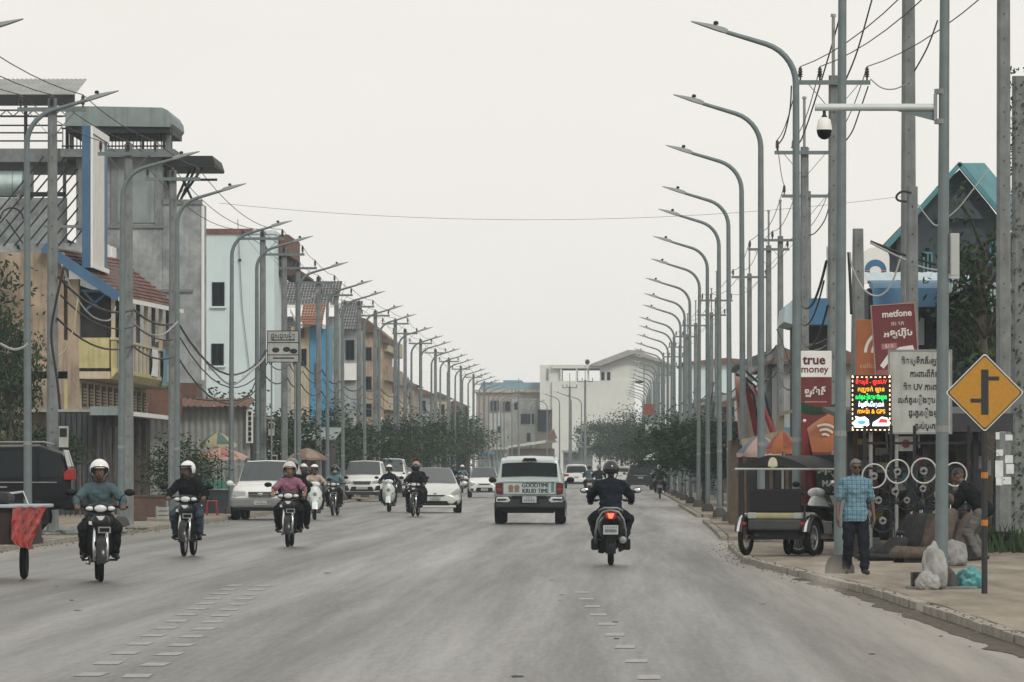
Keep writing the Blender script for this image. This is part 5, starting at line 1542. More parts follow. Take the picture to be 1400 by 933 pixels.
def make_scooter(label="x", paint=None, apron=None, rear_detail=False):
    t = thing("scooter", label, "scooter")
    paint = paint or m_bikebl
    r = .24
    bike_wheel(t, .60, r, .09, 0); bike_wheel(t, -.58, r, .10, 0)
    fk = MB()
    for s in (-1, 1): fk.tube([(s * .08, .6, r), (s * .075, .5, .55)], .024, 8)
    fk.build("fork", m_steel, t, smooth=True)
    fe = MB(); arc_band(fe, (0, .6, r), .29, .17, 15, 150); fe.build("front_mudguard", paint, t, smooth=40)
    ap = MB(); rows = [(.28, .40, .12, .1), (.42, .47, .19, .16), (.6, .50, .235, .18), (.78, .49, .22, .15), (.92, .45, .14, .09), (.99, .42, .08, .05)]
    vs_ = []; fs_ = []
    for z, y, w, bk in rows:
        for k in range(11):
            u = k / 5 - 1; vs_.append((u * w, y - abs(u) ** 2.2 * bk + .05 * (1 - u * u), z))
    n = len(vs_); vs_ += [(x * .96, y - .06, z) for x, y, z in vs_]
    for i in range(len(rows) - 1):
        for k in range(10):
            a = i * 11 + k; fs_ += [(a, a + 1, a + 12, a + 11), (n + a, n + a + 11, n + a + 12, n + a + 1)]
        for k in (0, 10): a = i * 11 + k; fs_.append((a, a + 11, n + a + 11, n + a))
    for k in range(10): fs_ += [(k, n + k, n + k + 1, k + 1), (n - 11 + k, n - 10 + k, 2 * n - 10 + k, 2 * n - 11 + k)]
    ap.add(vs_, fs_); a_ = ap.build("apron", apron or paint, t, smooth=True)
    em = MB(); em.lathe([(.06, 0), (.05, .012), (.01, .016)], (0, .545, .75), 16, axis='Y'); em.build("badge", m_steel, a_)
    for s in (-1, 1):
        q = MB(); q.ball((s * .15, .49, .64), (.03, .02, .022), 10, 6); q.build("indicator", m_amber, a_, smooth=True)
    hb_ = MB(); hb_.tube([(-.34, .28, 1.0), (-.2, .35, 1.02), (0, .38, 1.03), (.2, .35, 1.02), (.34, .28, 1.0)], .013, 8); h = hb_.build("handlebar", m_black, t, smooth=True)
    gp = MB()
    for s in (-1, 1): gp.limb((s * .27, .315, 1.01), (s * .36, .27, 1.0), .019, .019, 8); gp.bar((s * .2, .38, 1.0), (s * .35, .35, .99), .012)
    gp.build("grip", m_rubber, h, smooth=True)
    bn = MB(); bn.ball((0, .39, 1.03), (.16, .085, .085), 16, 10); bo = bn.build("headlight_cowl", paint, t, smooth=True)
    hl_ = MB(); hl_.lathe([(.075, 0), (.07, .03), (.05, .045), (.01, .05)], (0, .43, 1.03), 16, axis='Y'); hl_.build("headlight", m_lens, bo, smooth=True)
    fb_ = MB(); fb_.box((0, .12, .3), (.3, .5, .07)); fb_.build("footboard", m_black, t, bevel=.02)
    bd = MB(); secs = [(.0, .5, .13, .16), (-.2, .56, .19, .2), (-.45, .6, .21, .2), (-.68, .68, .17, .14), (-.84, .76, .08, .06)]
    vs_ = []; fs_ = []
    for y, z, rx, rz_ in secs:
        for j in range(12): a = 2 * math.pi * j / 12; vs_.append((math.cos(a) * rx, y, z + math.sin(a) * rz_))
    for i in range(4):
        for j in range(12): fs_.append((i * 12 + j, i * 12 + (j + 1) % 12, i * 12 + 12 + (j + 1) % 12, i * 12 + 12 + j))
    fs_ += [tuple(range(12)), tuple(range(48, 60))]
    bd.add(vs_, fs_); bd.build("tail_body", paint, t, smooth=True)
    se = MB(); secs = [(.05, .74, .09, .03), (-.1, .775, .14, .045), (-.4, .785, .155, .05), (-.72, .825, .12, .045)]
    vs_ = []; fs_ = []
    for y, z, rx, rz_ in secs:
        for j in range(10): a = 2 * math.pi * j / 10; vs_.append((math.cos(a) * rx, y, z + math.sin(a) * rz_))
    for i in range(3):
        for j in range(10): fs_.append((i * 10 + j, i * 10 + (j + 1) % 10, i * 10 + 10 + (j + 1) % 10, i * 10 + 10 + j))
    fs_ += [tuple(range(10)), tuple(range(30, 40))]
    se.add(vs_, fs_); se.build("seat", m_seat, t, smooth=True)
    en = MB(); en.box((-.1, -.45, .3), (.16, .4, .2)); en.lathe([(.11, -.2), (.12, -.1)], (0, -.5, .3), 12, axis='X'); en.build("engine", m_engine if not rear_detail else m_black, t, bevel=.02)
    ex = MB(); ex.tube([(.14, -.1, .22), (.17, -.35, .28), (.19, -.82, .40)], [.02, .06, .062], 12); ex.build("exhaust", m_black, t, smooth=40)
    sg = MB(); sg.lathe([(.02, 0), (.055, .01), (.06, .03)], (.19, -.87, .40), 12, axis='Y'); sg.build("exhaust_cap", m_steel, t)
    hg = MB(); arc_band(hg, (0, -.6, r), .31, .16, 60, 190); hg.build("rear_mudguard", m_black, t, smooth=40)
    pl_ = MB(); pl_.box((0, -.965, .56), (.235, .012, .145)); p_ = pl_.build("number_plate", m_plate, t)
    ln = MB()
    for zz, k in ((.6, 3), (.545, 5)):
        for i in range(k * 2): ln.box((-.085 + i * .17 / (k * 2 - 1), -.973, zz), (.012, .004, .028 if k == 3 else .05))
    lo = ln.build("plate_marks", mat("plate_ink", (.10, .12, .16)), p_); lo['kind'] = 'stuff'
    rk = MB(); rk.tube([(-.17, -.5, .80), (-.18, -.8, .86), (-.1, -.93, .9), (.1, -.93, .9), (.18, -.8, .86), (.17, -.5, .80)], .016, 8); rk.build("grab_rail", m_steel, t, smooth=True)
    if rear_detail:
        tl = MB(); tl.prism([(-.1, .83), (.1, .83), (.08, .74), (.03, .715), (-.03, .715), (-.08, .74)], -.9, -.8, axis='Y')
        tl.build("tail_light", m_tl, t, bevel=.012)
        l2 = MB(); l2.prism([(-.055, .815), (.055, .815), (.025, .74), (-.025, .74)], -.912, -.895, axis='Y'); l2.build("brake_light", emis("lit_red_lens", (.9, .08, .04), 3.2), t)
        cv = MB(); cv.tube([(-.24, -.72, .35), (-.235, -.8, .55), (-.20, -.86, .72), (-.12, -.9, .84), (0, -.91, .87), (.12, -.9, .84), (.20, -.86, .72), (.235, -.8, .55), (.24, -.72, .35)], .018, 8); cv.build("side_trim", m_steel, t, smooth=True)
        gd = MB(); gd.prism([(-.09, .64), (.09, .64), (.07, .36), (-.07, .36)], -.93, -.90, axis='Y'); gd.build("plate_guard", m_black, t)
        for s in (-1, 1):
            q = MB(); q.box((s * .25, -.5, .33), (.12, .36, .18)); q.build("side_cover", m_black, t, bevel=.03)
    else:
        tl = MB(); tl.ball((0, -.85, .75), (.09, .04, .05), 10, 6); tl.build("tail_light", m_tl, t, smooth=True)
    mirror_pair(t, hz=1.02, hy=.33, top=1.17, sp=.38)
    return t
# ================================================================== the riders in the street
def cl(name, c, **k): return mat("cloth_" + name, c, .95, var=k.get('var', .22), scale=k.get('scale', 7), bump=.7, bscale=16, spec=.08)
c_teal = cl("teal_shirt", (.085, .135, .155)); c_black = cl("black", (.014, .015, .018)); c_pink = cl("pink_shirt", (.29, .135, .20)); c_navy = cl("navy", (.017, .021, .03))
c_char = cl("charcoal", (.022, .023, .026)); c_denim = cl("denim", (.06, .085, .12)); c_beige = cl("beige_shirt", (.42, .34, .28)); c_aqua = cl("aqua_shirt", (.15, .24, .27)); c_grey = cl("grey_shirt", (.2, .2, .21))
h_white = mat("white_helmet", (.70, .70, .69), .25, var=.05, coat=.4); h_black = mat("black_helmet", (.015, .015, .017), .2, coat=.5); h_brown = mat("pale_helmet", (.52, .47, .44), .3, coat=.3); h_grey = mat("grey_helmet", (.2, .21, .22), .3)

UB = make_underbone()
ub_used = [False]
def bike(label, x, y, rz, group="motorbikes in the street", paint=None, proto=None):
    if proto is None:
        o = UB if not ub_used[0] else dup(UB); ub_used[0] = True
    else: o = proto
    o.location = (x, y, 0); o.rotation_euler = (0, 0, rz); o['label'] = label; o['group'] = group
    return o
def pos(px, pyb):
    """standing place on the road from the tyre's lowest point in the photograph"""
    d = F * H / (pyb - VY); return ((px - VX) / F * d, d)

x, y = pos(136, 795); rz = math.pi + R(7)
bike("black motorbike ridden by the man in the teal shirt", x, y, rz)
person(FIG_RIDE, "rider in teal shirt and white helmet coming past the red wrapped cart", (x, y, 0), rz, c_teal, c_char, helmet=h_white, group="riders", skin=m_skin_d)
x, y = pos(258, 760.5); rz = math.pi - R(3)
bike("black motorbike ridden by the person in black looking aside", x, y, rz)
person(FIG_RIDE_TURN, "rider in black top and white helmet with face turned aside", (x, y, 0), rz, c_black, c_denim, helmet=h_white, peak=True, group="riders")
x, y = pos(396, 748); rz = math.pi
bike("black motorbike carrying the man in the pink shirt and a passenger", x, y, rz)
person(FIG_RIDE_SHORT, "rider in pink shirt and pale helmet in front of a passenger", (x, y, 0), rz, c_pink, c_black, helmet=h_brown, skin=m_skin, group="riders")
person(FIG_PASS, "passenger mostly hidden behind the rider in the pink shirt", (x + .07, y, .03), rz, c_black, c_black, helmet=h_grey, group="riders")
m_wsc = mat("white_scooter_paint", (.62, .68, .67), .3, var=.06, coat=.4)
SCW = make_scooter(paint=m_wsc)
x, y = pos(430, 711); rz = math.pi + R(4)
SCW.location = (x, y, 0); SCW.rotation_euler = (0, 0, rz); SCW['label'] = "white scooter ridden by a person in beige behind the pink shirted rider"; SCW['group'] = "scooters in the street"
person(FIG_RIDE, "rider in beige shirt and white helmet on a white scooter", (x, y, 0), rz, c_beige, c_char, helmet=h_white, peak=True, group="riders", sc=.98)
x, y = pos(532, 700); rz = math.pi
o = dup(SCW, (x, y, 0), rz, "white scooter ridden by a person in a dark jacket before the parked white cars", "scooters in the street")
person(FIG_RIDE, "rider in dark open jacket and white helmet on a white scooter", (x, y, 0), rz, c_navy, c_char, helmet=h_white, peak=True, group="riders", sc=.98)
t_ = MB(); t_.ball((0, 0, 0), (.085, .05, .2), 12, 8)
x, y = pos(458, 705)
bike("dark motorbike ridden by a masked person in aqua beside a lamp post", x, y, math.pi - R(4))
person(FIG_RIDE, "rider in aqua jacket, dark helmet and face mask", (x, y, 0), math.pi - R(4), c_aqua, c_black, helmet=h_black, mask=True, group="riders", skin=m_skin, sc=.97)
x, y = pos(568, 706); rz = math.pi - R(5)
bike("black motorbike carrying two people in black before the white hybrid car", x, y, rz)
person(FIG_RIDE, "rider in black with black helmet in front of a passenger", (x, y, 0), rz, c_black, c_char, helmet=h_black, visor=True, group="riders")
person(FIG_PASS, "passenger in black with reddish helmet behind the black clad rider", (x + .03, y, .03), rz, c_black, c_char, helmet=mat("red_white_helmet", (.45, .2, .18), .3), group="riders")
# the scooter seen from behind
SCB = make_scooter(rear_detail=True)
x, y = pos(835, 773)
SCB.location = (x, y + .58, 0); SCB['label'] = "black scooter with lit red tail light seen from behind"; SCB['group'] = "scooters in the street"
person(FIG_BACK, "rider seen from behind in dark navy jacket and black helmet", (x, y + .58, 0), 0, c_navy, c_navy, helmet=h_black, group="riders", sc=1.0)
# far riders going away and coming
for k, (px, s, away, sh_, he, lab, labp) in enumerate((
        (806, 25.5, True, c_teal, h_black, "distant dark motorbike beside the white car's corner", "distant rider in teal going away near the white car"),
        (819, 26.5, True, c_navy, h_grey, "distant motorbike just left of the black helmet", "distant rider in navy going away just left of the black helmet"),
        (902, 28.4, True, c_black, h_white, "distant motorbike riding close to the right kerb", "distant rider in black close to the right kerb"),
        (632, 23.5, False, c_aqua, h_white, "distant motorbike beside the white hybrid car", "distant rider in bright blue beside the white hybrid car"),
        (620, 24.5, False, c_black, h_black, "distant motorbike half hidden behind the hybrid's mirror", "distant rider in black half hidden behind the hybrid car"),
        (916, 22, False, c_grey, h_white, "far motorbike standing on the right pavement", "far rider in grey on the right pavement"),
        (415, 41, False, c_black, h_white, "dark motorbike hidden between the pink rider and the white scooter", "rider in dark clothes glimpsed behind the pink shirted rider"))):
    Y = F / s; x = (px - VX) / s; rz = 0 if away else math.pi
    bike(lab, x, Y, rz)
    person(FIG_BACK if away else FIG_RIDE, labp, (x, Y, 0), rz, sh_, c_char, helmet=he, group="riders")
# parked bikes along the left pavement, seen end on
for k, (px, s, rz) in enumerate(((548, 27, 2.6), (605, 24, 2.2), (612, 23, 2.9))):
    Y = F / s
    bike(["parked motorbike standing behind the white cars", "parked motorbike left of the far blue rider", "parked motorbike far down the left kerb"][k], (px - VX) / s, Y, rz, "parked motorbikes")
# ================================================================== cars
def paint(name, c, rough=.3, metal=.0): return mat("car_paint_" + name, c, rough, metal=metal, var=.06, scale=1.5, coat=.6 if max(c) > .1 else 0., spec=.4 if max(c) > .1 else .06)
p_silver = paint("silver", (.64, .66, .65), .35, .0); p_white = paint("white", (.68, .69, .67)); p_pearl = paint("pearl", (.55, .58, .56), .3, .15)
p_black = paint("black", (.014, .015, .018)); p_dark = paint("dark_grey", (.03, .036, .038)); p_pick = paint("ice_silver", (.42, .49, .49), .35, .25)
m_trim = mat("grey_bumper_plastic", (.04, .042, .046), .6, var=.2, spec=.2)
m_lamp = mat("headlamp_glass", (.42, .45, .46), .1, var=.1, spec=.7)
m_screen = mat("windscreen", (.035, .05, .057), .06, var=.12, spec=.8)
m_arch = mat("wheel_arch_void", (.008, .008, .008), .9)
m_rim = mat("alloy_wheel", (.36, .37, .37), .35, metal=.7, var=.1)

class Car:
    """body lofted through stations along +y (nose).  station: y, zbottom, zbelt, zroof, w_sill, w_mid, w_belt, w_roof"""
    def __init__(s, name, label, body, S, loc, rz, group=None, cat="car"):
        s.t = thing(name, label, cat, loc, rz, group); s.p = body; s.S = S
        s.G = []
        for (y, zb, zl, zr, ws, wm, wl, wr) in S:
            zm = zb + (zl - zb) * .45
            s.G.append([Vector(q) for q in ((0, y, zb), (ws * .9, y, zb), (ws, y, zb + .06), (wm, y, zm), (wl, y, zl), (wr, y, zr - .035 * min(1, (zr - zl) * 2.5)), (wr * .8, y, zr), (0, y, zr + .02))])
        m = MB(); n = len(s.G[0]); vs_ = []; fs_ = []
        for g_ in s.G: vs_ += g_ + [Vector((-q.x, q.y, q.z)) for q in g_[1:-1]]
        k = n + n - 2
        ring = list(range(n)) + list(range(n + n - 3, n - 1, -1))
        for i in range(len(s.G) - 1):
            for j in range(k):
                a, b = ring[j], ring[(j + 1) % k]
                fs_.append((i * k + a, i * k + b, (i + 1) * k + b, (i + 1) * k + a))
        fs_ += [tuple(ring), tuple((len(s.G) - 1) * k + a for a in reversed(ring))]
        m.add(vs_, fs_); s.body = m.build("body", body, s.t, smooth=38, bevel=.022)
    def pt(s, i, f, c):
        """point on the skin: station i + fraction f, column c (float, negative = mirrored side)"""
        a, b = s.G[i], s.G[min(i + 1, len(s.G) - 1)]
        ac = abs(c); j = min(int(ac), 6); u = ac - j
        p = a[j].lerp(a[j + 1] if j < 7 else a[7], u).lerp(b[j].lerp(b[j + 1] if j < 7 else b[7], u), f)
        return Vector((p.x if c >= 0 else -p.x, p.y, p.z))
    def pane(s, name, i, f0, f1, cols, m, off=.012, parent=None):
        mb = MB(); vs_ = []; fs_ = []; rows = 4
        for r_ in range(rows + 1):
            for c in cols: vs_.append(s.pt(i, f0 + (f1 - f0) * r_ / rows, c))
        k = len(cols)
        nrm = (vs_[1] - vs_[0]).cross(vs_[k] - vs_[0]).normalized()
        cen = sum(vs_, Vector()) / len(vs_) - Vector((0, sum(g[0].y for g in s.G) / len(s.G), .9))
        if nrm.dot(cen) < 0: nrm = -nrm
        vs_ = [v + nrm * off for v in vs_]
        for r_ in range(rows):
            for c in range(k - 1): fs_.append((r_ * k + c, r_ * k + c + 1, r_ * k + k + c + 1, r_ * k + k + c))
        mb.add(vs_, fs_); return mb.build(name, m, parent or s.t, smooth=True)
    def wheels(s, ys, r, x, w=.2, arch=True):
        for y in ys:
            for sd in (-1, 1):
                q = MB(); q.lathe([(r * .6, -w / 2), (r * .93, -w / 2), (r, -w * .3), (r, w * .3), (r * .93, w / 2), (r * .6, w / 2)], (sd * (x - w / 2 + .005), y, r), 24, axis='X')
                o = q.build("wheel", m_rubber, s.t, smooth=40)
                d = MB(); d.lathe([(.03, 0), (r * .58, 0), (r * .62, -sd * .05)], (sd * (x - .012), y, r), 20, axis='X')
                for k in range(6):
                    a = k * math.pi / 3; d.bar((sd * (x + .0), y, r), (sd * (x - .0), y + math.cos(a) * r * .56, r + math.sin(a) * r * .56), .05, .02)
                d.build("rim", m_rim, o)
                if arch:
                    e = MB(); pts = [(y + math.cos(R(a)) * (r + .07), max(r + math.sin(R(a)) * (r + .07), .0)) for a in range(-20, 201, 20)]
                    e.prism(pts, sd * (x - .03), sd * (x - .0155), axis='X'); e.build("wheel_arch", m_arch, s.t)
    def bx(s, name, m, *a, parent=None, bevel=0.):
        q = MB(); q.bx(*a); return q.build(name, m, parent or s.t, bevel=bevel)
    def poly(s, name, m, pts, y0, y1, parent=None, bevel=0., mirror=False):
        q = MB(); q.prism([(-x if mirror else x, z) for x, z in pts], y0, y1, axis='Y'); return q.build(name, m, parent or s.t, bevel=bevel)
    def mirrors(s, y, z, x, m):
        for sd in (-1, 1):
            q = MB(); q.ball((sd * (x + .12), y, z), (.11, .07, .085), 10, 6); q.bar((sd * (x - .03), y, z - .05), (sd * (x + .06), y, z - .03), .05); q.build("wing_mirror", m, s.t, smooth=True)

def plate(c, y, z, w=.34, h=.15, x=0):
    sg = 1 if y > 0 else -1
    o = c.bx("number_plate", m_plate, x - w / 2, x + w / 2, y - .01, y + .01, z - h / 2, z + h / 2)
    q = MB()
    for i in range(6): q.bx(x - w * .38 + i * w * .13, x - w * .38 + i * w * .13 + .022, y + sg * .011, y + sg * .014, z - h * .34, z + h * .02)
    for i in range(4): q.bx(x - w * .2 + i * w * .11, x - w * .2 + i * w * .11 + .016, y + sg * .011, y + sg * .014, z + h * .14, z + h * .36)
    o2 = q.build("plate_marks", mat("plate_ink", (.10, .12, .16)), o); o2['kind'] = 'stuff'

# ---------- 1. pick-up with a canopy, seen from behind
x, y = pos(724, 717); yb = 2.62
S = [(-2.62, .56, 1.12, 1.16, .80, .90, .88, .80), (-2.55, .54, 1.14, 1.72, .86, .955, .90, .765), (-2.25, .5, 1.14, 1.80, .90, .97, .91, .76), (-.9, .46, 1.12, 1.82, .92, .97, .91, .75),
     (.3, .44, 1.08, 1.76, .92, .96, .90, .70), (1.05, .44, 1.08, 1.13, .92, .96, .90, .78), (2.2, .46, 1.0, 1.06, .9, .95, .88, .74), (2.6, .5, .8, .86, .78, .84, .76, .6)]
pk = Car("pickup_truck", "ice silver pickup with canopy and lettered tailgate driving away", p_pick, S, (x, y + yb, 0), 0, cat="pickup")
pk.pane("rear_window", 0, .2, .86, (5.25, 6, 7, -6, -5.25), m_glass, off=.03)
pk.poly("brake_lamp_cowl", m_black, [(-.2, 1.70), (.2, 1.70), (.15, 1.775), (-.15, 1.775)], -2.63, -2.55)
pk.bx("tailgate", p_pick, -.70, .70, -2.665, -2.62, .80, 1.155, bevel=.012)
pk.bx("spoiler_lip", p_pick, -.70, .70, -2.70, -2.64, 1.13, 1.17, bevel=.01)
for sd in (-1, 1):
    a = pk.poly("tail_light", mat("dark_red_lens", (.10, .018, .016), .15), [(sd * .72, .79), (sd * .90, .82), (sd * .915, 1.10), (sd * .72, 1.13)], -2.68, -2.60, bevel=.015)
    pk.poly("lens_bar", m_tl, [(sd * .745, .90), (sd * .88, .91), (sd * .88, .97), (sd * .745, .97)], -2.686, -2.675, parent=a)
    pk.poly("bumper_corner", m_chrome, [(sd * .50, .63), (sd * .58, .74), (sd * .88, .735), (sd * .90, .59), (sd * .58, .575)], -2.80, -2.62, bevel=.02)
    pk.poly("reflector_recess", m_black, [(sd * .60, .64), (sd * .63, .68), (sd * .86, .68), (sd * .865, .625)], -2.806, -2.79)
pk.bx("rear_bumper", m_trim, -.92, .92, -2.78, -2.5, .44, .755, bevel=.04)
pk.bx("step", m_black, -.46, .46, -2.81, -2.7, .70, .765, bevel=.01)
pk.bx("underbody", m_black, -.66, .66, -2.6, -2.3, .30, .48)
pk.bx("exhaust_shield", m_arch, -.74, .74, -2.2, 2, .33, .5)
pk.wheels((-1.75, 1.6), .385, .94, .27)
pk.bx("plate_recess", m_black, -.25, .25, -2.797, -2.78, .56, .72)
plate(pk, -2.805, .665, .38, .17)
pk.mirrors(.85, 1.18, .95, m_black)
m_ink = mat("navy_vinyl", (.018, .028, .045), .5, var=.05)
for s_, z_ in (("GOODTIME", 1.04), ("KRUD TIME", .89)):
    for k in range(3): text("lettering", s_, .165, m_ink, pk.t, (.16 + (k - 1) * .006, -2.668 - k * .0012, z_), depth=.002, sx=.84)
q = MB(); q.tube([(-.10, -2.671, 1.13), (-.02, -2.671, 1.10), (.05, -2.671, 1.115), (.12, -2.671, 1.10), (.2, -2.671, 1.13)], .007, 5); q.build("swoosh", m_ink, pk.t)
for i, dx in enumerate((-.50, -.34)):
    q = MB(); q.lathe([(.075, 0), (.07, .006)], (dx, -2.67, .985), 16, axis='Y'); q.bx(dx - .06, dx + .06, -2.674, -2.668, .86, .93); q.build("tan_decal", mat("tan_vinyl", (.26, .17, .10), .6, var=.4, scale=22), pk.t)
q = MB(); q.bx(.58, .66, -2.67, -2.666, .86, 1.12); q.build("side_decal", mat("teal_vinyl", (.12, .22, .20), .6, var=.5, scale=22), pk.t)
rl = MB()
for sd in (-1, 1): rl.tube([(sd * .66, -2.2, 1.80), (sd * .66, -2.1, 1.86), (sd * .66, -.9, 1.88), (sd * .66, -.8, 1.83)], .018, 6)
rl.build("roof_rails", m_steel, pk.t)['kind'] = 'stuff'
# ---------- front-facing cars
def suv_front(name, label, body, loc, rz, W=.92, Hh=1.72, L=4.6, lower=m_trim, style=0, group=None):
    k = Hh / 1.72; h = L / 2
    S = [(-h, .5, .95 * k, 1.0 * k, W * .85, W * .93, W * .9, W * .8), (-h + .2, .42, .98 * k, 1.62 * k, W * .93, W, W * .95, W * .76), (-h + .8, .36, .98 * k, Hh, W * .95, W, W * .96, W * .76), (.2, .34, .97 * k, Hh - .01, W * .95, W, W * .96, W * .74),
         (1.0, .34, .99 * k, 1.08 * k, W * .95, W, W * .95, W * .84), (1.75, .36, .92 * k, 1.0 * k, W * .95, W, W * .93, W * .78), (h - .12, .38, .80 * k, .88 * k, W * .9, W * .93, W * .86, W * .68), (h, .42, .66 * k, .74 * k, W * .78, W * .82, W * .76, W * .56)]
    c = Car(name, label, body, S, loc, rz, group)
    c.pane("windscreen", 3, .06, .93, (5.12, 6, 7, -6, -5.12), m_screen, off=.02)
    for sd in (-1, 1):
        c.pane("side_window", 2, .05, .95, [sd * v for v in (4.12, 4.5, 4.9)], m_glass, off=.014)
        c.pane("rear_side_window", 1, .3, .95, [sd * v for v in (4.12, 4.5, 4.9)], m_glass, off=.014)
    c.mirrors(.85, 1.06 * k, W, body)
    c.wheels((-1.32, 1.35), .36, W + .005, .23)
    f = h
    return c, f, k, W

# 1. silver SUV behind the pink rider
x, y = pos(360, 711.5)
c, f, k, W = suv_front("suv_car", "silver SUV with grey lower bumper parked by the pink umbrella", p_silver, (x, y + 2.3, 0), math.pi - R(2))
c.poly("grille", m_dark, [(-.36, .82), (.36, .82), (.33, .66), (-.33, .66)], f - .1, f + .03, bevel=.015)
for i in range(3): c.bx("grille_bar", m_chrome, -.35 + i * .01, .35 - i * .01, f + .03, f + .045, .685 + i * .045, .705 + i * .045)
for sd in (-1, 1):
    c.poly("headlight", m_lamp, [(sd * .40, .68), (sd * .43, .84), (sd * .80, .86), (sd * .83, .72), (sd * .7, .66)], f - .22, f - .0, bevel=.03)
    q = MB(); q.ball((sd * .66, f - .01, .45), (.07, .03, .06), 10, 6); q.build("fog_lamp", m_lamp, c.t, smooth=True)
c.bx("bumper", mat("pale_grey_bumper", (.21, .22, .22), .5), -.86, .86, f - .35, f + .06, .36, .64, bevel=.06)
c.bx("lower_lip", m_black, -.8, .8, f - .3, f + .03, .27, .37, bevel=.03)
plate(c, f + .075, .5, .36, .12)
q = MB(); q.ball((0, f + .045, .75), (.07, .01, .045), 12, 6); q.build("badge", m_chrome, c.t)
for sd in (-1, 1):
    q = MB(); q.tube([(sd * .62, -1.6, 1.70), (sd * .64, -1.4, 1.77), (sd * .64, .1, 1.77), (sd * .62, .25, 1.69)], .022, 6); q.build("roof_rail", m_trim, c.t)
# 2. white SUV with chrome slats
Y = F / 31.0
c, f, k, W = suv_front("suv_car", "white SUV with slatted chrome grille parked nose-on under dark trees", p_white, (xa(496, Y), Y + 2.3, 0), math.pi - R(1), Hh=1.80)
c.poly("grille", m_dark, [(-.42, .90), (.42, .90), (.34, .76), (-.34, .76)], f - .1, f + .03, bevel=.01)
for i in range(2): c.bx("grille_bar", m_chrome, -.40, .40, f + .03, f + .045, .80 + i * .05, .82 + i * .05)
c.poly("lower_grille", m_black, [(-.46, .66), (.46, .66), (.54, .46), (-.54, .46)], f - .1, f + .03, bevel=.02)
for sd in (-1, 1):
    c.poly("headlight", m_lamp, [(sd * .44, .80), (sd * .46, .90), (sd * .84, .97), (sd * .84, .88), (sd * .6, .80)], f - .2, f + .0, bevel=.02)
    c.poly("fog_bezel", m_black, [(sd * .56, .46), (sd * .66, .70), (sd * .8, .72), (sd * .82, .5)], f - .2, f + .01, bevel=.02)
    c.poly("chrome_fang", m_chrome, [(sd * .53, .52), (sd * .63, .72), (sd * .68, .72), (sd * .58, .5)], f - .1, f + .035)
plate(c, f + .04, .6, .5, .12)
c.bx("lower_lip", m_trim, -.8, .8, f - .3, f + .02, .3, .44, bevel=.03)
# 3. dark-windowed white van-like SUV behind
Y = F / 27.0
c, f, k, W = suv_front("suv_car", "taller white SUV with dark windscreen parked behind the slatted grille SUV", p_white, (xa(530, Y), Y + 2.3, 0), math.pi, Hh=1.95, W=.93)
c.poly("grille", m_dark, [(-.4, .9), (.4, .9), (.36, .7), (-.36, .7)], f - .1, f + .03)
for sd in (-1, 1): c.poly("headlight", m_lamp, [(sd * .44, .78), (sd * .46, .94), (sd * .82, .96), (sd * .82, .8)], f - .2, f, bevel=.02)
c.bx("bumper", p_white, -.88, .88, f - .3, f + .06, .42, .68, bevel=.05)
rk = MB()
for i in range(7): rk.box((-.6 + i * .2, -.6, 2.0), (.04, 1.2, .06))
rk.bx(-.7, .7, -.05, 0, 1.97, 2.01); rk.build("roof_rack", m_trim, c.t)
# 4. hybrid hatchback
def low_car(name, label, body, loc, rz, W, Hh, L, nose=.62, group=None):
    h = L / 2
    S = [(-h, .45, .95, .99, W * .8, W * .88, W * .86, W * .72), (-h + .15, .36, .98, 1.18, W * .88, W * .97, W * .93, W * .72), (-h + 1.1, .26, .94, Hh - .04, W * .93, W, W * .95, W * .68), (-.1, .24, .90, Hh, W * .94, W, W * .95, W * .66),
         (h - 1.05, .24, .88, .96, W * .94, W, W * .95, W * .86), (h - .45, .26, .78, .86, W * .94, W * .99, W * .92, W * .76), (h - .12, .28, .64, .74, W * .88, W * .92, W * .84, W * .62), (h, .32, .5, nose - .03, W * .74, W * .8, W * .74, W * .52)]
    c = Car(name, label, body, S, loc, rz, group)
    c.pane("windscreen", 3, .05, .95, (5.1, 6, 7, -6, -5.1), m_screen, off=.022)
    for sd in (-1, 1):
        c.pane("side_window", 2, .05, .95, [sd * v for v in (4.12, 4.5, 4.92)], m_glass, off=.014)
        c.pane("quarter_window", 3, .03, .5, [sd * v for v in (4.15, 4.4, 4.7)], m_glass, off=.014)
    c.mirrors(h - 1.25, .98, W, body)
    c.wheels((-h + .85, h - .85), .31, W + .005, .2)
    return c, h
x, y = pos(590, 701.5)
c, f = low_car("hatchback_car", "white hybrid hatchback with curved roof driving towards us", p_pearl, (x, y + 2.2, 0), math.pi + R(3.2), .89, 1.50, 4.46)
c.poly("air_intake", m_black, [(-.40, .40), (.40, .40), (.48, .25), (-.48, .25)], f - .1, f + .03, bevel=.02)
c.poly("slim_grille", m_black, [(-.34, .60), (.34, .60), (.26, .555), (-.26, .555)], f - .1, f + .025)
for sd in (-1, 1):
    c.poly("headlight", m_lamp, [(sd * .44, .56), (sd * .52, .66), (sd * .78, .84), (sd * .82, .70), (sd * .62, .55)], f - .45, f - .04, bevel=.03)
    c.poly("fog_bezel", m_black, [(sd * .58, .28), (sd * .62, .40), (sd * .72, .40), (sd * .74, .28)], f - .2, f - .02, bevel=.015)
plate(c, f + .04, .48, .36, .13)
q = MB(); q.ball((0, f - .0, .655), (.06, .02, .035), 12, 6); q.build("badge", m_chrome, c.t)
c.bx("lower_lip", p_pearl, -.7, .7, f - .2, f + .03, .17, .25, bevel=.03)
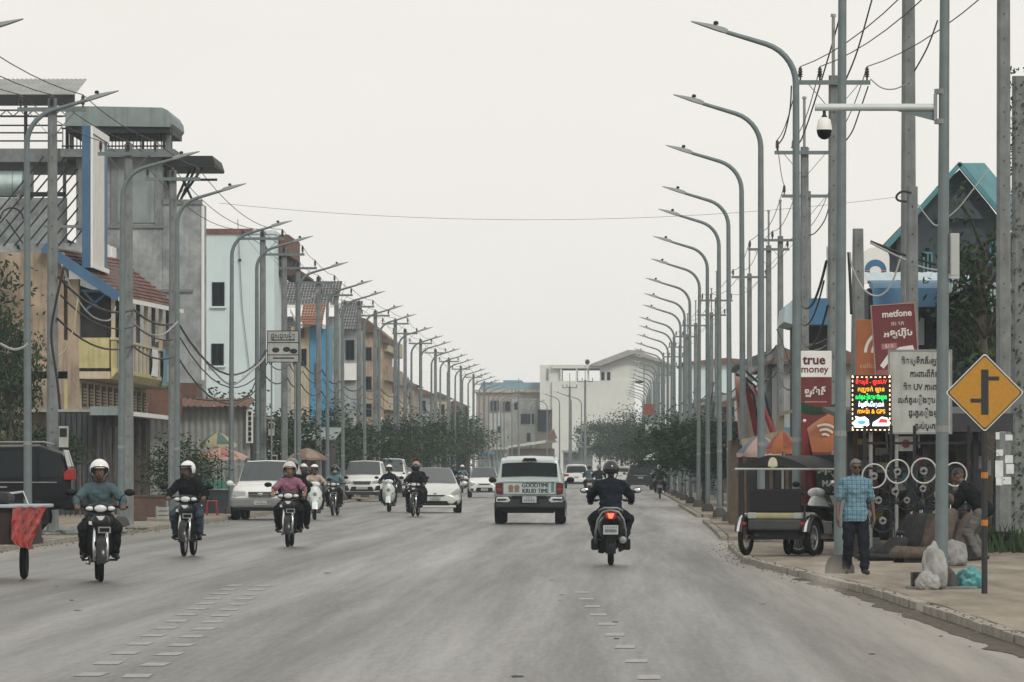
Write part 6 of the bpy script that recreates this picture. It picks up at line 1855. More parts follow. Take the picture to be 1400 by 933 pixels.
# 5. small white city car
Y = F / 27.5
c, f = low_car("hatchback_car", "small white city car with dark smiling grille coming towards us", p_white, (xa(660.5, Y), Y + 1.8, 0), math.pi + R(2), .80, 1.50, 3.6, nose=.7)
c.poly("lower_grille", m_black, [(-.38, .50), (.38, .50), (.44, .36), (.3, .28), (-.3, .28), (-.44, .36)], f - .1, f + .03, bevel=.02)
c.poly("slim_grille", m_dark, [(-.32, .70), (.32, .70), (.24, .645), (-.24, .645)], f - .1, f + .02)
for sd in (-1, 1):
    c.poly("headlight", m_lamp, [(sd * .42, .62), (sd * .46, .74), (sd * .70, .84), (sd * .74, .66), (sd * .58, .58)], f - .35, f - .03, bevel=.03)
    q = MB(); q.ball((sd * .6, f - .02, .4), (.09, .04, .07), 10, 6); q.build("fog_lamp", m_dark, c.t, smooth=True)
plate(c, f + .04, .4, .34, .12)
# 6. white saloon glimpsed between the white SUVs and the hybrid
Y = F / 25.0
c, f = low_car("hatchback_car", "white car half hidden behind the riders in black", p_white, (xa(546, Y), Y + 2.2, 0), math.pi + R(4), .86, 1.48, 4.3)
for sd in (-1, 1): c.poly("headlight", m_lamp, [(sd * .44, .56), (sd * .52, .66), (sd * .76, .76), (sd * .8, .62)], f - .4, f - .02, bevel=.03)
c.poly("grille", m_black, [(-.4, .6), (.4, .6), (.4, .35), (-.4, .35)], f - .1, f + .03)
plate(c, f + .04, .42, .36, .12)
# ---------- rear-facing SUVs ahead
def suv_rear(label, body, loc, rz, Hh=1.68, W=.91, lampm=m_tl, group=None):
    h = 2.25
    S = [(-h, .5, .98, 1.03, W * .82, W * .92, W * .88, W * .80), (-h + .18, .44, 1.0, 1.56, W * .92, W, W * .94, W * .74), (-h + .6, .38, 1.0, Hh, W * .95, W, W * .95, W * .74), (.1, .36, .98, Hh - .02, W * .95, W, W * .95, W * .72),
         (1.0, .36, .98, 1.05, W * .95, W, W * .93, W * .8), (2.1, .4, .85, .92, W * .85, W * .9, W * .8, W * .65)]
    c = Car("suv_car", label, body, S, loc, rz, group)
    c.pane("rear_window", 0, .12, .9, (5.15, 6, 7, -6, -5.15), m_glass, off=.02)
    c.bx("roof_spoiler", body, -W * .7, W * .7, -h + .05, -h + .6, Hh - .09, Hh - .03, bevel=.02)
    for sd in (-1, 1): c.poly("tail_light", lampm, [(sd * .52, .86), (sd * .54, 1.0), (sd * .86, 1.03), (sd * .87, .86)], -h - .02, -h + .2, bevel=.02)
    c.bx("rear_bumper", body, -.86, .86, -h - .07, -h + .2, .45, .72, bevel=.05)
    c.bx("lower_valance", m_trim, -.8, .8, -h - .06, -h + .2, .3, .45, bevel=.03)
    c.mirrors(.8, 1.08, W, body); c.wheels((-1.35, 1.3), .36, W + .004, .24)
    plate(c, -h - .08, .80, .34, .12)
    return c
Y = F / 19.5
suv_rear("distant white SUV driving away just past the pickup", p_white, (xa(788, Y), Y + 2.2, 0), 0)
Y = F / 20.5
c = suv_rear("dark SUV with pale stripe driving away right of the black helmet", p_dark, (xa(875, Y), Y + 2.2, 0), R(1), lampm=mat("dark_red_lens", (.10, .018, .016)))
c.bx("chrome_strip", m_chrome, -.42, .42, -2.27, -2.24, .92, .965)
Y = F / 17.
c = suv_rear("far pale car between the black helmet and the dark SUV", p_pearl, (xa(848, Y), Y + 2.2, 0), 0, Hh=1.5)
# 7. black SUV standing across the pavement at the left
Y = 117.
S = [(-2.3, .62, 1.12, 1.16, .85, .92, .9, .8), (-2.12, .55, 1.14, 1.74, .9, .96, .93, .74), (-1.6, .5, 1.13, 1.90, .92, .96, .93, .72), (.2, .48, 1.1, 1.88, .92, .96, .93, .70), (1.0, .48, 1.1, 1.15, .92, .95, .9, .75), (2.2, .5, 1.0, 1.05, .85, .9, .82, .65)]
c = Car("suv_car", "black SUV with red tail light parked sideways behind the wrapped cart", p_black, S, (xa(95, Y) - 2.25, Y, .1), R(94), cat="car")
for sd in (-1, 1):
    c.pane("side_window", 2, .04, .96, [sd * v for v in (4.12, 4.5, 4.9)], m_glass, off=.014); c.pane("rear_side_window", 1, .12, .95, [sd * v for v in (4.12, 4.5, 4.9)], m_glass, off=.014)
    q = MB(); q.prism([(-2.36, 1.16), (-2.34, 1.40), (-2.24, 1.42), (-2.14, 1.28), (-2.15, 1.16)], sd * .80, sd * .975, axis='X'); q.build("tail_light", m_tl, c.t, bevel=.015)
    q = MB(); q.prism([(-2.31, 1.44), (-2.2, 1.80), (-2.13, 1.80), (-2.22, 1.44)], sd * .80, sd * .93, axis='X'); q.build("pillar_trim", m_chrome, c.t, bevel=.01)
    q = MB(); q.tube([(sd * .66, -1.9, 1.92), (sd * .66, -1.7, 1.97), (sd * .66, .1, 1.96)], .02, 6); q.build("roof_rail", m_steel, c.t)
for sd in (-1, 1):
    c.bx("belt_strip", m_steel, sd * .945 - .012, sd * .945 + .012, -2.0, .95, 1.105, 1.125)
    for yy_ in (-.95, .1): c.bx("door_handle", m_steel, sd * .965 - .015, sd * .965 + .015, yy_, yy_ + .16, 1.0, 1.03)
c.bx("rear_bumper", p_black, -.9, .9, -2.45, -2.1, .52, .86, bevel=.06)
c.bx("bumper_strip", m_chrome, -.88, .88, -2.462, -2.44, .80, .84)
c.pane("rear_window", 0, .15, .88, (5.2, 6, 7, -6, -5.2), m_glass, off=.02)
c.wheels((-1.4, 1.35), .38, .97, .26)

# 8. wrapped cart entering at the left edge
x, y = xa(33, 75.5), 75.5
ct = thing("cart", "motorcycle cart with a red plastic wrapped side at the frame edge", "cart", (x, y, 0))
for dx in (0., -1.25):
    q = MB(); q.lathe([(.16, -.045), (.21, -.045), (.24, -.02), (.24, .02), (.21, .045), (.16, .045)], (dx, 0, .24), 22, axis='X'); w = q.build("wheel", m_rubber, ct, smooth=40)
    q = MB(); q.lathe([(.02, -.03), (.16, -.02), (.16, .02), (.02, .03)], (dx, 0, .24), 16, axis='X'); q.build("rim", m_steel, w)
q = MB(); q.bx(-1.6, .16, -.5, 1.0, .48, .56); q.bx(-1.6, .14, -.48, .98, .56, .98); q.build("tray", mat("dark_red_box", (.035, .022, .022), .7, var=.3), ct)
q = MB(); q.bx(-1.62, .30, -.56, 1.05, .98, 1.03); q.build("rim_rail", mat("pale_edge", (.33, .37, .42), .5), ct, bevel=.015)
vs_ = []; fs_ = []; q = MB()
for i in range(11):
    for j in range(9):
        u, v = i / 10, j / 8
        xx = -.10 + u * (.46 - v * .20) + (.05 if v > .9 else 0) - .02 * v; z = 1.0 - v * (.52 - abs(u - .35) * .06)
        vs_.append((xx, -.57 + .05 * math.sin(i * 2.1 + j * 1.3) - .02 * v, z - (.1 * u * v)))
for i in range(10):
    for j in range(8): a = i * 9 + j; fs_.append((a, a + 1, a + 10, a + 9))
q.add(vs_, fs_); q.add([(x_ + .0, y_ + .05, z_) for x_, y_, z_ in vs_], fs_)
m_redpl = mat("red_printed_plastic", (.36, .04, .035), .3, var=.7, scale=11, spec=.7, streak=.5, dirt=(.45, .36, .30))
q.build("wrapping", m_redpl, ct, smooth=True)
q = MB(); q.tube([(-.25, .3, .98), (-.22, .3, 1.18), (-.05, .3, 1.2), (0.02, .3, 1.02)], .02, 6); q.build("handle", m_chrome, ct)
q = MB(); q.bx(-1.4, -.2, -.2, .7, 1.03, 1.2); q.build("load", mat("dark_tarp", (.03, .03, .032), .8), ct, bevel=.06)
# ================================================================== the right pavement and its shops
Z = SW_Z
m_orange = mat("orange_vinyl", (.34, .115, .045), .7, var=.15, scale=3, streak=.2)
m_signred = mat("dark_red_sign", (.165, .032, .035), .6, var=.15, scale=3)
m_umb_red = mat("faded_red_canvas", (.20, .035, .035), .9, var=.3, scale=4)
m_umb_brown = mat("faded_orange_canvas", (.26, .075, .05), .9, var=.3, scale=4)
m_dgreen = mat("dark_green_board", (.028, .062, .05), .7, var=.25, scale=3)
m_offw = mat("off_white_board", (.40, .42, .40), .8, var=.18, scale=2.5, streak=.25)
m_letw = mat("white_lettering", (.60, .60, .57), .7, var=.05)
m_letk = mat("black_lettering", (.035, .037, .04), .7)
m_letr = mat("maroon_lettering", (.14, .02, .035), .7)
m_teal = mat("teal_roof_sheet", (.075, .25, .285), .6, var=.2, scale=1.5, streak=.25)
m_bluegable = mat("slate_blue_wall", (.055, .075, .095), .85, var=.3, scale=1.2, streak=.35)
m_bluefas = mat("blue_fascia", (.05, .17, .31), .5, var=.15, scale=1.2, streak=.2)
m_striped = mat("pale_blue_tin", (.38, .48, .52), .5, var=.12, scale=2)
m_seatf = mat("brown_seat_fabric", (.115, .088, .072), .9, var=.4, scale=9, bump=.5, bscale=40)
m_seatg = mat("charcoal_seat_fabric", (.024, .024, .027), .9, var=.4, scale=9, bump=.5, bscale=40)

# ---- man in plaid
def plaid():
    m = mat("blue_plaid_cloth", (.16, .31, .36), .95, var=.1, spec=.08)
    n, l = m.node_tree.nodes, m.node_tree.links; b = n['Principled BSDF']
    tc = n.new("ShaderNodeTexCoord"); sx = n.new("ShaderNodeSeparateXYZ"); l.new(tc.outputs['Object'], sx.inputs[0])
    def band(src, period, duty, ph=0.):
        a = n.new("ShaderNodeMath"); a.operation = 'MULTIPLY_ADD'; a.inputs[1].default_value = 1 / period; a.inputs[2].default_value = ph + 20; l.new(src, a.inputs[0])
        f = n.new("ShaderNodeMath"); f.operation = 'FRACT'; l.new(a.outputs[0], f.inputs[0])
        t = n.new("ShaderNodeMath"); t.operation = 'LESS_THAN'; t.inputs[1].default_value = duty; l.new(f.outputs[0], t.inputs[0]); return t.outputs[0]
    cur = (.13, .25, .31, 1); prev = None
    for src, per, du, ph, c, fac in (('X', .062, .42, 0, (.055, .10, .16), .6), ('Z', .062, .42, .2, (.055, .10, .16), .6), ('X', .062, .1, .7, (.42, .50, .52), .32), ('Z', .062, .1, .9, (.42, .50, .52), .32)):
        k = n.new("ShaderNodeMath"); k.operation = 'MULTIPLY'; k.inputs[1].default_value = fac; l.new(band(sx.outputs[src], per, du, ph), k.inputs[0])
        mx = n.new("ShaderNodeMix"); mx.data_type = 'RGBA'; mx.inputs['B'].default_value = (*c, 1)
        if prev is None: mx.inputs['A'].default_value = cur
        else: l.new(prev, mx.inputs['A'])
        l.new(k.outputs[0], mx.inputs['Factor']); prev = mx.outputs['Result']
    l.new(prev, b.inputs['Base Color']); return m
walk = dict(pelvis=(0, 0, .90), neck=(0, .02, 1.40), head=(0, .035, 1.545), face=(-.1, 1, -.08), sh_l=(-.175, .0, 1.325), sh_r=(.175, .0, 1.325), el_l=(-.245, -.05, 1.06), el_r=(.245, -.01, 1.06),
            wr_l=(-.27, -.0, .83), wr_r=(.27, .06, .83), hd_l=(.02, .12, -1), hd_r=(-.02, .15, -1), hu_l=(-1, 0, 0), hu_r=(1, 0, 0),
            hip_l=(-.09, 0, .86), hip_r=(.09, 0, .86), kn_l=(-.105, .10, .48), kn_r=(.10, .02, .47), an_l=(-.11, .12, .10), an_r=(.105, -.14, .11), to_l=(-.13, .27, .045), to_r=(.125, .0, .05))
FIG_WALK = figure(walk, "walker", long_sleeve=False, hem=True, hands=('open', 'open'))
def add_hair(p, fig, m=None, bald=False):
    mb = MB(); Mh = fig['Mh']; c = fig['head']
    vs_ = []; fs_ = []; n = 18; k = 7
    for i in range(k + 1):
        t = math.pi * .56 * i / k
        for j in range(n):
            a = 2 * math.pi * j / n; q = Vector((math.sin(t) * math.cos(a) * .082, math.sin(t) * math.sin(a) * .099 - .01, math.cos(t) * .092 + .03))
            if q.y > .05 and q.z < .075: q.z = .075 + (q.z - .075) * .1
            vs_.append(c + Mh @ q)
    for i in range(k):
        for j in range(n): fs_.append((i * n + j, i * n + (j + 1) % n, i * n + n + (j + 1) % n, i * n + n + j))
    mb.add(vs_, fs_); mb.build("hair", m or m_hair, p, smooth=True)
pm = person(FIG_WALK, "grey haired man in blue plaid shirt, dark trousers and sunglasses walking", (3.27, 74, Z), math.pi + R(8), plaid(), c_navy, skin=m_skin_d, sc=.945)
add_hair(pm, FIG_WALK, mat("grey_hair", (.16, .16, .16), .8, var=.3))
sg = MB(); hd_ = FIG_WALK['head']; Mh_ = FIG_WALK['Mh']
for s in (-1, 1): sg.ball(hd_ + Mh_ @ Vector((s * .034, .092, .006)), (.027, .008, .02), 10, 6, Mh_); sg.bar(hd_ + Mh_ @ Vector((s * .06, .085, .012)), hd_ + Mh_ @ Vector((s * .08, .0, .012)), .006)
sg.bar(hd_ + Mh_ @ Vector((-.01, .095, .01)), hd_ + Mh_ @ Vector((.01, .095, .01)), .006); sg.build("sunglasses", m_black, pm)
bl = MB(); bl.torus(walk['pelvis'], .16, .014, 'Z', 20, 6); 
# shopkeeper bending among the seats
bend = dict(walk); bend.update(pelvis=(0, -.12, .80), neck=(0, .20, 1.20), head=(0, .29, 1.32), face=(0, 1, -.5), sh_l=(-.175, .17, 1.13), sh_r=(.175, .17, 1.13), el_l=(-.2, .30, .9), el_r=(.2, .32, .9), wr_l=(-.14, .48, .76), wr_r=(.14, .5, .76),
                               hd_l=(0, 1, -.5), hd_r=(0, 1, -.5), hu_l=(0, .4, 1), hu_r=(0, .4, 1), hip_l=(-.1, -.1, .77), hip_r=(.1, -.1, .77), kn_l=(-.13, .12, .45), kn_r=(.13, .10, .44), an_l=(-.12, -.06, .1), an_r=(.12, -.1, .1), to_l=(-.14, .1, .045), to_r=(.14, .07, .045))
FIG_BEND = figure(bend, "bender", jacket=.01)
pb2 = person(FIG_BEND, "shopkeeper in black top and pale trousers stooping over the car seats", (xa(1335, 84.5), 84.5, Z), R(75), c_black, cl("grey_trousers", (.17, .165, .16)), skin=m_skin_d)
add_hair(pb2, FIG_BEND)

# ---- three-wheeled carriage (tuk-tuk) with the motorbike that draws it
tx, ty = 2.84, 90.
tk = thing("tuk_tuk", "black canopied tuk-tuk carriage with a pale seat stripe at the kerb", "tuk-tuk", (tx, ty, Z), R(-24))
m_tukb = mat("black_tuk_paint", (.012, .013, .015), .35, var=.3, coat=.3)
tk.scale = (.86, .95, 1.02)
m = MB()
prof = [(-.74, 1.40), (-.70, 1.44), (-.4, 1.55), (-.1, 1.62), (.1, 1.62), (.4, 1.55), (.70, 1.44), (.74, 1.40), (.70, 1.39), (0, 1.46), (-.70, 1.39)]
m.prism(prof, -.62, 1.0, axis='Y'); m.build("canopy", mat("canvas_black", (.026, .028, .03), .8, var=.3), tk, smooth=35)
m = MB(); m.tube([(-.75, -.64, 1.40), (.75, -.64, 1.40), (.75, 1.02, 1.40), (-.75, 1.02, 1.40), (-.75, -.64, 1.40)], .018, 6); m.build("canopy_trim", mat("pale_trim", (.42, .44, .43), .6), tk)
m = MB(); m.lathe([(.09, 0), (.085, .012)], (.02, -.645, 1.50), 14, axis='Y'); m.bx(-.07, .11, -.66, -.63, 1.44, 1.5); m.build("canopy_badge", mat("cream_badge", (.55, .53, .40)), tk)
for sx_ in (-1, 1):
    for yy_ in (-.55, .85):
        m = MB(); m.tube([(sx_ * .62, yy_, .3), (sx_ * .64, yy_, 1.41)], .024, 8); m.build("post", m_tukb, tk, smooth=50)
m = MB(); m.bx(-.52, .52, -.50, -.42, .70, 1.08); m.build("seat_back", mat("black_vinyl_back", (.010, .0105, .012), .6), tk, bevel=.03)
m = MB(); m.bx(-.54, .54, -.52, .1, .60, .70); m.build("seat_cushion", mat("pale_yellow_vinyl", (.38, .36, .20), .6, var=.2), tk, bevel=.03)
for sx_ in (-1, 1):
    m = MB(); m.bx(sx_ * .47 - .09, sx_ * .47 + .09, -.525, .105, .602, .703); m.build("cushion_end", m_offw, tk, bevel=.02)
m = MB(); m.bx(-.55, .55, -.54, .12, .42, .595); m.build("seat_base", mat("grey_vinyl", (.07, .075, .076), .6), tk, bevel=.03)
m = MB(); m.bx(-.58, .58, -.4, .95, .27, .33); m.bx(-.4, .4, -.35, .0, .30, .43); m.build("chassis", m_tukb, tk)
for sx_ in (-1, 1):
    m = MB(); m.bx(sx_ * .60 - .02, sx_ * .60 + .02, -.48, .75, .34, .56); m.build("side_panel", m_tukb, tk, bevel=.015)
    m = MB(); arc_band(m, (sx_ * .69, -.3, .3), .36, .15, 10, 165); m.build("mudguard", m_tukb, tk, smooth=40)
    m = MB(); arc_band(m, (sx_ * .69, -.3, .3), .385, .05, 60, 165); m.build("mudguard_trim", m_chrome, tk, smooth=40)
    m = MB(); m.torus((sx_ * .69, -.3, .3), .245, .052, 'X', 26, 8); w = m.build("wheel", m_rubber, tk, smooth=True)
    m = MB(); m.torus((sx_ * .69, -.3, .3), .19, .02, 'X', 22, 6); m.lathe([(.04, -.05), (.04, .05)], (sx_ * .69, -.3, .3), 10, axis='X')
    for k in range(10): m.bar((sx_ * .69, -.3, .3), (sx_ * .69, -.3 + .19 * math.cos(k * .628), .3 + .19 * math.sin(k * .628)), .01)
    m.build("rim", m_steel, w)
    m = MB(); m.ball((sx_ * .60, -.60, .52), (.05, .02, .035), 10, 6); m.build("tail_light", m_tl, tk)
m = MB(); m.bar((0, .9, .28), (0, 1.5, .5), .05); m.build("draw_bar", m_tukb, tk)
for k, dx in enumerate((-.30, .32)):
    m = MB(); m.torus((dx, .78, .2), .15, .045, 'X', 22, 8); m.build("spare_tyre", m_rubber, tk, smooth=True)
bike("parked motorbike harnessed to the tuk-tuk carriage", tx + .78, ty + 1.6, R(-60), "parked motorbikes").location.z = Z
o = dup(SCW, (xa(1130, 92), 92, Z), math.pi - R(28), "parked white scooter between the tuk-tuk and the walking man", "parked motorbikes")

# ---- car seats
def seat_proto(label, mm):
    t = thing("car_seat", label, "car seat")
    m = MB(); secs = [(-.02, .52, .10), (.03, .56, .16), (.25, .54, .15), (.48, .5, .17), (.56, .44, .12)]
    vs_ = []; fs_ = []
    for x_, w, h in secs:
        for (a, b) in ((-.5, .02), (-.5, .7), (-.36, 1.), (-.25, .72), (.25, .72), (.36, 1.), (.5, .7), (.5, .02)): vs_.append((-x_, a * w, .06 + b * h))
    for i in range(4):
        for j in range(8): fs_.append((i * 8 + j, i * 8 + (j + 1) % 8, i * 8 + 8 + (j + 1) % 8, i * 8 + 8 + j))
    fs_ += [tuple(range(8)), tuple(range(32, 40))]
    m.add(vs_, fs_); m.build("cushion", mm, t, smooth=True)
    b = MB(); secs = [(.0, .12, .50, .14), (.10, .30, .54, .17), (.17, .55, .50, .15), (.22, .70, .40, .11), (.23, .74, .28, .07)]
    vs_ = []; fs_ = []
    for x_, z, w, d in secs:
        for (a, c_) in ((-.5, 1), (-.36, 1.25), (-.24, .9), (.24, .9), (.36, 1.25), (.5, 1), (.5, 0), (-.5, 0)): vs_.append((x_ - d * (c_ - .4), a * w, z))
    for i in range(4):
        for j in range(8): fs_.append((i * 8 + j, i * 8 + (j + 1) % 8, i * 8 + 8 + (j + 1) % 8, i * 8 + 8 + j))
    fs_ += [tuple(range(8)), tuple(range(32, 40))]
    b.add(vs_, fs_); b.build("backrest", mm, t, smooth=True)
    h = MB(); h.ball((.235, 0, .86), (.05, .13, .085), 14, 8); hd = h.build("headrest", mm, t, smooth=True)
    p = MB()
    for s in (-.06, .06): p.tube([(.225, s, .70), (.235, s, .82)], .008, 6)
    p.build("headrest_rods", m_chrome, hd)
    r = MB(); r.bx(-.5, .05, -.22, -.18, 0, .07); r.bx(-.5, .05, .18, .22, 0, .07); r.build("rail", m_dark, t)
    return t
s0 = seat_proto("brown fabric car seat standing nearest the kerb, next to the camera post", m_seatf)
s0.location = (xa(1276, 84), 84, Z); s0.rotation_euler = (0, 0, R(18)); s0.scale = (1.12, 1.12, 1.12); s0['group'] = "salvaged car seats"
s1 = seat_proto("dark charcoal car seat leaning behind the brown one", m_seatg)
s1.location = (xa(1240, 86.2), 86.2, Z); s1.rotation_euler = (0, 0, R(12)); s1['group'] = "salvaged car seats"
dup(s0, (xa(1258, 87.5), 87.5, Z), R(8), "brown car seat in the middle of the row of seats", "salvaged car seats", .98)
dup(s1, (xa(1228, 88.6), 88.6, Z), R(5), "charcoal car seat at the back of the row under a steering wheel", "salvaged car seats", .95)
dup(s0, (xa(1308, 87.2), 87.2, Z), R(-8), "brown car seat half hidden behind the camera post", "salvaged car seats", 1.0)
dup(s1, (xa(1215, 85.6), 85.6, Z), R(30), "low charcoal seat at the walking man's side", "salvaged car seats", (.9, .9, .5))

# ---- steering wheels hung on the shop rack
def wheel_proto(label, rim):
    t = thing("steering_wheel", label, "steering wheel")
    m = MB(); m.torus((0, 0, 0), .185, .013, 'Y', 36, 8); m.build("rim", rim, t, smooth=True)
    m = MB(); m.lathe([(.06, 0), (.058, .02), (.03, .03), (.028, .02)], (0, -.0, 0), 18, axis='Y'); m.build("hub", m_steel, t, smooth=40)
    m = MB(); m.lathe([(.025, -.03), (.02, -.034)], (0, 0, 0), 12, axis='Y'); m.build("hub_cap", m_black, t)
    m = MB()
    for a in (-.15, math.pi + .15, -math.pi / 2): m.bar((0, .01, 0), (math.cos(a) * .18, .0, math.sin(a) * .18), .022, .008)
    m.build("spoke", m_dark, t)
    return t
w0 = wheel_proto("pale rimmed steering wheel with silver hub beside the walking man's head", mat("pale_rim", (.45, .46, .44), .4, var=.1))
w0.location = at(1195, 651, 86); w0['group'] = "steering wheels on the rack"
w1 = wheel_proto("dark steering wheel with silver hub hung low at the walking man's elbow", m_dark)
w1.location = at(1207, 712, 86.4); w1['group'] = "steering wheels on the rack"
dup(w0, at(1227, 645, 86.6), R(8), "second pale steering wheel from the walking man's head", "steering wheels on the rack")
dup(w0, at(1263, 644, 86.2), R(-6), "pale steering wheel just beside the camera post, nearer the walking man", "steering wheels on the rack", 1.05)
dup(w0, at(1306, 649, 86.8), R(10), "pale steering wheel between the camera post and the yellow sign's post", "steering wheels on the rack")
dup(w1, at(1201, 684, 86.9), R(4), "dark steering wheel between two silver hubbed ones", "steering wheels on the rack")
for k, (px, py, Y_, src, lab) in enumerate(((1240, 684, 86.9, w1, "dark steering wheel hung above the middle car seat"), (1262, 668, 87.0, w1, "dark steering wheel just under the pale one by the camera post"), (1224, 672, 87.1, w1, "dark steering wheel under the second pale one"), (1318, 684, 86.9, w1, "dark steering wheel low beside the shopkeeper"), (1186, 668, 87.0, w1, "dark steering wheel partly behind the walking man's shoulder"), (1282, 676, 87.1, w1, "dark steering wheel half hidden by the camera post"), (1180, 706, 86.8, w1, "dark steering wheel behind the walking man's arm"))):
    dup(src, at(px, py, Y_), R(12 * (k % 3) - 10), lab, "steering wheels on the rack", .85 + .1 * (k % 3))
for k in range(9):
    px = 1172 + k * 19; bw, bh = rnd.uniform(.2, .34), rnd.uniform(.22, .5); c_ = rnd.choice(((.05, .045, .04), (.2, .17, .13), (.07, .08, .09), (.03, .03, .035), (.24, .24, .23)))
    t = thing("goods_box", "%s box of goods on the ground behind the rack, counted from the walking man" % ("first", "second", "third", "fourth", "fifth", "sixth", "seventh", "eighth", "ninth")[k], "box", (xa(px, 89.3), 89.3 + .1 * (k % 3), Z), R(rnd.uniform(-20, 20)), "goods boxes behind the rack")
    m = MB(); m.bx(-bw / 2, bw / 2, -.15, .15, 0, bh); m.build("carton", mat("carton_%d" % (c_[0] * 100), c_, .8, var=.3, scale=6), t, bevel=.01)
    m = MB(); m.bx(-bw / 2 - .004, bw / 2 + .004, -.03, .03, bh * .3, bh + .004); m.build("tape", m_wood, t)
rk = thing("display_rack", "dark steel rack on which the steering wheels hang", "rack", (xa(1250, 87), 87, Z))
m = MB()
for px in (1180, 1216, 1248, 1284, 1322): m.bx(xa(px, 87.2), xa(px, 87.2) + .05, 87.15, 87.2, Z, 2.2)
for z in (.95, 1.5, 1.9): m.bx(xa(1180, 87.2), xa(1324, 87.2), 87.2, 87.24, z, z + .04)
m.build("frame", m_dark, rk, world=True)

# ---- the accessory shop behind
sh = thing("accessory_shop", "dark open fronted car accessory shop packed with hanging goods", "shop", (6.3, 94, 0))
XA, XB = xa(1150, 95), xa(1356, 95)
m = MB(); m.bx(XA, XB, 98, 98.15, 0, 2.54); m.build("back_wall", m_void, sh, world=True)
m = MB(); m.bx(XA, XA + .12, 91, 98, 0, 2.5); m.build("side_wall", m_wood, sh, world=True)
m = MB(); m.prism([(90.0, 2.32), (90.0, 2.38), (98.3, 2.62), (98.3, 2.54)], XA - .2, XB, axis='X'); m.build("roof", mat("dark_tin", (.05, .055, .06), .7, var=.3), sh, world=True)
m = MB(); m.bx(XA - .2, XB, 89.95, 90.0, 2.12, 2.42); m.build("fascia", mat("grey_blue_fascia", (.05, .055, .06), .8, var=.3, streak=.4), sh, world=True)
for px in (1158, 1240, 1330):
    m = MB(); m.bx(xa(px, 90.3), xa(px, 90.3) + .09, 90.2, 90.3, 0, 2.3); m.build("post", m_dark, sh, world=True)
for z in (.6, 1.1, 1.55):
    m = MB(); m.bx(XA + .3, XB - .3, 94.5, 95.2, z, z + .04); m.build("shelf", m_wood, sh, world=True)
cols = [(.2, .03, .03), (.45, .45, .43), (.05, .12, .2), (.3, .25, .1), (.12, .12, .13), (.2, .22, .22), (.30, .08, .12), (.03, .03, .03)]
gm = [mat("goods_%s" % n, c, .6, var=.25) for n, c in zip(("red", "white", "blue", "ochre", "grey", "pale", "pink", "black"), cols)]
packs = {}
for i in range(110):
    w, h = rnd.uniform(.08, .24), rnd.uniform(.10, .3)
    lvl = rnd.choice((.64, 1.14, 1.59)); 
    b_ = MB(); b_.bx(-w / 2, w / 2, -.06, .06, 0, h)
    o = b_.build("packet", rnd.choices(gm, (2, 2, 2, 1, 4, 2, 1, 8))[0], sh); o.matrix_parent_inverse = Matrix.Translation(-sh.location); o.location = (rnd.uniform(XA + .4, XB - .4), rnd.uniform(94.55, 95.1), lvl)
for i in range(46):
    w, h = rnd.uniform(.10, .26), rnd.uniform(.12, .34); z = rnd.uniform(1.5, 2.05); x_ = rnd.uniform(XA + .1, XB - .3)
    b_ = MB(); b_.bx(-w / 2, w / 2, -.012, .012, -h, 0); b_.bar((0, 0, 0), (0, 0, .1), .006)
    o = b_.build("hanging_packet", rnd.choices(gm, (2, 2, 1, 1, 4, 2, 1, 6))[0], sh); o.matrix_parent_inverse = Matrix.Translation(-sh.location); o.location = (x_, 90.6 + rnd.random() * .5, z)
m = MB(); m.bx(xa(1226, 90), xa(1250, 90), 89.86, 89.9, za(617, 90), za(597, 90)); pc = m.build("price_card", m_offw, sh, world=True)
m = MB(); m.ball((xa(1238, 90), 89.85, za(607, 90)), (.07, .008, .07), 12, 6); m.build("card_print", mat("crimson_print", (.25, .04, .06)), pc)
# dark weeds and stacked tyres at the foot of the pasted pole
m = MB()
for i in range(700):
    x_ = rnd.uniform(xa(1335, 95), 9.5); y_ = rnd.uniform(93, 101); h = rnd.uniform(.1, .5); a = rnd.uniform(0, 6.28); w = .03
    m.add([(x_ - w, y_, Z), (x_ + w, y_, Z), (x_ + math.cos(a) * h * .5, y_ + math.sin(a) * .2, Z + h)], [(0, 1, 2)])
tag(m.build("weeds", m_leafs[1], fix=False), kind='stuff')
def tyre_at(px, Y, z, lab):
    t = MB(); t.torus((0, 0, 0), .21, .085, 'Z', 26, 10); o = t.build("loose_tyre", m_rubber, smooth=True); o.location = (xa(px, Y), Y, z); tag(o, lab, "tyre", "old tyres by the pasted pole")
tyre_at(1362, 95, Z + .085, "bottom tyre of the stack by the pasted pole"); tyre_at(1363, 95, Z + .26, "upper tyre of the stack by the pasted pole")

# ---- sacks at the camera post
def sack(name, label, c, loc, sc_, mm):
    bm = bmesh.new(); bmesh.ops.create_icosphere(bm, subdivisions=5, radius=1)
    for v in bm.verts:
        q = v.co.copy(); n_ = mnoise.noise(q * 1.6 + Vector((c, 0, 0))) * .26 + mnoise.noise(q * 3.1 + Vector((0, c, 0))) * .1 + abs(mnoise.noise(Vector((q.x * 7, q.y * 7, q.z * 2)))) * .09
        q *= 1 + n_; q.x *= sc_[0]; q.y *= sc_[1]; q.z *= sc_[2]
        if q.z < -sc_[2] * .75: q.z = -sc_[2] * .75
        v.co = q
    me = bpy.data.meshes.new(name); bm.to_mesh(me); bm.free(); me.materials.append(mm); me.polygons.foreach_set('use_smooth', [True] * len(me.polygons))
    o = bpy.data.objects.new(name, me); link(o); o.location = loc; tag(o, label, "sack"); return o
m_sackw = mat("pale_sackcloth", (.34, .34, .335), .8, var=.3, scale=7, bump=.4)
sack("sack", "tall pale plastic sack leaning against the camera post", 1., (xa(1277, 65.6), 65.6, Z + .24), (.15, .14, .29), m_sackw)
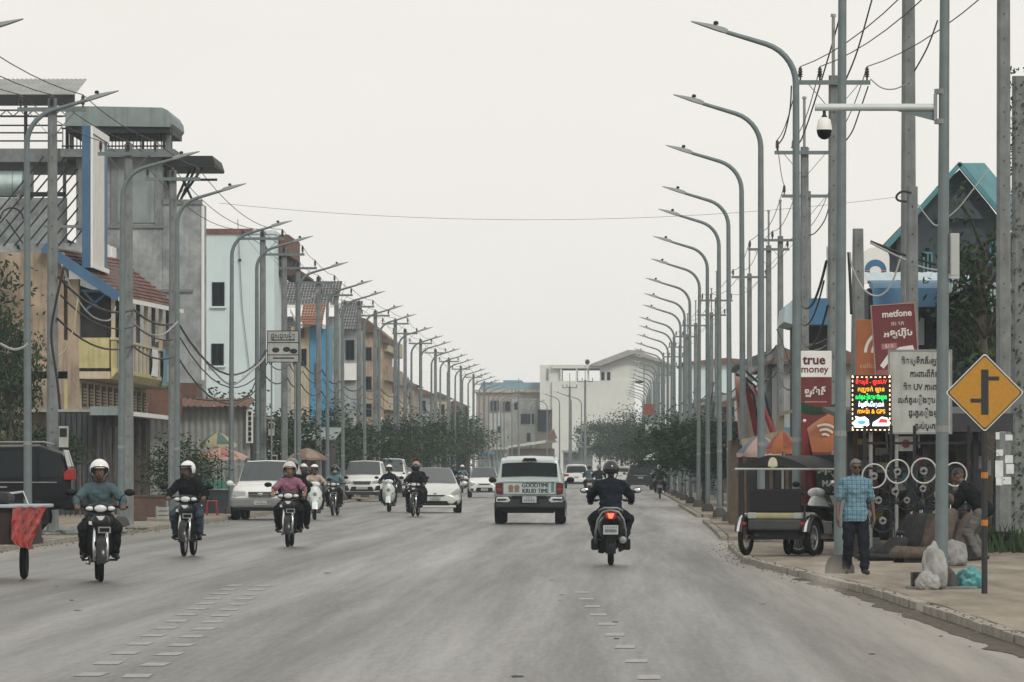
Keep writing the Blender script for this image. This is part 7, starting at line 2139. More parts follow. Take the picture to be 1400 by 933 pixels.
sack("sack", "small pale sack slumped at the foot of the camera post", 4., (xa(1268, 65.4), 65.4, Z + .08), (.14, .12, .13), m_sackw)
sack("sack", "teal plastic bag beside the post footing", 7., (xa(1326, 66.2), 66.2, Z + .10), (.16, .13, .15), mat("teal_bag", (.06, .26, .27), .35, var=.3, scale=6, spec=.6))
sack("sack", "grey crumpled sack behind the camera post at knee height", 9., (xa(1306, 80), 80, Z + .18), (.18, .16, .22), mat("grey_sack", (.26, .26, .26), .8, var=.3))

# ---- yellow warning sign
ys_ = 63.4
yw = thing("warning_sign", "yellow diamond road sign with black staggered side-road symbol", "road sign", (xa(1346, ys_), ys_, Z))
m = MB(); m.tube([(0, 0, -.05), (0, 0, 2.3)], .036, 10); m.build("post", mat("dark_sign_post", (.035, .035, .037), .6), yw, smooth=50)
cz = za(537, ys_) - Z
def diamond(hd, r):
    out = []
    for k in range(4):
        a = k * math.pi / 2; tip = Vector((math.cos(a), math.sin(a))) * hd
        for s in (-1, 1): t_ = Vector((math.cos(a + s * math.pi / 2), math.sin(a + s * math.pi / 2))) * hd; out.append(tip.lerp(t_, r))
    return [(p.x, p.y + cz) for p in out]
m = MB(); m.prism(diamond(.455, .03), -.05, -.042, axis='Y'); pn = m.build("panel", m_letw, yw)
m = MB(); m.prism(diamond(.437, .03), -.053, -.0502, axis='Y'); m.build("black_border", m_letk, pn)
m = MB(); m.prism(diamond(.418, .03), -.056, -.0532, axis='Y'); m.build("yellow_face", mat("sign_yellow", (.44, .22, .025), .45, var=.12, scale=20), pn)
m = MB(); m.bx(-.042, .042, -.06, -.0562, cz - .255, cz + .265); m.bx(.042, .165, -.06, -.0562, cz + .14, cz + .185); m.bx(-.165, -.042, -.06, -.0562, cz - .115, cz - .07); m.build("symbol", m_letk, pn)
for py in (650, 715):
    m = MB(); m.lathe([(.04, -.035), (.04, .035)], (0, 0, za(py, ys_) - Z), 12); m.build("reflector_band", m_amber, yw)
m = MB(); m.bx(-.03, .03, -.04, .01, cz - .3, cz + .3); m.build("back_brace", m_steel, yw)

# ---- boards and their writing
def board(name, label, px0, px1, py0, py1, Y, m_, tilt=0., frame=None, posts=2, th=.05, cat="sign", zfoot=Z):
    cx_, cz_ = xa((px0 + px1) / 2, Y), za((py0 + py1) / 2, Y); w, h = (px1 - px0) / F * Y, (py1 - py0) / F * Y
    t = thing(name, label, cat, (cx_, Y, cz_)); t.rotation_euler = (0, tilt, 0)
    m = MB(); m.bx(-w / 2, w / 2, 0, th, -h / 2, h / 2); m.build("panel", m_, t, bevel=.008)
    if frame:
        f = MB(); e = .022
        f.bx(-w / 2 - e, w / 2 + e, -.012, th + .01, h / 2, h / 2 + e); f.bx(-w / 2 - e, w / 2 + e, -.012, th + .01, -h / 2 - e, -h / 2); f.bx(-w / 2 - e, -w / 2, -.012, th + .01, -h / 2, h / 2); f.bx(w / 2, w / 2 + e, -.012, th + .01, -h / 2, h / 2)
        f.build("frame", frame, t)
    for k in range(posts):
        x_ = 0 if posts == 1 else (-w * .38 if k == 0 else w * .38)
        p = MB(); p.tube([(x_, th + .04, h / 2 - .05), (x_, th + .04, zfoot - cz_)], .03, 8); p.build("post", m_steel, t)
    return t, w, h
def arcs(par, cx_, cz_, y, r0, n, step, wth, m_, a0, a1):
    for k in range(n):
        q = MB(); r = r0 + k * step; pts = []
        for i in range(15): a = R(a0 + (a1 - a0) * i / 14); pts.append((cx_ + math.cos(a) * r, cz_ + math.sin(a) * r))
        for i in range(14, -1, -1): a = R(a0 + (a1 - a0) * i / 14); pts.append((cx_ + math.cos(a) * (r - wth), cz_ + math.sin(a) * (r - wth)))
        q.prism(pts, y - .006, y, axis='Y'); q.build("arc_mark", m_, par)
# money transfer sign
t, w, h = board("shop_sign", "narrow sign, white top with maroon letters over a red lower part", 1095, 1137, 480, 516, 104, m_white, posts=1)
text("lettering", "true", .25, m_letr, t, (-.04, -.004, .075), bold=.006); text("lettering", "money", .19, m_letr, t, (-.03, -.004, -.10), bold=.002)
lo = (638 - 0)
m = MB(); hh = h / 2; m.bx(-w / 2, w / 2, .005, .055, -hh - 1.62, -hh - .003); lp_ = m.build("lower_panel", m_signred, t)
text("lettering", "ទ្រូម៉ានី", .17, m_letw, t, (-.02, .002, -hh - .28), bold=.006)
for k, zz in enumerate((-.62, -1.28)):
    q = MB(); q.bx(-.22, -.13, -.0, .004, -hh + zz - .045, -hh + zz + .045); q.build("icon", m_letw, t)
    q = MB(); q.bx(-.08, .18, -.0, .004, -hh + zz - .015, -hh + zz + .015); q.build("small_print", mat("pink_print", (.35, .2, .18)), t)
q = MB(); q.bx(-.22, .2, 0, .004, -hh - .48, -hh - .455); q.build("small_print", mat("pink_print", (.35, .2, .18)), t)
# orange telecom board and the dark red one before it
t, w, h = board("shop_sign", "orange board with pale curved signal mark behind the red phone sign", 1170, 1216, 437, 515, 101, m_orange, posts=2)
arcs(t, .30, -.10, -.003, .20, 3, .13, .055, m_letw, 95, 178)
text("lettering", "cellcard", .14, mat("pale_orange_print", (.5, .3, .2)), t, (-.02, -.003, -.33), bold=.0)
t, w, h = board("shop_sign", "dark red phone company board, tilted, with white lettering", 1195, 1253, 417, 515, 97, m_signred, tilt=R(-4), frame=mat("pale_pink_frame", (.32, .20, .19)), posts=2)
text("lettering", "metfone", .165, m_letw, t, (.06, -.004, h / 2 - .16), bold=.004, sx=.95)
text("lettering", "អឡូហ៊ុប", .17, m_letw, t, (.06, -.004, .13), bold=.006)
text("lettering", "ថោក", .10, m_letw, t, (.06, -.004, .30))
q = MB(); q.bx(-.25, .02, -.006, -.002, -.14, -.04); q.build("price_box", mat("pale_red", (.35, .16, .15)), t)
text("lettering", "$1.5", .085, m_letw, t, (-.115, -.008, -.09))
q = MB(); pts = [(-.30, -.42), (-.16, -.25), (.06, -.12), (.30, -.10), (.33, -.2), (.1, -.23), (-.1, -.33), (-.24, -.48)]; q.prism(pts, -.006, -.001, axis='Y'); q.build("swoosh", m_letw, t)
q = MB(); q.bx(-.36, .36, -.004, -.0005, -.62, -.5); q.build("small_print", mat("pale_red2", (.30, .10, .10)), t)
# white Khmer service board
t, w, h = board("shop_sign", "white board with six rows of black outlined Khmer writing", 1216, 1300, 480, 592, 89.4, m_offw, frame=m_steel)
rows = ["ចិតស្ទីកគ័រឡាន", "ការពារពីកំដៅ", "ចិត UV ការពារ", "លក់គ្រឿងតុបតែង", "ដូរគ្រឿងឡាន", "គ្រប់ប្រភេទ"]
for k, s_ in enumerate(rows):
    text("lettering", s_, .135, m_letk, t, (.03 + (.0, .1, 0, .0, .08, .1)[k], -.003, h / 2 - .17 - k * .212), sx=.82, bold=.003)
# LED panel (lit)
t, w, h = board("led_sign", "lit LED sign with coloured rows of Khmer writing under a flashing border", 1163, 1219, 513, 591, 88, mat("led_black", (.008, .008, .009), .4), posts=1, th=.08)
e_r = emis("led_red", (1, .03, .02), 1.5); e_y = emis("led_amber", (1, .42, .02), 1.3); e_g = emis("led_green", (.02, .9, .15), 1.6); e_w = emis("led_white", (.75, .9, 1), 1.8); e_o = emis("led_border", (1, .62, .35), 2.6); e_b = emis("led_blue", (.08, .3, .6), 1.2)
for k, (s_, e_, dz) in enumerate((("ចិតស្ទី - ឡានUV", e_r, .345), ("កញ្ចក់ ឡាន", e_y, .225), ("លក់គ្រឿងតុបតែងឡាន", e_g, .10), ("ដំឡើងម៉ាស៊ីនត្រជាក់", e_w, -.02), ("កាមេរ៉ា & GPS", e_y, -.13))):
    text("lettering", s_, .095, e_, t, (0, -.004, dz), sx=(.78, .95, .6, .62, .9)[k], bold=.0012)
for sgn, n_, L in ((1, 9, w), (-1, 9, w)):
    for i in range(n_):
        q = MB(); q.bx(-w / 2 + .02 + i * w / n_, -w / 2 + .05 + i * w / n_, -.006, -.001, sgn * (h / 2 - .035) - .008, sgn * (h / 2 - .035) + .008); q.build("border_light", e_o, t)
for sgn in (-1, 1):
    for i in range(12):
        q = MB(); q.bx(sgn * (w / 2 - .03) - .008, sgn * (w / 2 - .03) + .008, -.006, -.001, -h / 2 + .05 + i * .075, -h / 2 + .085 + i * .075); q.build("border_light", e_o, t)
q = MB(); q.prism([(-.27, -.38), (-.29, -.30), (-.24, -.25), (-.26, -.20), (-.18, -.22), (-.10, -.21), (-.04, -.26), (-.03, -.34), (-.1, -.39)], -.006, -.001, axis='Y'); pi = q.build("picture", e_w, t)
q = MB(); q.ball((-.15, -.009, -.30), (.07, .003, .035), 12, 6); q.build("picture_detail", e_b, pi)
q = MB(); q.prism([(.02, -.36), (.03, -.30), (.10, -.26), (.17, -.21), (.26, -.23), (.30, -.29), (.29, -.36)], -.006, -.001, axis='Y'); pi = q.build("picture", e_w, t)
q = MB(); q.prism([(.10, -.31), (.15, -.24), (.25, -.25), (.27, -.31)], -.01, -.0065, axis='Y'); q.build("picture_detail", e_r, pi)
# green massage board
t, w, h = board("shop_sign", "dark green board with white MASSAGE lettering behind the folded umbrella", 1108, 1176, 622, 692, 99, m_dgreen, posts=2)
text("lettering", "MASSAGE", .15, m_letw, t, (.08, -.003, -.06), bold=.004); text("lettering", "ម៉ាស្សា", .20, mat("cream_lettering", (.45, .47, .38)), t, (-.02, -.003, .17), bold=.012)
text("lettering", "TAXI", .12, mat("cream_lettering", (.45, .47, .38)), t, (.14, -.003, .36))
q = MB(); q.prism([(-.05, -.42), (-.1, -.28), (0, -.16), (.16, -.16), (.24, -.3), (.14, -.42)], -.006, -.001, axis='Y'); q.build("picture", mat("pale_picture", (.42, .44, .42), .6, var=.4, scale=12), t)
q = MB(); q.prism([(-.4, -.42), (-.34, -.3), (-.2, -.36), (-.06, -.42)], -.006, -.001, axis='Y'); q.build("picture", mat("pale_picture", (.42, .44, .42)), t)
# petrol-style oval sign, left as a plain oval mark
t, w, h = board("oval_sign", "white arched sign with a blue and red oval above the blue awning", 1178, 1216, 352, 388, 150, m_white, posts=1)
q = MB(); pts = [(math.cos(R(a)) * w / 2, h / 2 + math.sin(R(a)) * .28 - .003) for a in range(0, 181, 15)]; q.prism(pts, .0, .05, axis='Y'); q.build("arched_top", m_white, t)
q = MB(); pts = [(math.cos(R(a)) * .3, math.sin(R(a)) * .3 + .0) for a in range(0, 181, 12)] + [(math.cos(R(a)) * .16, math.sin(R(a)) * .12) for a in range(180, -1, -12)]; q.prism(pts, -.006, -.001, axis='Y'); q.build("oval_mark", m_bluefas, t)
q = MB(); pts = [(math.cos(R(a)) * .3, math.sin(R(a)) * .24 - .01) for a in range(180, 361, 12)] + [(math.cos(R(a)) * .16, math.sin(R(a)) * .10 - .01) for a in range(360, 179, -12)]; q.prism(pts, -.006, -.001, axis='Y'); q.build("oval_mark", mat("sign_crimson", (.3, .04, .05)), t)
t, w, h = board("blank_sign", "tall narrow white board seen behind the straight lamp post", 1130, 1141, 337, 410, 152, m_offw, posts=1)

# ---- umbrellas, tarps
def folded(label, px, py0, py1, Y, w, m_):
    t = thing("folded_umbrella", label, "umbrella", (xa(px, Y), Y, Z))
    zt, zb = za(py0, Y) - Z, za(py1, Y) - Z
    vs_ = []; fs_ = []; n = 22; k = 9
    for i in range(k + 1):
        f_ = i / k; z = zt + (zb - zt) * f_
        for j in range(n):
            a = 2 * math.pi * j / n; r = (.02 + w * (f_ ** .85) * (.86 if f_ < .95 else .8)) * (1 + .24 * math.cos(a * 8 + f_ * 1.5) * min(1, f_ * 2)); vs_.append((math.cos(a) * r, math.sin(a) * r, z - .05 * math.cos(a * 4) * f_ * .5))
    for i in range(k):
        for j in range(n): fs_.append((i * n + j, i * n + (j + 1) % n, i * n + n + (j + 1) % n, i * n + n + j))
    m = MB(); m.add(vs_, fs_); m.build("canopy", m_, t, smooth=True)
    m = MB(); m.tube([(0, 0, -.0), (0, 0, zt + .02)], .02, 8); m.build("pole", m_steel, t)
    m = MB(); m.ball((0, 0, zt + .03), .03, 8, 6); m.build("finial", m_white, t)
    m = MB(); m.lathe([(.2, 0), (.2, .08), (.05, .1)], (0, 0, 0), 16); m.build("base", m_conc, t)
folded("folded dark red umbrella standing behind the tuk-tuk", 1100, 578, 690, 95, .26, m_umb_red)
folded("folded faded orange umbrella below the lit LED sign", 1187, 592, 665, 92, .16, m_umb_brown)
def open_umbrella(label, loc, r, h, m1, m2, z0, valance=.12, gores=8, name="parasol", tilt=0.):
    t = thing(name, label, "umbrella", loc); t.rotation_euler = (0, tilt, 0)
    n = gores * 4
    m = MB(); m.mi = 0; vs_ = []; fs_ = []; k = 6
    for i in range(k + 1):
        f_ = i / k
        for j in range(n):
            a = 2 * math.pi * j / n; sc_ = 1 - .07 * (0.5 - 0.5 * math.cos(a * gores)) * f_
            vs_.append((math.cos(a) * r * f_ * sc_, math.sin(a) * r * f_ * sc_, z0 + h * (1 - f_ ** 1.5) + .0))
    for j in range(n): a = 2 * math.pi * j / n; vs_.append((math.cos(a) * r * .99, math.sin(a) * r * .99, z0 - valance * (1 if (j % 4) else .7)))
    mm_ = []
    for i in range(k + 1):
        for j in range(n): fs_.append((i * n + j, i * n + (j + 1) % n, i * n + n + (j + 1) % n, i * n + n + j)); mm_.append(0 if (i < k and (j // 4) % 2 == 0) else 1)
    m.v = vs_; m.f = fs_; m.m = mm_
    m.build("canopy", [m1, m2], t, smooth=True)
    m = MB(); m.tube([(0, 0, -loc[2] + .02), (0, 0, z0 + h)], .022, 8); m.build("pole", m_steel, t)
    m = MB()
    for j in range(gores): a = 2 * math.pi * j / gores; m.bar((0, 0, z0 + h * .55), (math.cos(a) * r * .95, math.sin(a) * r * .95, z0 + .01), .012)
    m.build("ribs", m_steel, t)['kind'] = 'stuff'
    return t
t = open_umbrella("large orange umbrella with pale signal mark and valance beside the walking man", (xa(1142, 102), 102, Z), .78, .55, m_orange, m_orange, za(604, 102) - Z, .2)
arcs(t, -.22, za(600, 102) - Z - .02, -.66, .12, 3, .09, .04, m_letw, 40, 120)
open_umbrella("faded orange umbrella top showing above the tuk-tuk canopy", (xa(1070, 108), 108, Z), .34, .36, m_umb_brown, m_orange, za(614, 108) - Z, .1)
open_umbrella("grey blue umbrella behind the tuk-tuk canopy's left end", (xa(1040, 112), 112, Z), .5, .36, mat("blue_grey_canvas", (.12, .16, .2), .8), mat("dusty_canvas", (.35, .25, .22), .8), za(620, 112) - Z, .08)
# orange fascia stall between the post and the folded umbrella
st = thing("stall", "small stall with an orange fascia behind the walking man", "stall", (xa(1180, 96), 96, Z))
m = MB(); m.bx(xa(1160, 96), xa(1202, 96), 96, 96.1, za(622, 96), za(598, 96)); m.build("fascia", m_orange, st, world=True)
m = MB(); m.bx(xa(1160, 96.2), xa(1202, 96.2), 96.12, 97.5, Z, za(623, 96)); m.build("counter", m_dgreen, st, world=True)
m = MB(); m.bx(xa(1158, 96), xa(1204, 96), 95.95, 97.8, za(598, 96) + .003, za(596, 96)); m.build("roof", m_umb_brown, st, world=True)
tp = MB(); vs_ = []; fs_ = []
for i in range(15):
    for j in range(5):
        u = i / 14; v = j / 4; vs_.append((xa(1094 + u * 54, 101), 101 + v * .5, za(549 + 10 * math.sin(u * 3.1) * .8 + v * 14 * (1 - .5 * u), 101)))
for i in range(14):
    for j in range(4): a = i * 5 + j; fs_.append((a, a + 1, a + 6, a + 5))
tp.add(vs_, fs_); tag(tp.build("tarpaulin", mat("green_tarp", (.03, .27, .18), .6, var=.2, spec=.5), smooth=True), "bright green tarpaulin strip sagging across the red sign", "tarpaulin")
# striped red and white banner hung on the thick poles
bn = thing("striped_awning", "large red and pale striped canvas hanging between the lamp posts", "awning", (xa(1032, 138), 138, 0))
for k in range(5):
    vs_ = []; fs_ = []; m = MB()
    for i in range(9):
        for j in range(5):
            v = i / 8; u = (k + j / 4) / 5
            px = 1004 + u * (30 + 26 * v) + 6 * v; py = 512 + v * 88 + u * u * 22 * (1 - v)
            vs_.append((xa(px, 138), 138 + .5 * math.sin(u * 5), za(py, 138)))
    for i in range(8):
        for j in range(4): a = i * 5 + j; fs_.append((a, a + 1, a + 6, a + 5))
    m.add(vs_, fs_); m.build("canvas_strip", (mat("pink_canvas", (.42, .22, .19), .85), mat("pale_canvas", (.48, .42, .37), .85), mat("red_canvas", (.30, .06, .065), .85), mat("pale_canvas", (.48, .42, .37)), mat("red_canvas", (.30, .06, .065)))[k], bn, world=True, smooth=True)
for a, b, c in (((1012, 512), (1030, 540), (1040, 600)), ((1020, 508), (1042, 528), (1062, 602)), ((1006, 512), (1018, 516), (1034, 530))):
    m = MB(); m.tube([at(*a, 137.7), at(*b, 137.7), at(*c, 137.7)], .035, 6); m.build("awning_rod", m_dark, bn, world=True)
m = MB(); m.bx(xa(1000, 138), xa(1064, 138), 138.4, 142, 0, za(602, 138)); m.build("stall_front", m_wood, bn, world=True)
wb = thing("timber_stall", "timber stall with a pale sagging roof edge above the tuk-tuk", "stall", (xa(1065, 122), 122, 0))
m = MB(); m.bar(at(1014, 606, 122), at(1076, 592, 122), .25, .16); m.build("roof_edge", mat("pale_timber", (.30, .27, .20), .85, var=.3, streak=.3), wb, world=True)
m = MB(); m.bar(at(1068, 566, 122.5), at(1092, 560, 122.5), .3, .08); m.bx(xa(1062, 122.6), xa(1072, 122.6), 122.5, 122.7, za(590, 122), za(568, 122)); m.build("loft_board", mat("pale_timber", (.30, .27, .20)), wb, world=True)
m = MB(); m.bx(xa(1010, 123), xa(1100, 123), 123.4, 123.6, 0, za(608, 123)); m.build("back_wall", m_void, wb, world=True)
for px in (1016, 1052, 1074):
    m = MB(); m.bx(xa(px, 122.2), xa(px, 122.2) + .07, 122.1, 122.2, Z, za(606, 122)); m.build("post", m_wood, wb, world=True)

# ---- blue shops and the steep roofed house
b1 = thing("blue_fascia_shop", "shop with a deep bright blue fascia and hanging lines above the red sign", "shop", (xa(1110, 146), 148, 0))
Yb = 145.
m = MB(); m.bx(xa(1086, Yb), xa(1146, Yb), Yb, Yb + 6, za(444, Yb), za(408, Yb)); m.build("fascia", m_bluefas, b1, world=True)
m = MB(); m.prism([(xa(1072, Yb), za(440, Yb)), (xa(1086, Yb) - .003, za(444, Yb)), (xa(1086, Yb) - .003, za(409, Yb)), (xa(1074, Yb), za(418, Yb))], Yb + .1, Yb + 5.8, axis='Y'); m.build("fascia_end", m_striped, b1, world=True)
m = MB(); m.bx(xa(1090, Yb), xa(1146, Yb), Yb + 2.5, Yb + 6, 0, za(444, Yb) - .003); m.build("shop_shade_backing", m_void, b1, world=True)  # dark block stands in for the shaded space below the fascia
for px in (1092, 1132):
    m = MB(); m.bx(xa(px, Yb), xa(px + 3, Yb), Yb + .3, Yb + .4, Z, za(444, Yb) - .003); m.build("post", m_bluefas, b1, world=True)
for k in range(6):
    m = MB(); m.tube(sag(at(1094, 468 + k * 9, Yb + .6), at(1130, 463 + k * 9, Yb + .6), .1, 8), .018, 5); m.build("hanging_line", m_steel, b1, world=True)
b2 = thing("blue_awning_shop", "shop with a rounded blue awning and striped pale tin roof", "shop", (xa(1270, 118), 122, 0))
Yc = 119.
m = MB(); pts = [(Yc + 2, za(380, Yc)), (Yc + .4, za(386, Yc)), (Yc, za(394, Yc)), (Yc - .15, za(420, Yc)), (Yc + .0, za(420, Yc)), (Yc + .5, za(396, Yc)), (Yc + 2, za(388, Yc))]
m.prism(pts, xa(1194, Yc), xa(1296, Yc), axis='X'); m.build("awning", m_bluefas, b2, world=True, smooth=30)
corrug(b2, "roof", m_striped, xa(1186, Yc + 2), xa(1340, Yc + 2), Yc + 2, za(384, Yc + 2), 1, za(368, Yc + 4), period=.3, amp=.012, y1=Yc + 6)
m = MB(); m.bx(xa(1186, Yc + 2), xa(1340, Yc + 2), Yc + 1.9, Yc + 2.05, za(385, Yc + 2) - .05, za(384, Yc + 2)); m.build("roof_edge", m_bluefas, b2, world=True)
m = MB(); m.bx(xa(1196, Yc), xa(1330, Yc), Yc + 3, Yc + 9, 0, za(388, Yc)); m.build("wall", m_bluegable, b2, world=True)
for k in range(3):
    m = MB(); m.bx(xa(1215 + k * 36, Yc), xa(1240 + k * 36, Yc), Yc + 2.92, Yc + 2.99, za(470, Yc), za(428, Yc)); w_ = m.build("window", m_dark, b2, world=True)
    q = MB(); q.bx(xa(1217 + k * 36, Yc), xa(1238 + k * 36, Yc), Yc + 2.90, Yc + 2.918, za(468, Yc), za(430, Yc)); q.build("pane", m_striped if k == 1 else m_glass, w_)
m = MB(); m.prism([(xa(1298, Yc), za(455, Yc)), (xa(1336, Yc), za(398, Yc)), (xa(1378, Yc), za(455, Yc))], Yc + .5, Yc + 4, axis='Y'); m.build("dark_gable", mat("dark_tin", (.05, .055, .06), .7, var=.3), b2, world=True)
m = MB(); m.prism([(xa(1296, Yc), za(400, Yc)), (xa(1296, Yc), za(385, Yc)), (xa(1400, Yc), za(385, Yc)), (xa(1400, Yc), za(455, Yc)), (xa(1380, Yc), za(455, Yc)), (xa(1337, Yc), za(394, Yc))], Yc + .7, Yc + 4, axis='Y'); m.build("pale_roof_slope", m_striped, b2, world=True)
m = MB(); m.bx(xa(1298, Yc), xa(1400, Yc), Yc + 4.1, Yc + 9, 0, za(456, Yc)); m.build("side_wing", m_bluegable, b2, world=True)
b3_ = thing("blue_gabled_house", "tall slate blue house with steep teal edged gables behind the trees", "house", (xa(1300, 165), 170, 0))
Yd = 165.
def Xd(px): return xa(px, Yd)
m = MB(); m.prism([(Xd(1226), 0), (Xd(1226), za(322, Yd)), (Xd(1312), za(232, Yd)), (Xd(1352), za(280, Yd)), (Xd(1400), za(345, Yd)), (Xd(1430), 0)], Yd, Yd + 14, axis='Y'); m.build("wall", m_bluegable, b3_, world=True)
for a, b in (((1208, 345), (1313, 226)), ((1311, 226), (1410, 345))):
    m = MB(); m.bar(at(*a, Yd - .5) + Vector((0, 0, .05)), at(*b, Yd - .5) + Vector((0, 0, .05)), .3, .14); m.build("bargeboard", m_teal, b3_, world=True)
m = MB(); m.add([at(1312, 224, Yd - .4), at(1346, 224, Yd + 2), at(1425, 320, Yd + 2), at(1410, 338, Yd - .4)], [(0, 1, 2, 3)]); m.add([at(1312, 223, Yd - .4), at(1346, 223, Yd + 14), at(1425, 318, Yd + 14), at(1410, 337, Yd - .4)], [(0, 1, 2, 3)]); m.build("roof", m_teal, b3_, world=True)
m = MB(); m.add([at(1206, 344, Yd - .4), at(1312, 224, Yd - .4), at(1312, 224, Yd + 14), at(1206, 344, Yd + 14)], [(0, 1, 2, 3)]); m.build("roof", m_teal, b3_, world=True)
m = MB(); m.prism([(Xd(1278), za(300, Yd)), (Xd(1312), za(258, Yd)), (Xd(1344), za(300, Yd))], Yd - .3, Yd - .01, axis='Y'); m.build("dormer", m_bluegable, b3_, world=True)
for (px, py) in ((1240, 345), (1262, 345), (1350, 330), (1372, 345)):
    window(b3_, Xd(px), Xd(px + 13), za(py + 30, Yd), za(py, Yd), Yd, pane=m_bluel if px != 1262 else m_glass, fr=m_teal, mull=1)

# ---- further shops down the right side
far_r = [(1046, 196, 5.2, 70, m_tin, "low tin roofed shop behind the thick twin poles"), (1000, 232, 4.6, 60, m_wall_grey, "low grey shop beyond the layered dark tree"), (1018, 262, 6.4, 60, m_pale, "pale blue walled shop standing behind the poles, two storeys"), (975, 300, 4.8, 50, m_brown, "low brown shop further down the right side"),
         (962, 345, 5.4, 48, m_cream, "hazy cream shop further down the right side"), (940, 400, 6.0, 46, m_tin, "hazy tin clad shop far down the right side"), (887, 452, 10.0, 72, m_pale, "tall pale green building rising behind the right lamps"), (905, 520, 6.5, 60, m_wall_grey, "hazy grey shop near the end of the right side")]
for k, (px, Y, h, wpx, mm, lab) in enumerate(far_r):
    b = thing("roadside_shop", lab, "shop", (xa(px, Y), Y, 0), 0, "far shops on the right")
    x0 = max(xa(px, Y), 5.9); x1 = x0 + wpx / F * Y * 1.6
    m = MB(); m.bx(x0, x1, Y, Y + 22, 0, h); m.build("wall", mm, b, world=True)
    m = MB(); m.prism([(x0 - .4, h + .003), (x0 - .4, h + .1), ((x0 + x1) / 2, h + (.5 if h > 8 else .9)), (x1 + .4, h + .1), (x1 + .4, h + .003)], Y - .5, Y + 22.3, axis='Y'); m.build("roof", (m_rust, m_tin, m_greytile)[k % 3], b, world=True)
    for j in range(3):
        ww = (x1 - x0) / 3
        for z0 in ((.9,) if h < 5.5 else (.9, 3.7)): window(b, x0 + j * ww + .3, x0 + (j + 1) * ww - .3, z0, z0 + 1.5, Y, mull=1)
    m = MB(); m.prism([(Y - 2, 2.4), (Y - 2, 2.46), (Y - .01, 2.95), (Y - .01, 2.89)], x0 - .3, x1, axis='X'); m.build("awning", (m_bluefas, m_umb_red, m_grey_awn, m_orange)[k % 4], b, world=True)
    # street facade shutters
    for j in range(5):
        q = MB(); q.bx(x0 - .04, x0 - .002, Y + .6 + j * 4.3, Y + 4.2 + j * 4.3, .05, 2.5); q.build("shutter", (m_darkshop, m_tin, m_brown)[(j + k) % 3], b, world=True)
# small things on the right pavement beyond the tuk-tuk
for k, (px, s, c, lab) in enumerate(((893, 21, m_bluefas, "small blue sunshade over a pavement stall far right"), (905, 25, m_striped, "pale blue sunshade over a pavement stall beside the far lamps"))):
    Y = F / s; open_umbrella(lab, ((px - VX) / s, Y, Z), 1.0, .4, c, c, 1.95, .12)
for k, (px, py, Y, m_, lab) in enumerate(((857, 598, 330, m_umb_red, "small round red sign among the far lamps"), (872, 604, 320, mat("sign_yellow", (.44, .22, .025)), "small yellow diamond sign among the far lamps"), (836, 588, 400, m_offw, "small pale square sign on a gantry post far ahead"), (851, 560, 420, m_umb_brown, "small faded orange hoarding before the far trees"))):
    t = thing("far_sign", lab, "sign", (max(xa(px, Y), 2.9), Y, Z)); r = .42; zc = za(py, Y) - Z
    m = MB()
    if k == 0: m.lathe([(r, 0), (r, .04)], (0, 0, zc), 18, axis='Y')
    elif k == 1: m.prism([(0, zc - r * 1.2), (r * 1.2, zc), (0, zc + r * 1.2), (-r * 1.2, zc)], -.04, 0, axis='Y')
    else: m.bx(-r * 1.3, r * 1.3, -.04, 0, zc - r, zc + r)
    m.build("panel", m_, t); m = MB(); m.tube([(0, .04, 0), (0, .04, zc + .3)], .05, 8); m.build("post", m_steel, t)
# ================================================================== street things on the left pavement
ZL_ = .1
m_pinku = mat("faded_pink_canvas", (.34, .155, .125), .9, var=.2, scale=4); m_pinkp = mat("pale_pink_canvas", (.42, .28, .24), .9, var=.2)
m_tan = mat("tan_canvas", (.30, .23, .18), .9, var=.2); m_tan2 = mat("brown_canvas", (.23, .15, .12), .9, var=.2)
m_gru = mat("green_canvas", (.12, .19, .17), .9, var=.2); m_yeu = mat("yellow_canvas", (.40, .37, .24), .9, var=.2)
open_umbrella("faded pink vendor umbrella with a pale valance beside the lamp post", (xa(303, 172), 172, ZL_), .84, .3, m_pinku, m_pinkp, za(625, 172) - ZL_, .1)
open_umbrella("green and yellow umbrella above the pink one", (xa(298, 180), 180, ZL_), .62, .4, m_gru, m_yeu, za(608, 180) - ZL_, .1)
open_umbrella("tan vendor umbrella with scalloped edge behind the pink rider", (xa(420, 205), 205, ZL_), .75, .36, m_tan, m_tan2, za(626, 205) - ZL_, .1)
vs2 = thing("vendor_stall", "vendor's dark stall with green bottles under the pink umbrella", "stall", (xa(296, 170), 170, ZL_))
m = MB(); m.bx(-1.0, .9, -.3, .5, .0, .72); m.build("counter", mat("dark_blue_counter", (.03, .04, .05), .7, var=.3), vs2)
m = MB(); m.bx(-1.05, .95, -.35, .55, .72, .76); m.build("counter_top", m_tin, vs2)
for k in range(7):
    m = MB(); m.lathe([(.055, 0), (.055, .22), (.02, .3), (.02, .36)], (-.35 + k * .14, -.1, .76), 10); m.build("bottle", mat("green_bottle", (.03, .24, .17), .2), vs2, smooth=50)
for sx_ in (-1, 1):
    m = MB(); m.bx(sx_ * .92 - .03, sx_ * .92 + .03, -.3, -.24, .76, 1.5); m.build("post", m_wood, vs2)
m = MB(); m.bx(-1.1, 1.0, -.5, .6, 1.5, 1.54); m.build("canopy", m_tin, vs2)
m = MB(); m.bx(.62, .82, -.28, -.1, .77, .97); m.build("cup_box", m_offw, vs2)
sl = thing("plastic_stool", "small red plastic stool by the vendor's stall", "stool", (xa(290, 163), 163, ZL_))
m = MB(); m.bx(-.15, .15, -.15, .15, .40, .44); m.build("seat", mat("red_plastic", (.32, .03, .04), .4), sl, bevel=.02)
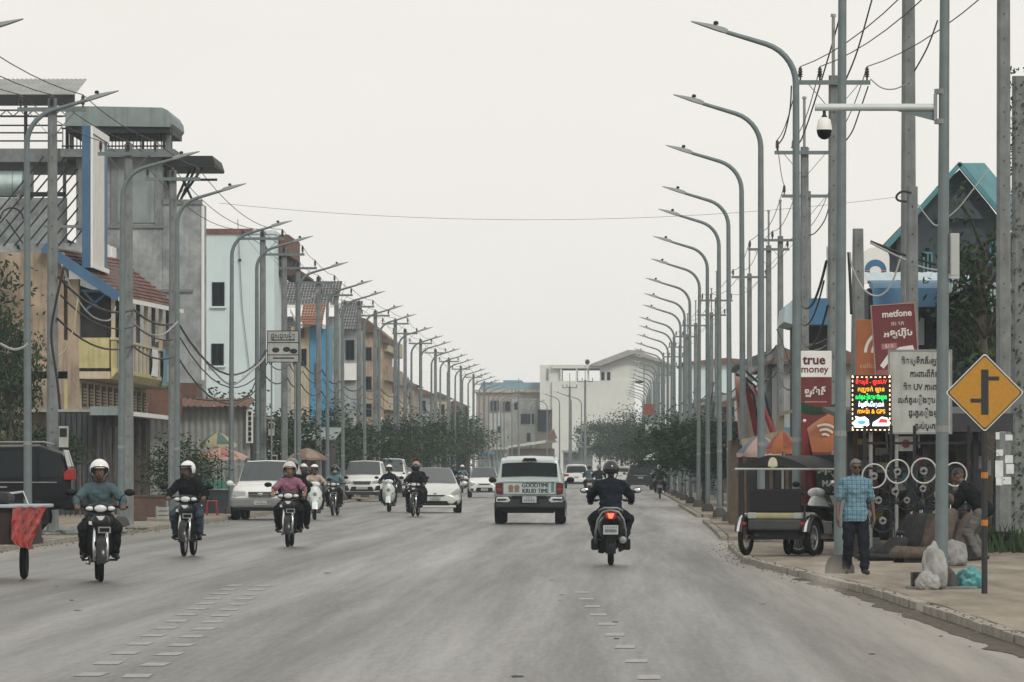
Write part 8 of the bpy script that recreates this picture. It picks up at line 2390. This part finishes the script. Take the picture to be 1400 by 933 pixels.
for a in (-1, 1):
    for b in (-1, 1): m = MB(); m.bar((a * .12, b * .12, .4), (a * .16, b * .16, 0), .035); m.build("leg", mat("red_plastic", (.32, .03, .04)), sl)
# hanging Khmer signboard
t, w, h = board("shop_sign", "white framed Khmer signboard with small pictures hung on the power poles", 366, 408, 453, 495, 187, m_offw, frame=m_dark, posts=2, zfoot=ZL_)
text("lettering", "ជួសជុលម៉ូតូ", .24, m_letk, t, (0, -.003, h / 2 - .17), sx=.8, bold=.004)
for k, (x_, z_) in enumerate(((-.25, -.12), (.12, -.1), (.36, -.16))):
    q = MB(); q.ball((x_, -.002, z_), (.13, .006, .09), 10, 6); q.build("picture", m_dark, t)
q = MB(); q.bx(-w / 2, w / 2, -.008, -.001, .12, .15); q.bx(-w / 2, w / 2, -.008, -.001, -.30, -.27); q.build("divider", m_dark, t)
q = MB(); q.bx(-.4, .4, -.005, -.001, .2, .24); q.bx(-.35, .38, -.005, -.001, -.42, -.37); q.build("small_print", m_letk, t)
# meter boxes on poles
for k, (px, py0, py1, Y, dx, lab) in enumerate(((84, 583, 612, 119.5, .13, "pale meter box strapped to the nearest left power pole"), (368, 577, 596, 187.5, .12, "pale meter box strapped to the pole by the silver car"), (372, 622, 640, 187.4, .12, "small notice box on the pole by the silver car, lower one"))):
    b = thing("meter_box", lab, "meter box", (xa(px + 3, Y), Y, za(py1, Y))); hgt = (py1 - py0) / F * Y
    m = MB(); m.bx(-.10, .10, -.08, .08, 0, hgt); m.build("case", m_offw, b, bevel=.01)
    m = MB(); m.bx(-.08, .08, -.09, -.081, hgt * .5, hgt * .9); m.build("window", m_dark, b)
# iron fence and odds and ends at the foot of the old house
fe = thing("iron_fence", "rusty iron railing fence behind the black parked car", "fence", (xa(95, 160), 160, ZL_))
m = MB()
for z in (.3, 1.5): m.bx(-1.2, 1.1, -.02, .02, z, z + .05)
m.build("rail", m_dark, fe)
for k in range(16):
    m = MB(); m.bx(-1.15 + k * .145, -1.12 + k * .145, -.015, .015, 0, 1.7 + .06 * (k % 2)); m.build("picket", m_dark if k % 5 else m_rust, fe)
bx_ = thing("wooden_chest", "brown wooden chest on the sandy pavement behind the nearest riders", "chest", (xa(203, 148), 148, ZL_))
m = MB(); m.bx(-.45, .45, -.3, .3, .08, .62); m.build("case", m_brown, bx_, bevel=.01)
m = MB(); m.bx(-.48, .48, -.33, .33, .62, .68); m.build("lid", m_wood, bx_)
for sx_ in (-1, 1): m = MB(); m.bx(sx_ * .4 - .04, sx_ * .4 + .04, -.28, -.2, 0, .08); m.build("leg", m_wood, bx_)
for k, (px, Y, mm, lab) in enumerate(((192, 146, m_wood, "small timber crate leaning before the wooden chest"), (222, 147, m_offw, "small pale crate beside the wooden chest"), (228, 149, m_brown, "narrow brown crate at the end of the wooden chest"))):
    c = thing("crate", lab, "crate", (xa(px, Y), Y, ZL_), R(15 * k), "crates by the wooden chest")
    for a in range(3): m = MB(); m.bx(-.16, .16, -.13, -.11, .03 + a * .12, .12 + a * .12); m.build("slat", mm, c)
    for a in range(3): m = MB(); m.bx(-.16, .16, .11, .13, .03 + a * .12, .12 + a * .12); m.build("slat", mm, c)
    m = MB(); m.bx(-.16, .16, -.108, .108, .0, .03); m.bx(-.16, -.14, -.108, .108, .03, .38); m.bx(.14, .16, -.108, .108, .03, .38); m.build("frame", mm, c)
m = MB()
for i in range(160):
    x_ = rnd.gauss(xa(95, 120), .5); y_ = rnd.uniform(116, 128); r = rnd.uniform(.03, .10); m.ball((x_, y_, ZL_ + r * .3), (r * 1.4, r, r * .6), 6, 4)
tag(m.build("rubble", m_conc), kind='stuff')
# dark lean-to and stalls under the trees
for k, (px0, px1, Y, h, mm, rm, lab) in enumerate(((118, 232, 158, 2.9, m_darkshop, m_tin, "dark lean-to behind the rider in black"), (452, 520, 300, 2.8, m_void, m_tin, "dark open stall under the trees behind the white cars"), (522, 572, 330, 2.6, m_orange, m_rust, "orange walled stall behind the white hybrid"), (395, 450, 240, 2.8, m_void, m_grey_awn, "dark open stall behind the tan umbrella"), (572, 640, 420, 3., m_void, m_rust, "low dark stalls at the far end of the left trees"))):
    if k == 0: continue
    s_ = thing("lean_to", lab, "stall", (xa(px0, Y), Y, 0), 0, "stalls on the left")
    m = MB(); m.bx(xa(px0, Y), xa(px1, Y), Y + 1, Y + 6, 0, h - .05); m.build("wall", mm, s_, world=True)
    m = MB(); m.prism([(Y - .8, h - .1), (Y - .8, h - .03), (Y + 6, h + .5), (Y + 6, h + .43)], xa(px0, Y) - .3, xa(px1, Y) + .3, axis='X'); m.build("roof", rm, s_, world=True)
    for j in range(3):
        x_ = xa(px0 + 2 + j * (px1 - px0 - 4) / 2, Y - .6); q = MB(); q.bx(x_ - .04, x_ + .04, Y - .65, Y - .57, 0, h - .1); q.build("post", m_wood, s_, world=True)
sp = thing("shrine_spire", "small white spire with a flared foot among the left trees", "shrine", (xa(522, 322), 322, za(610, 322)))
m = MB(); m.lathe([(.34, -2.6), (.36, 0), (.22, .25), (.12, .7), (.07, 1.2), (.02, 1.7)], (0, 0, 0), 12); m.build("spire", m_white, sp, smooth=50)
m = MB(); m.bx(-.9, .2, -.3, .3, -.2, -.08); m.build("eave", m_offw, sp)
# vines over the beige wall
m = MB()
for i in range(1500):
    x_ = rnd.gauss(-18.7, .55); z = rnd.uniform(1.5, 7.6) + rnd.gauss(0, .3)
    if x_ > -17.0 and z > 5: continue
    c = Vector((x_, 165.6 - abs(rnd.gauss(0, .25)), z)); u = Vector((rnd.gauss(0, 1), rnd.gauss(0, 1), rnd.gauss(0, 1))).normalized(); w_ = u.orthogonal().normalized(); s_ = rnd.uniform(.06, .14)
    m.mi = rnd.choices((0, 1, 2), (.5, .38, .12))[0]; m.quad(c - u * s_, c + w_ * s_ * .5, c + u * s_, c - w_ * s_ * .5)
o = m.build("creeper", m_leafs, fix=False); tag(o, kind='stuff')
# ------------------------------------------------------------------ done
bpy.context.view_layer.update()
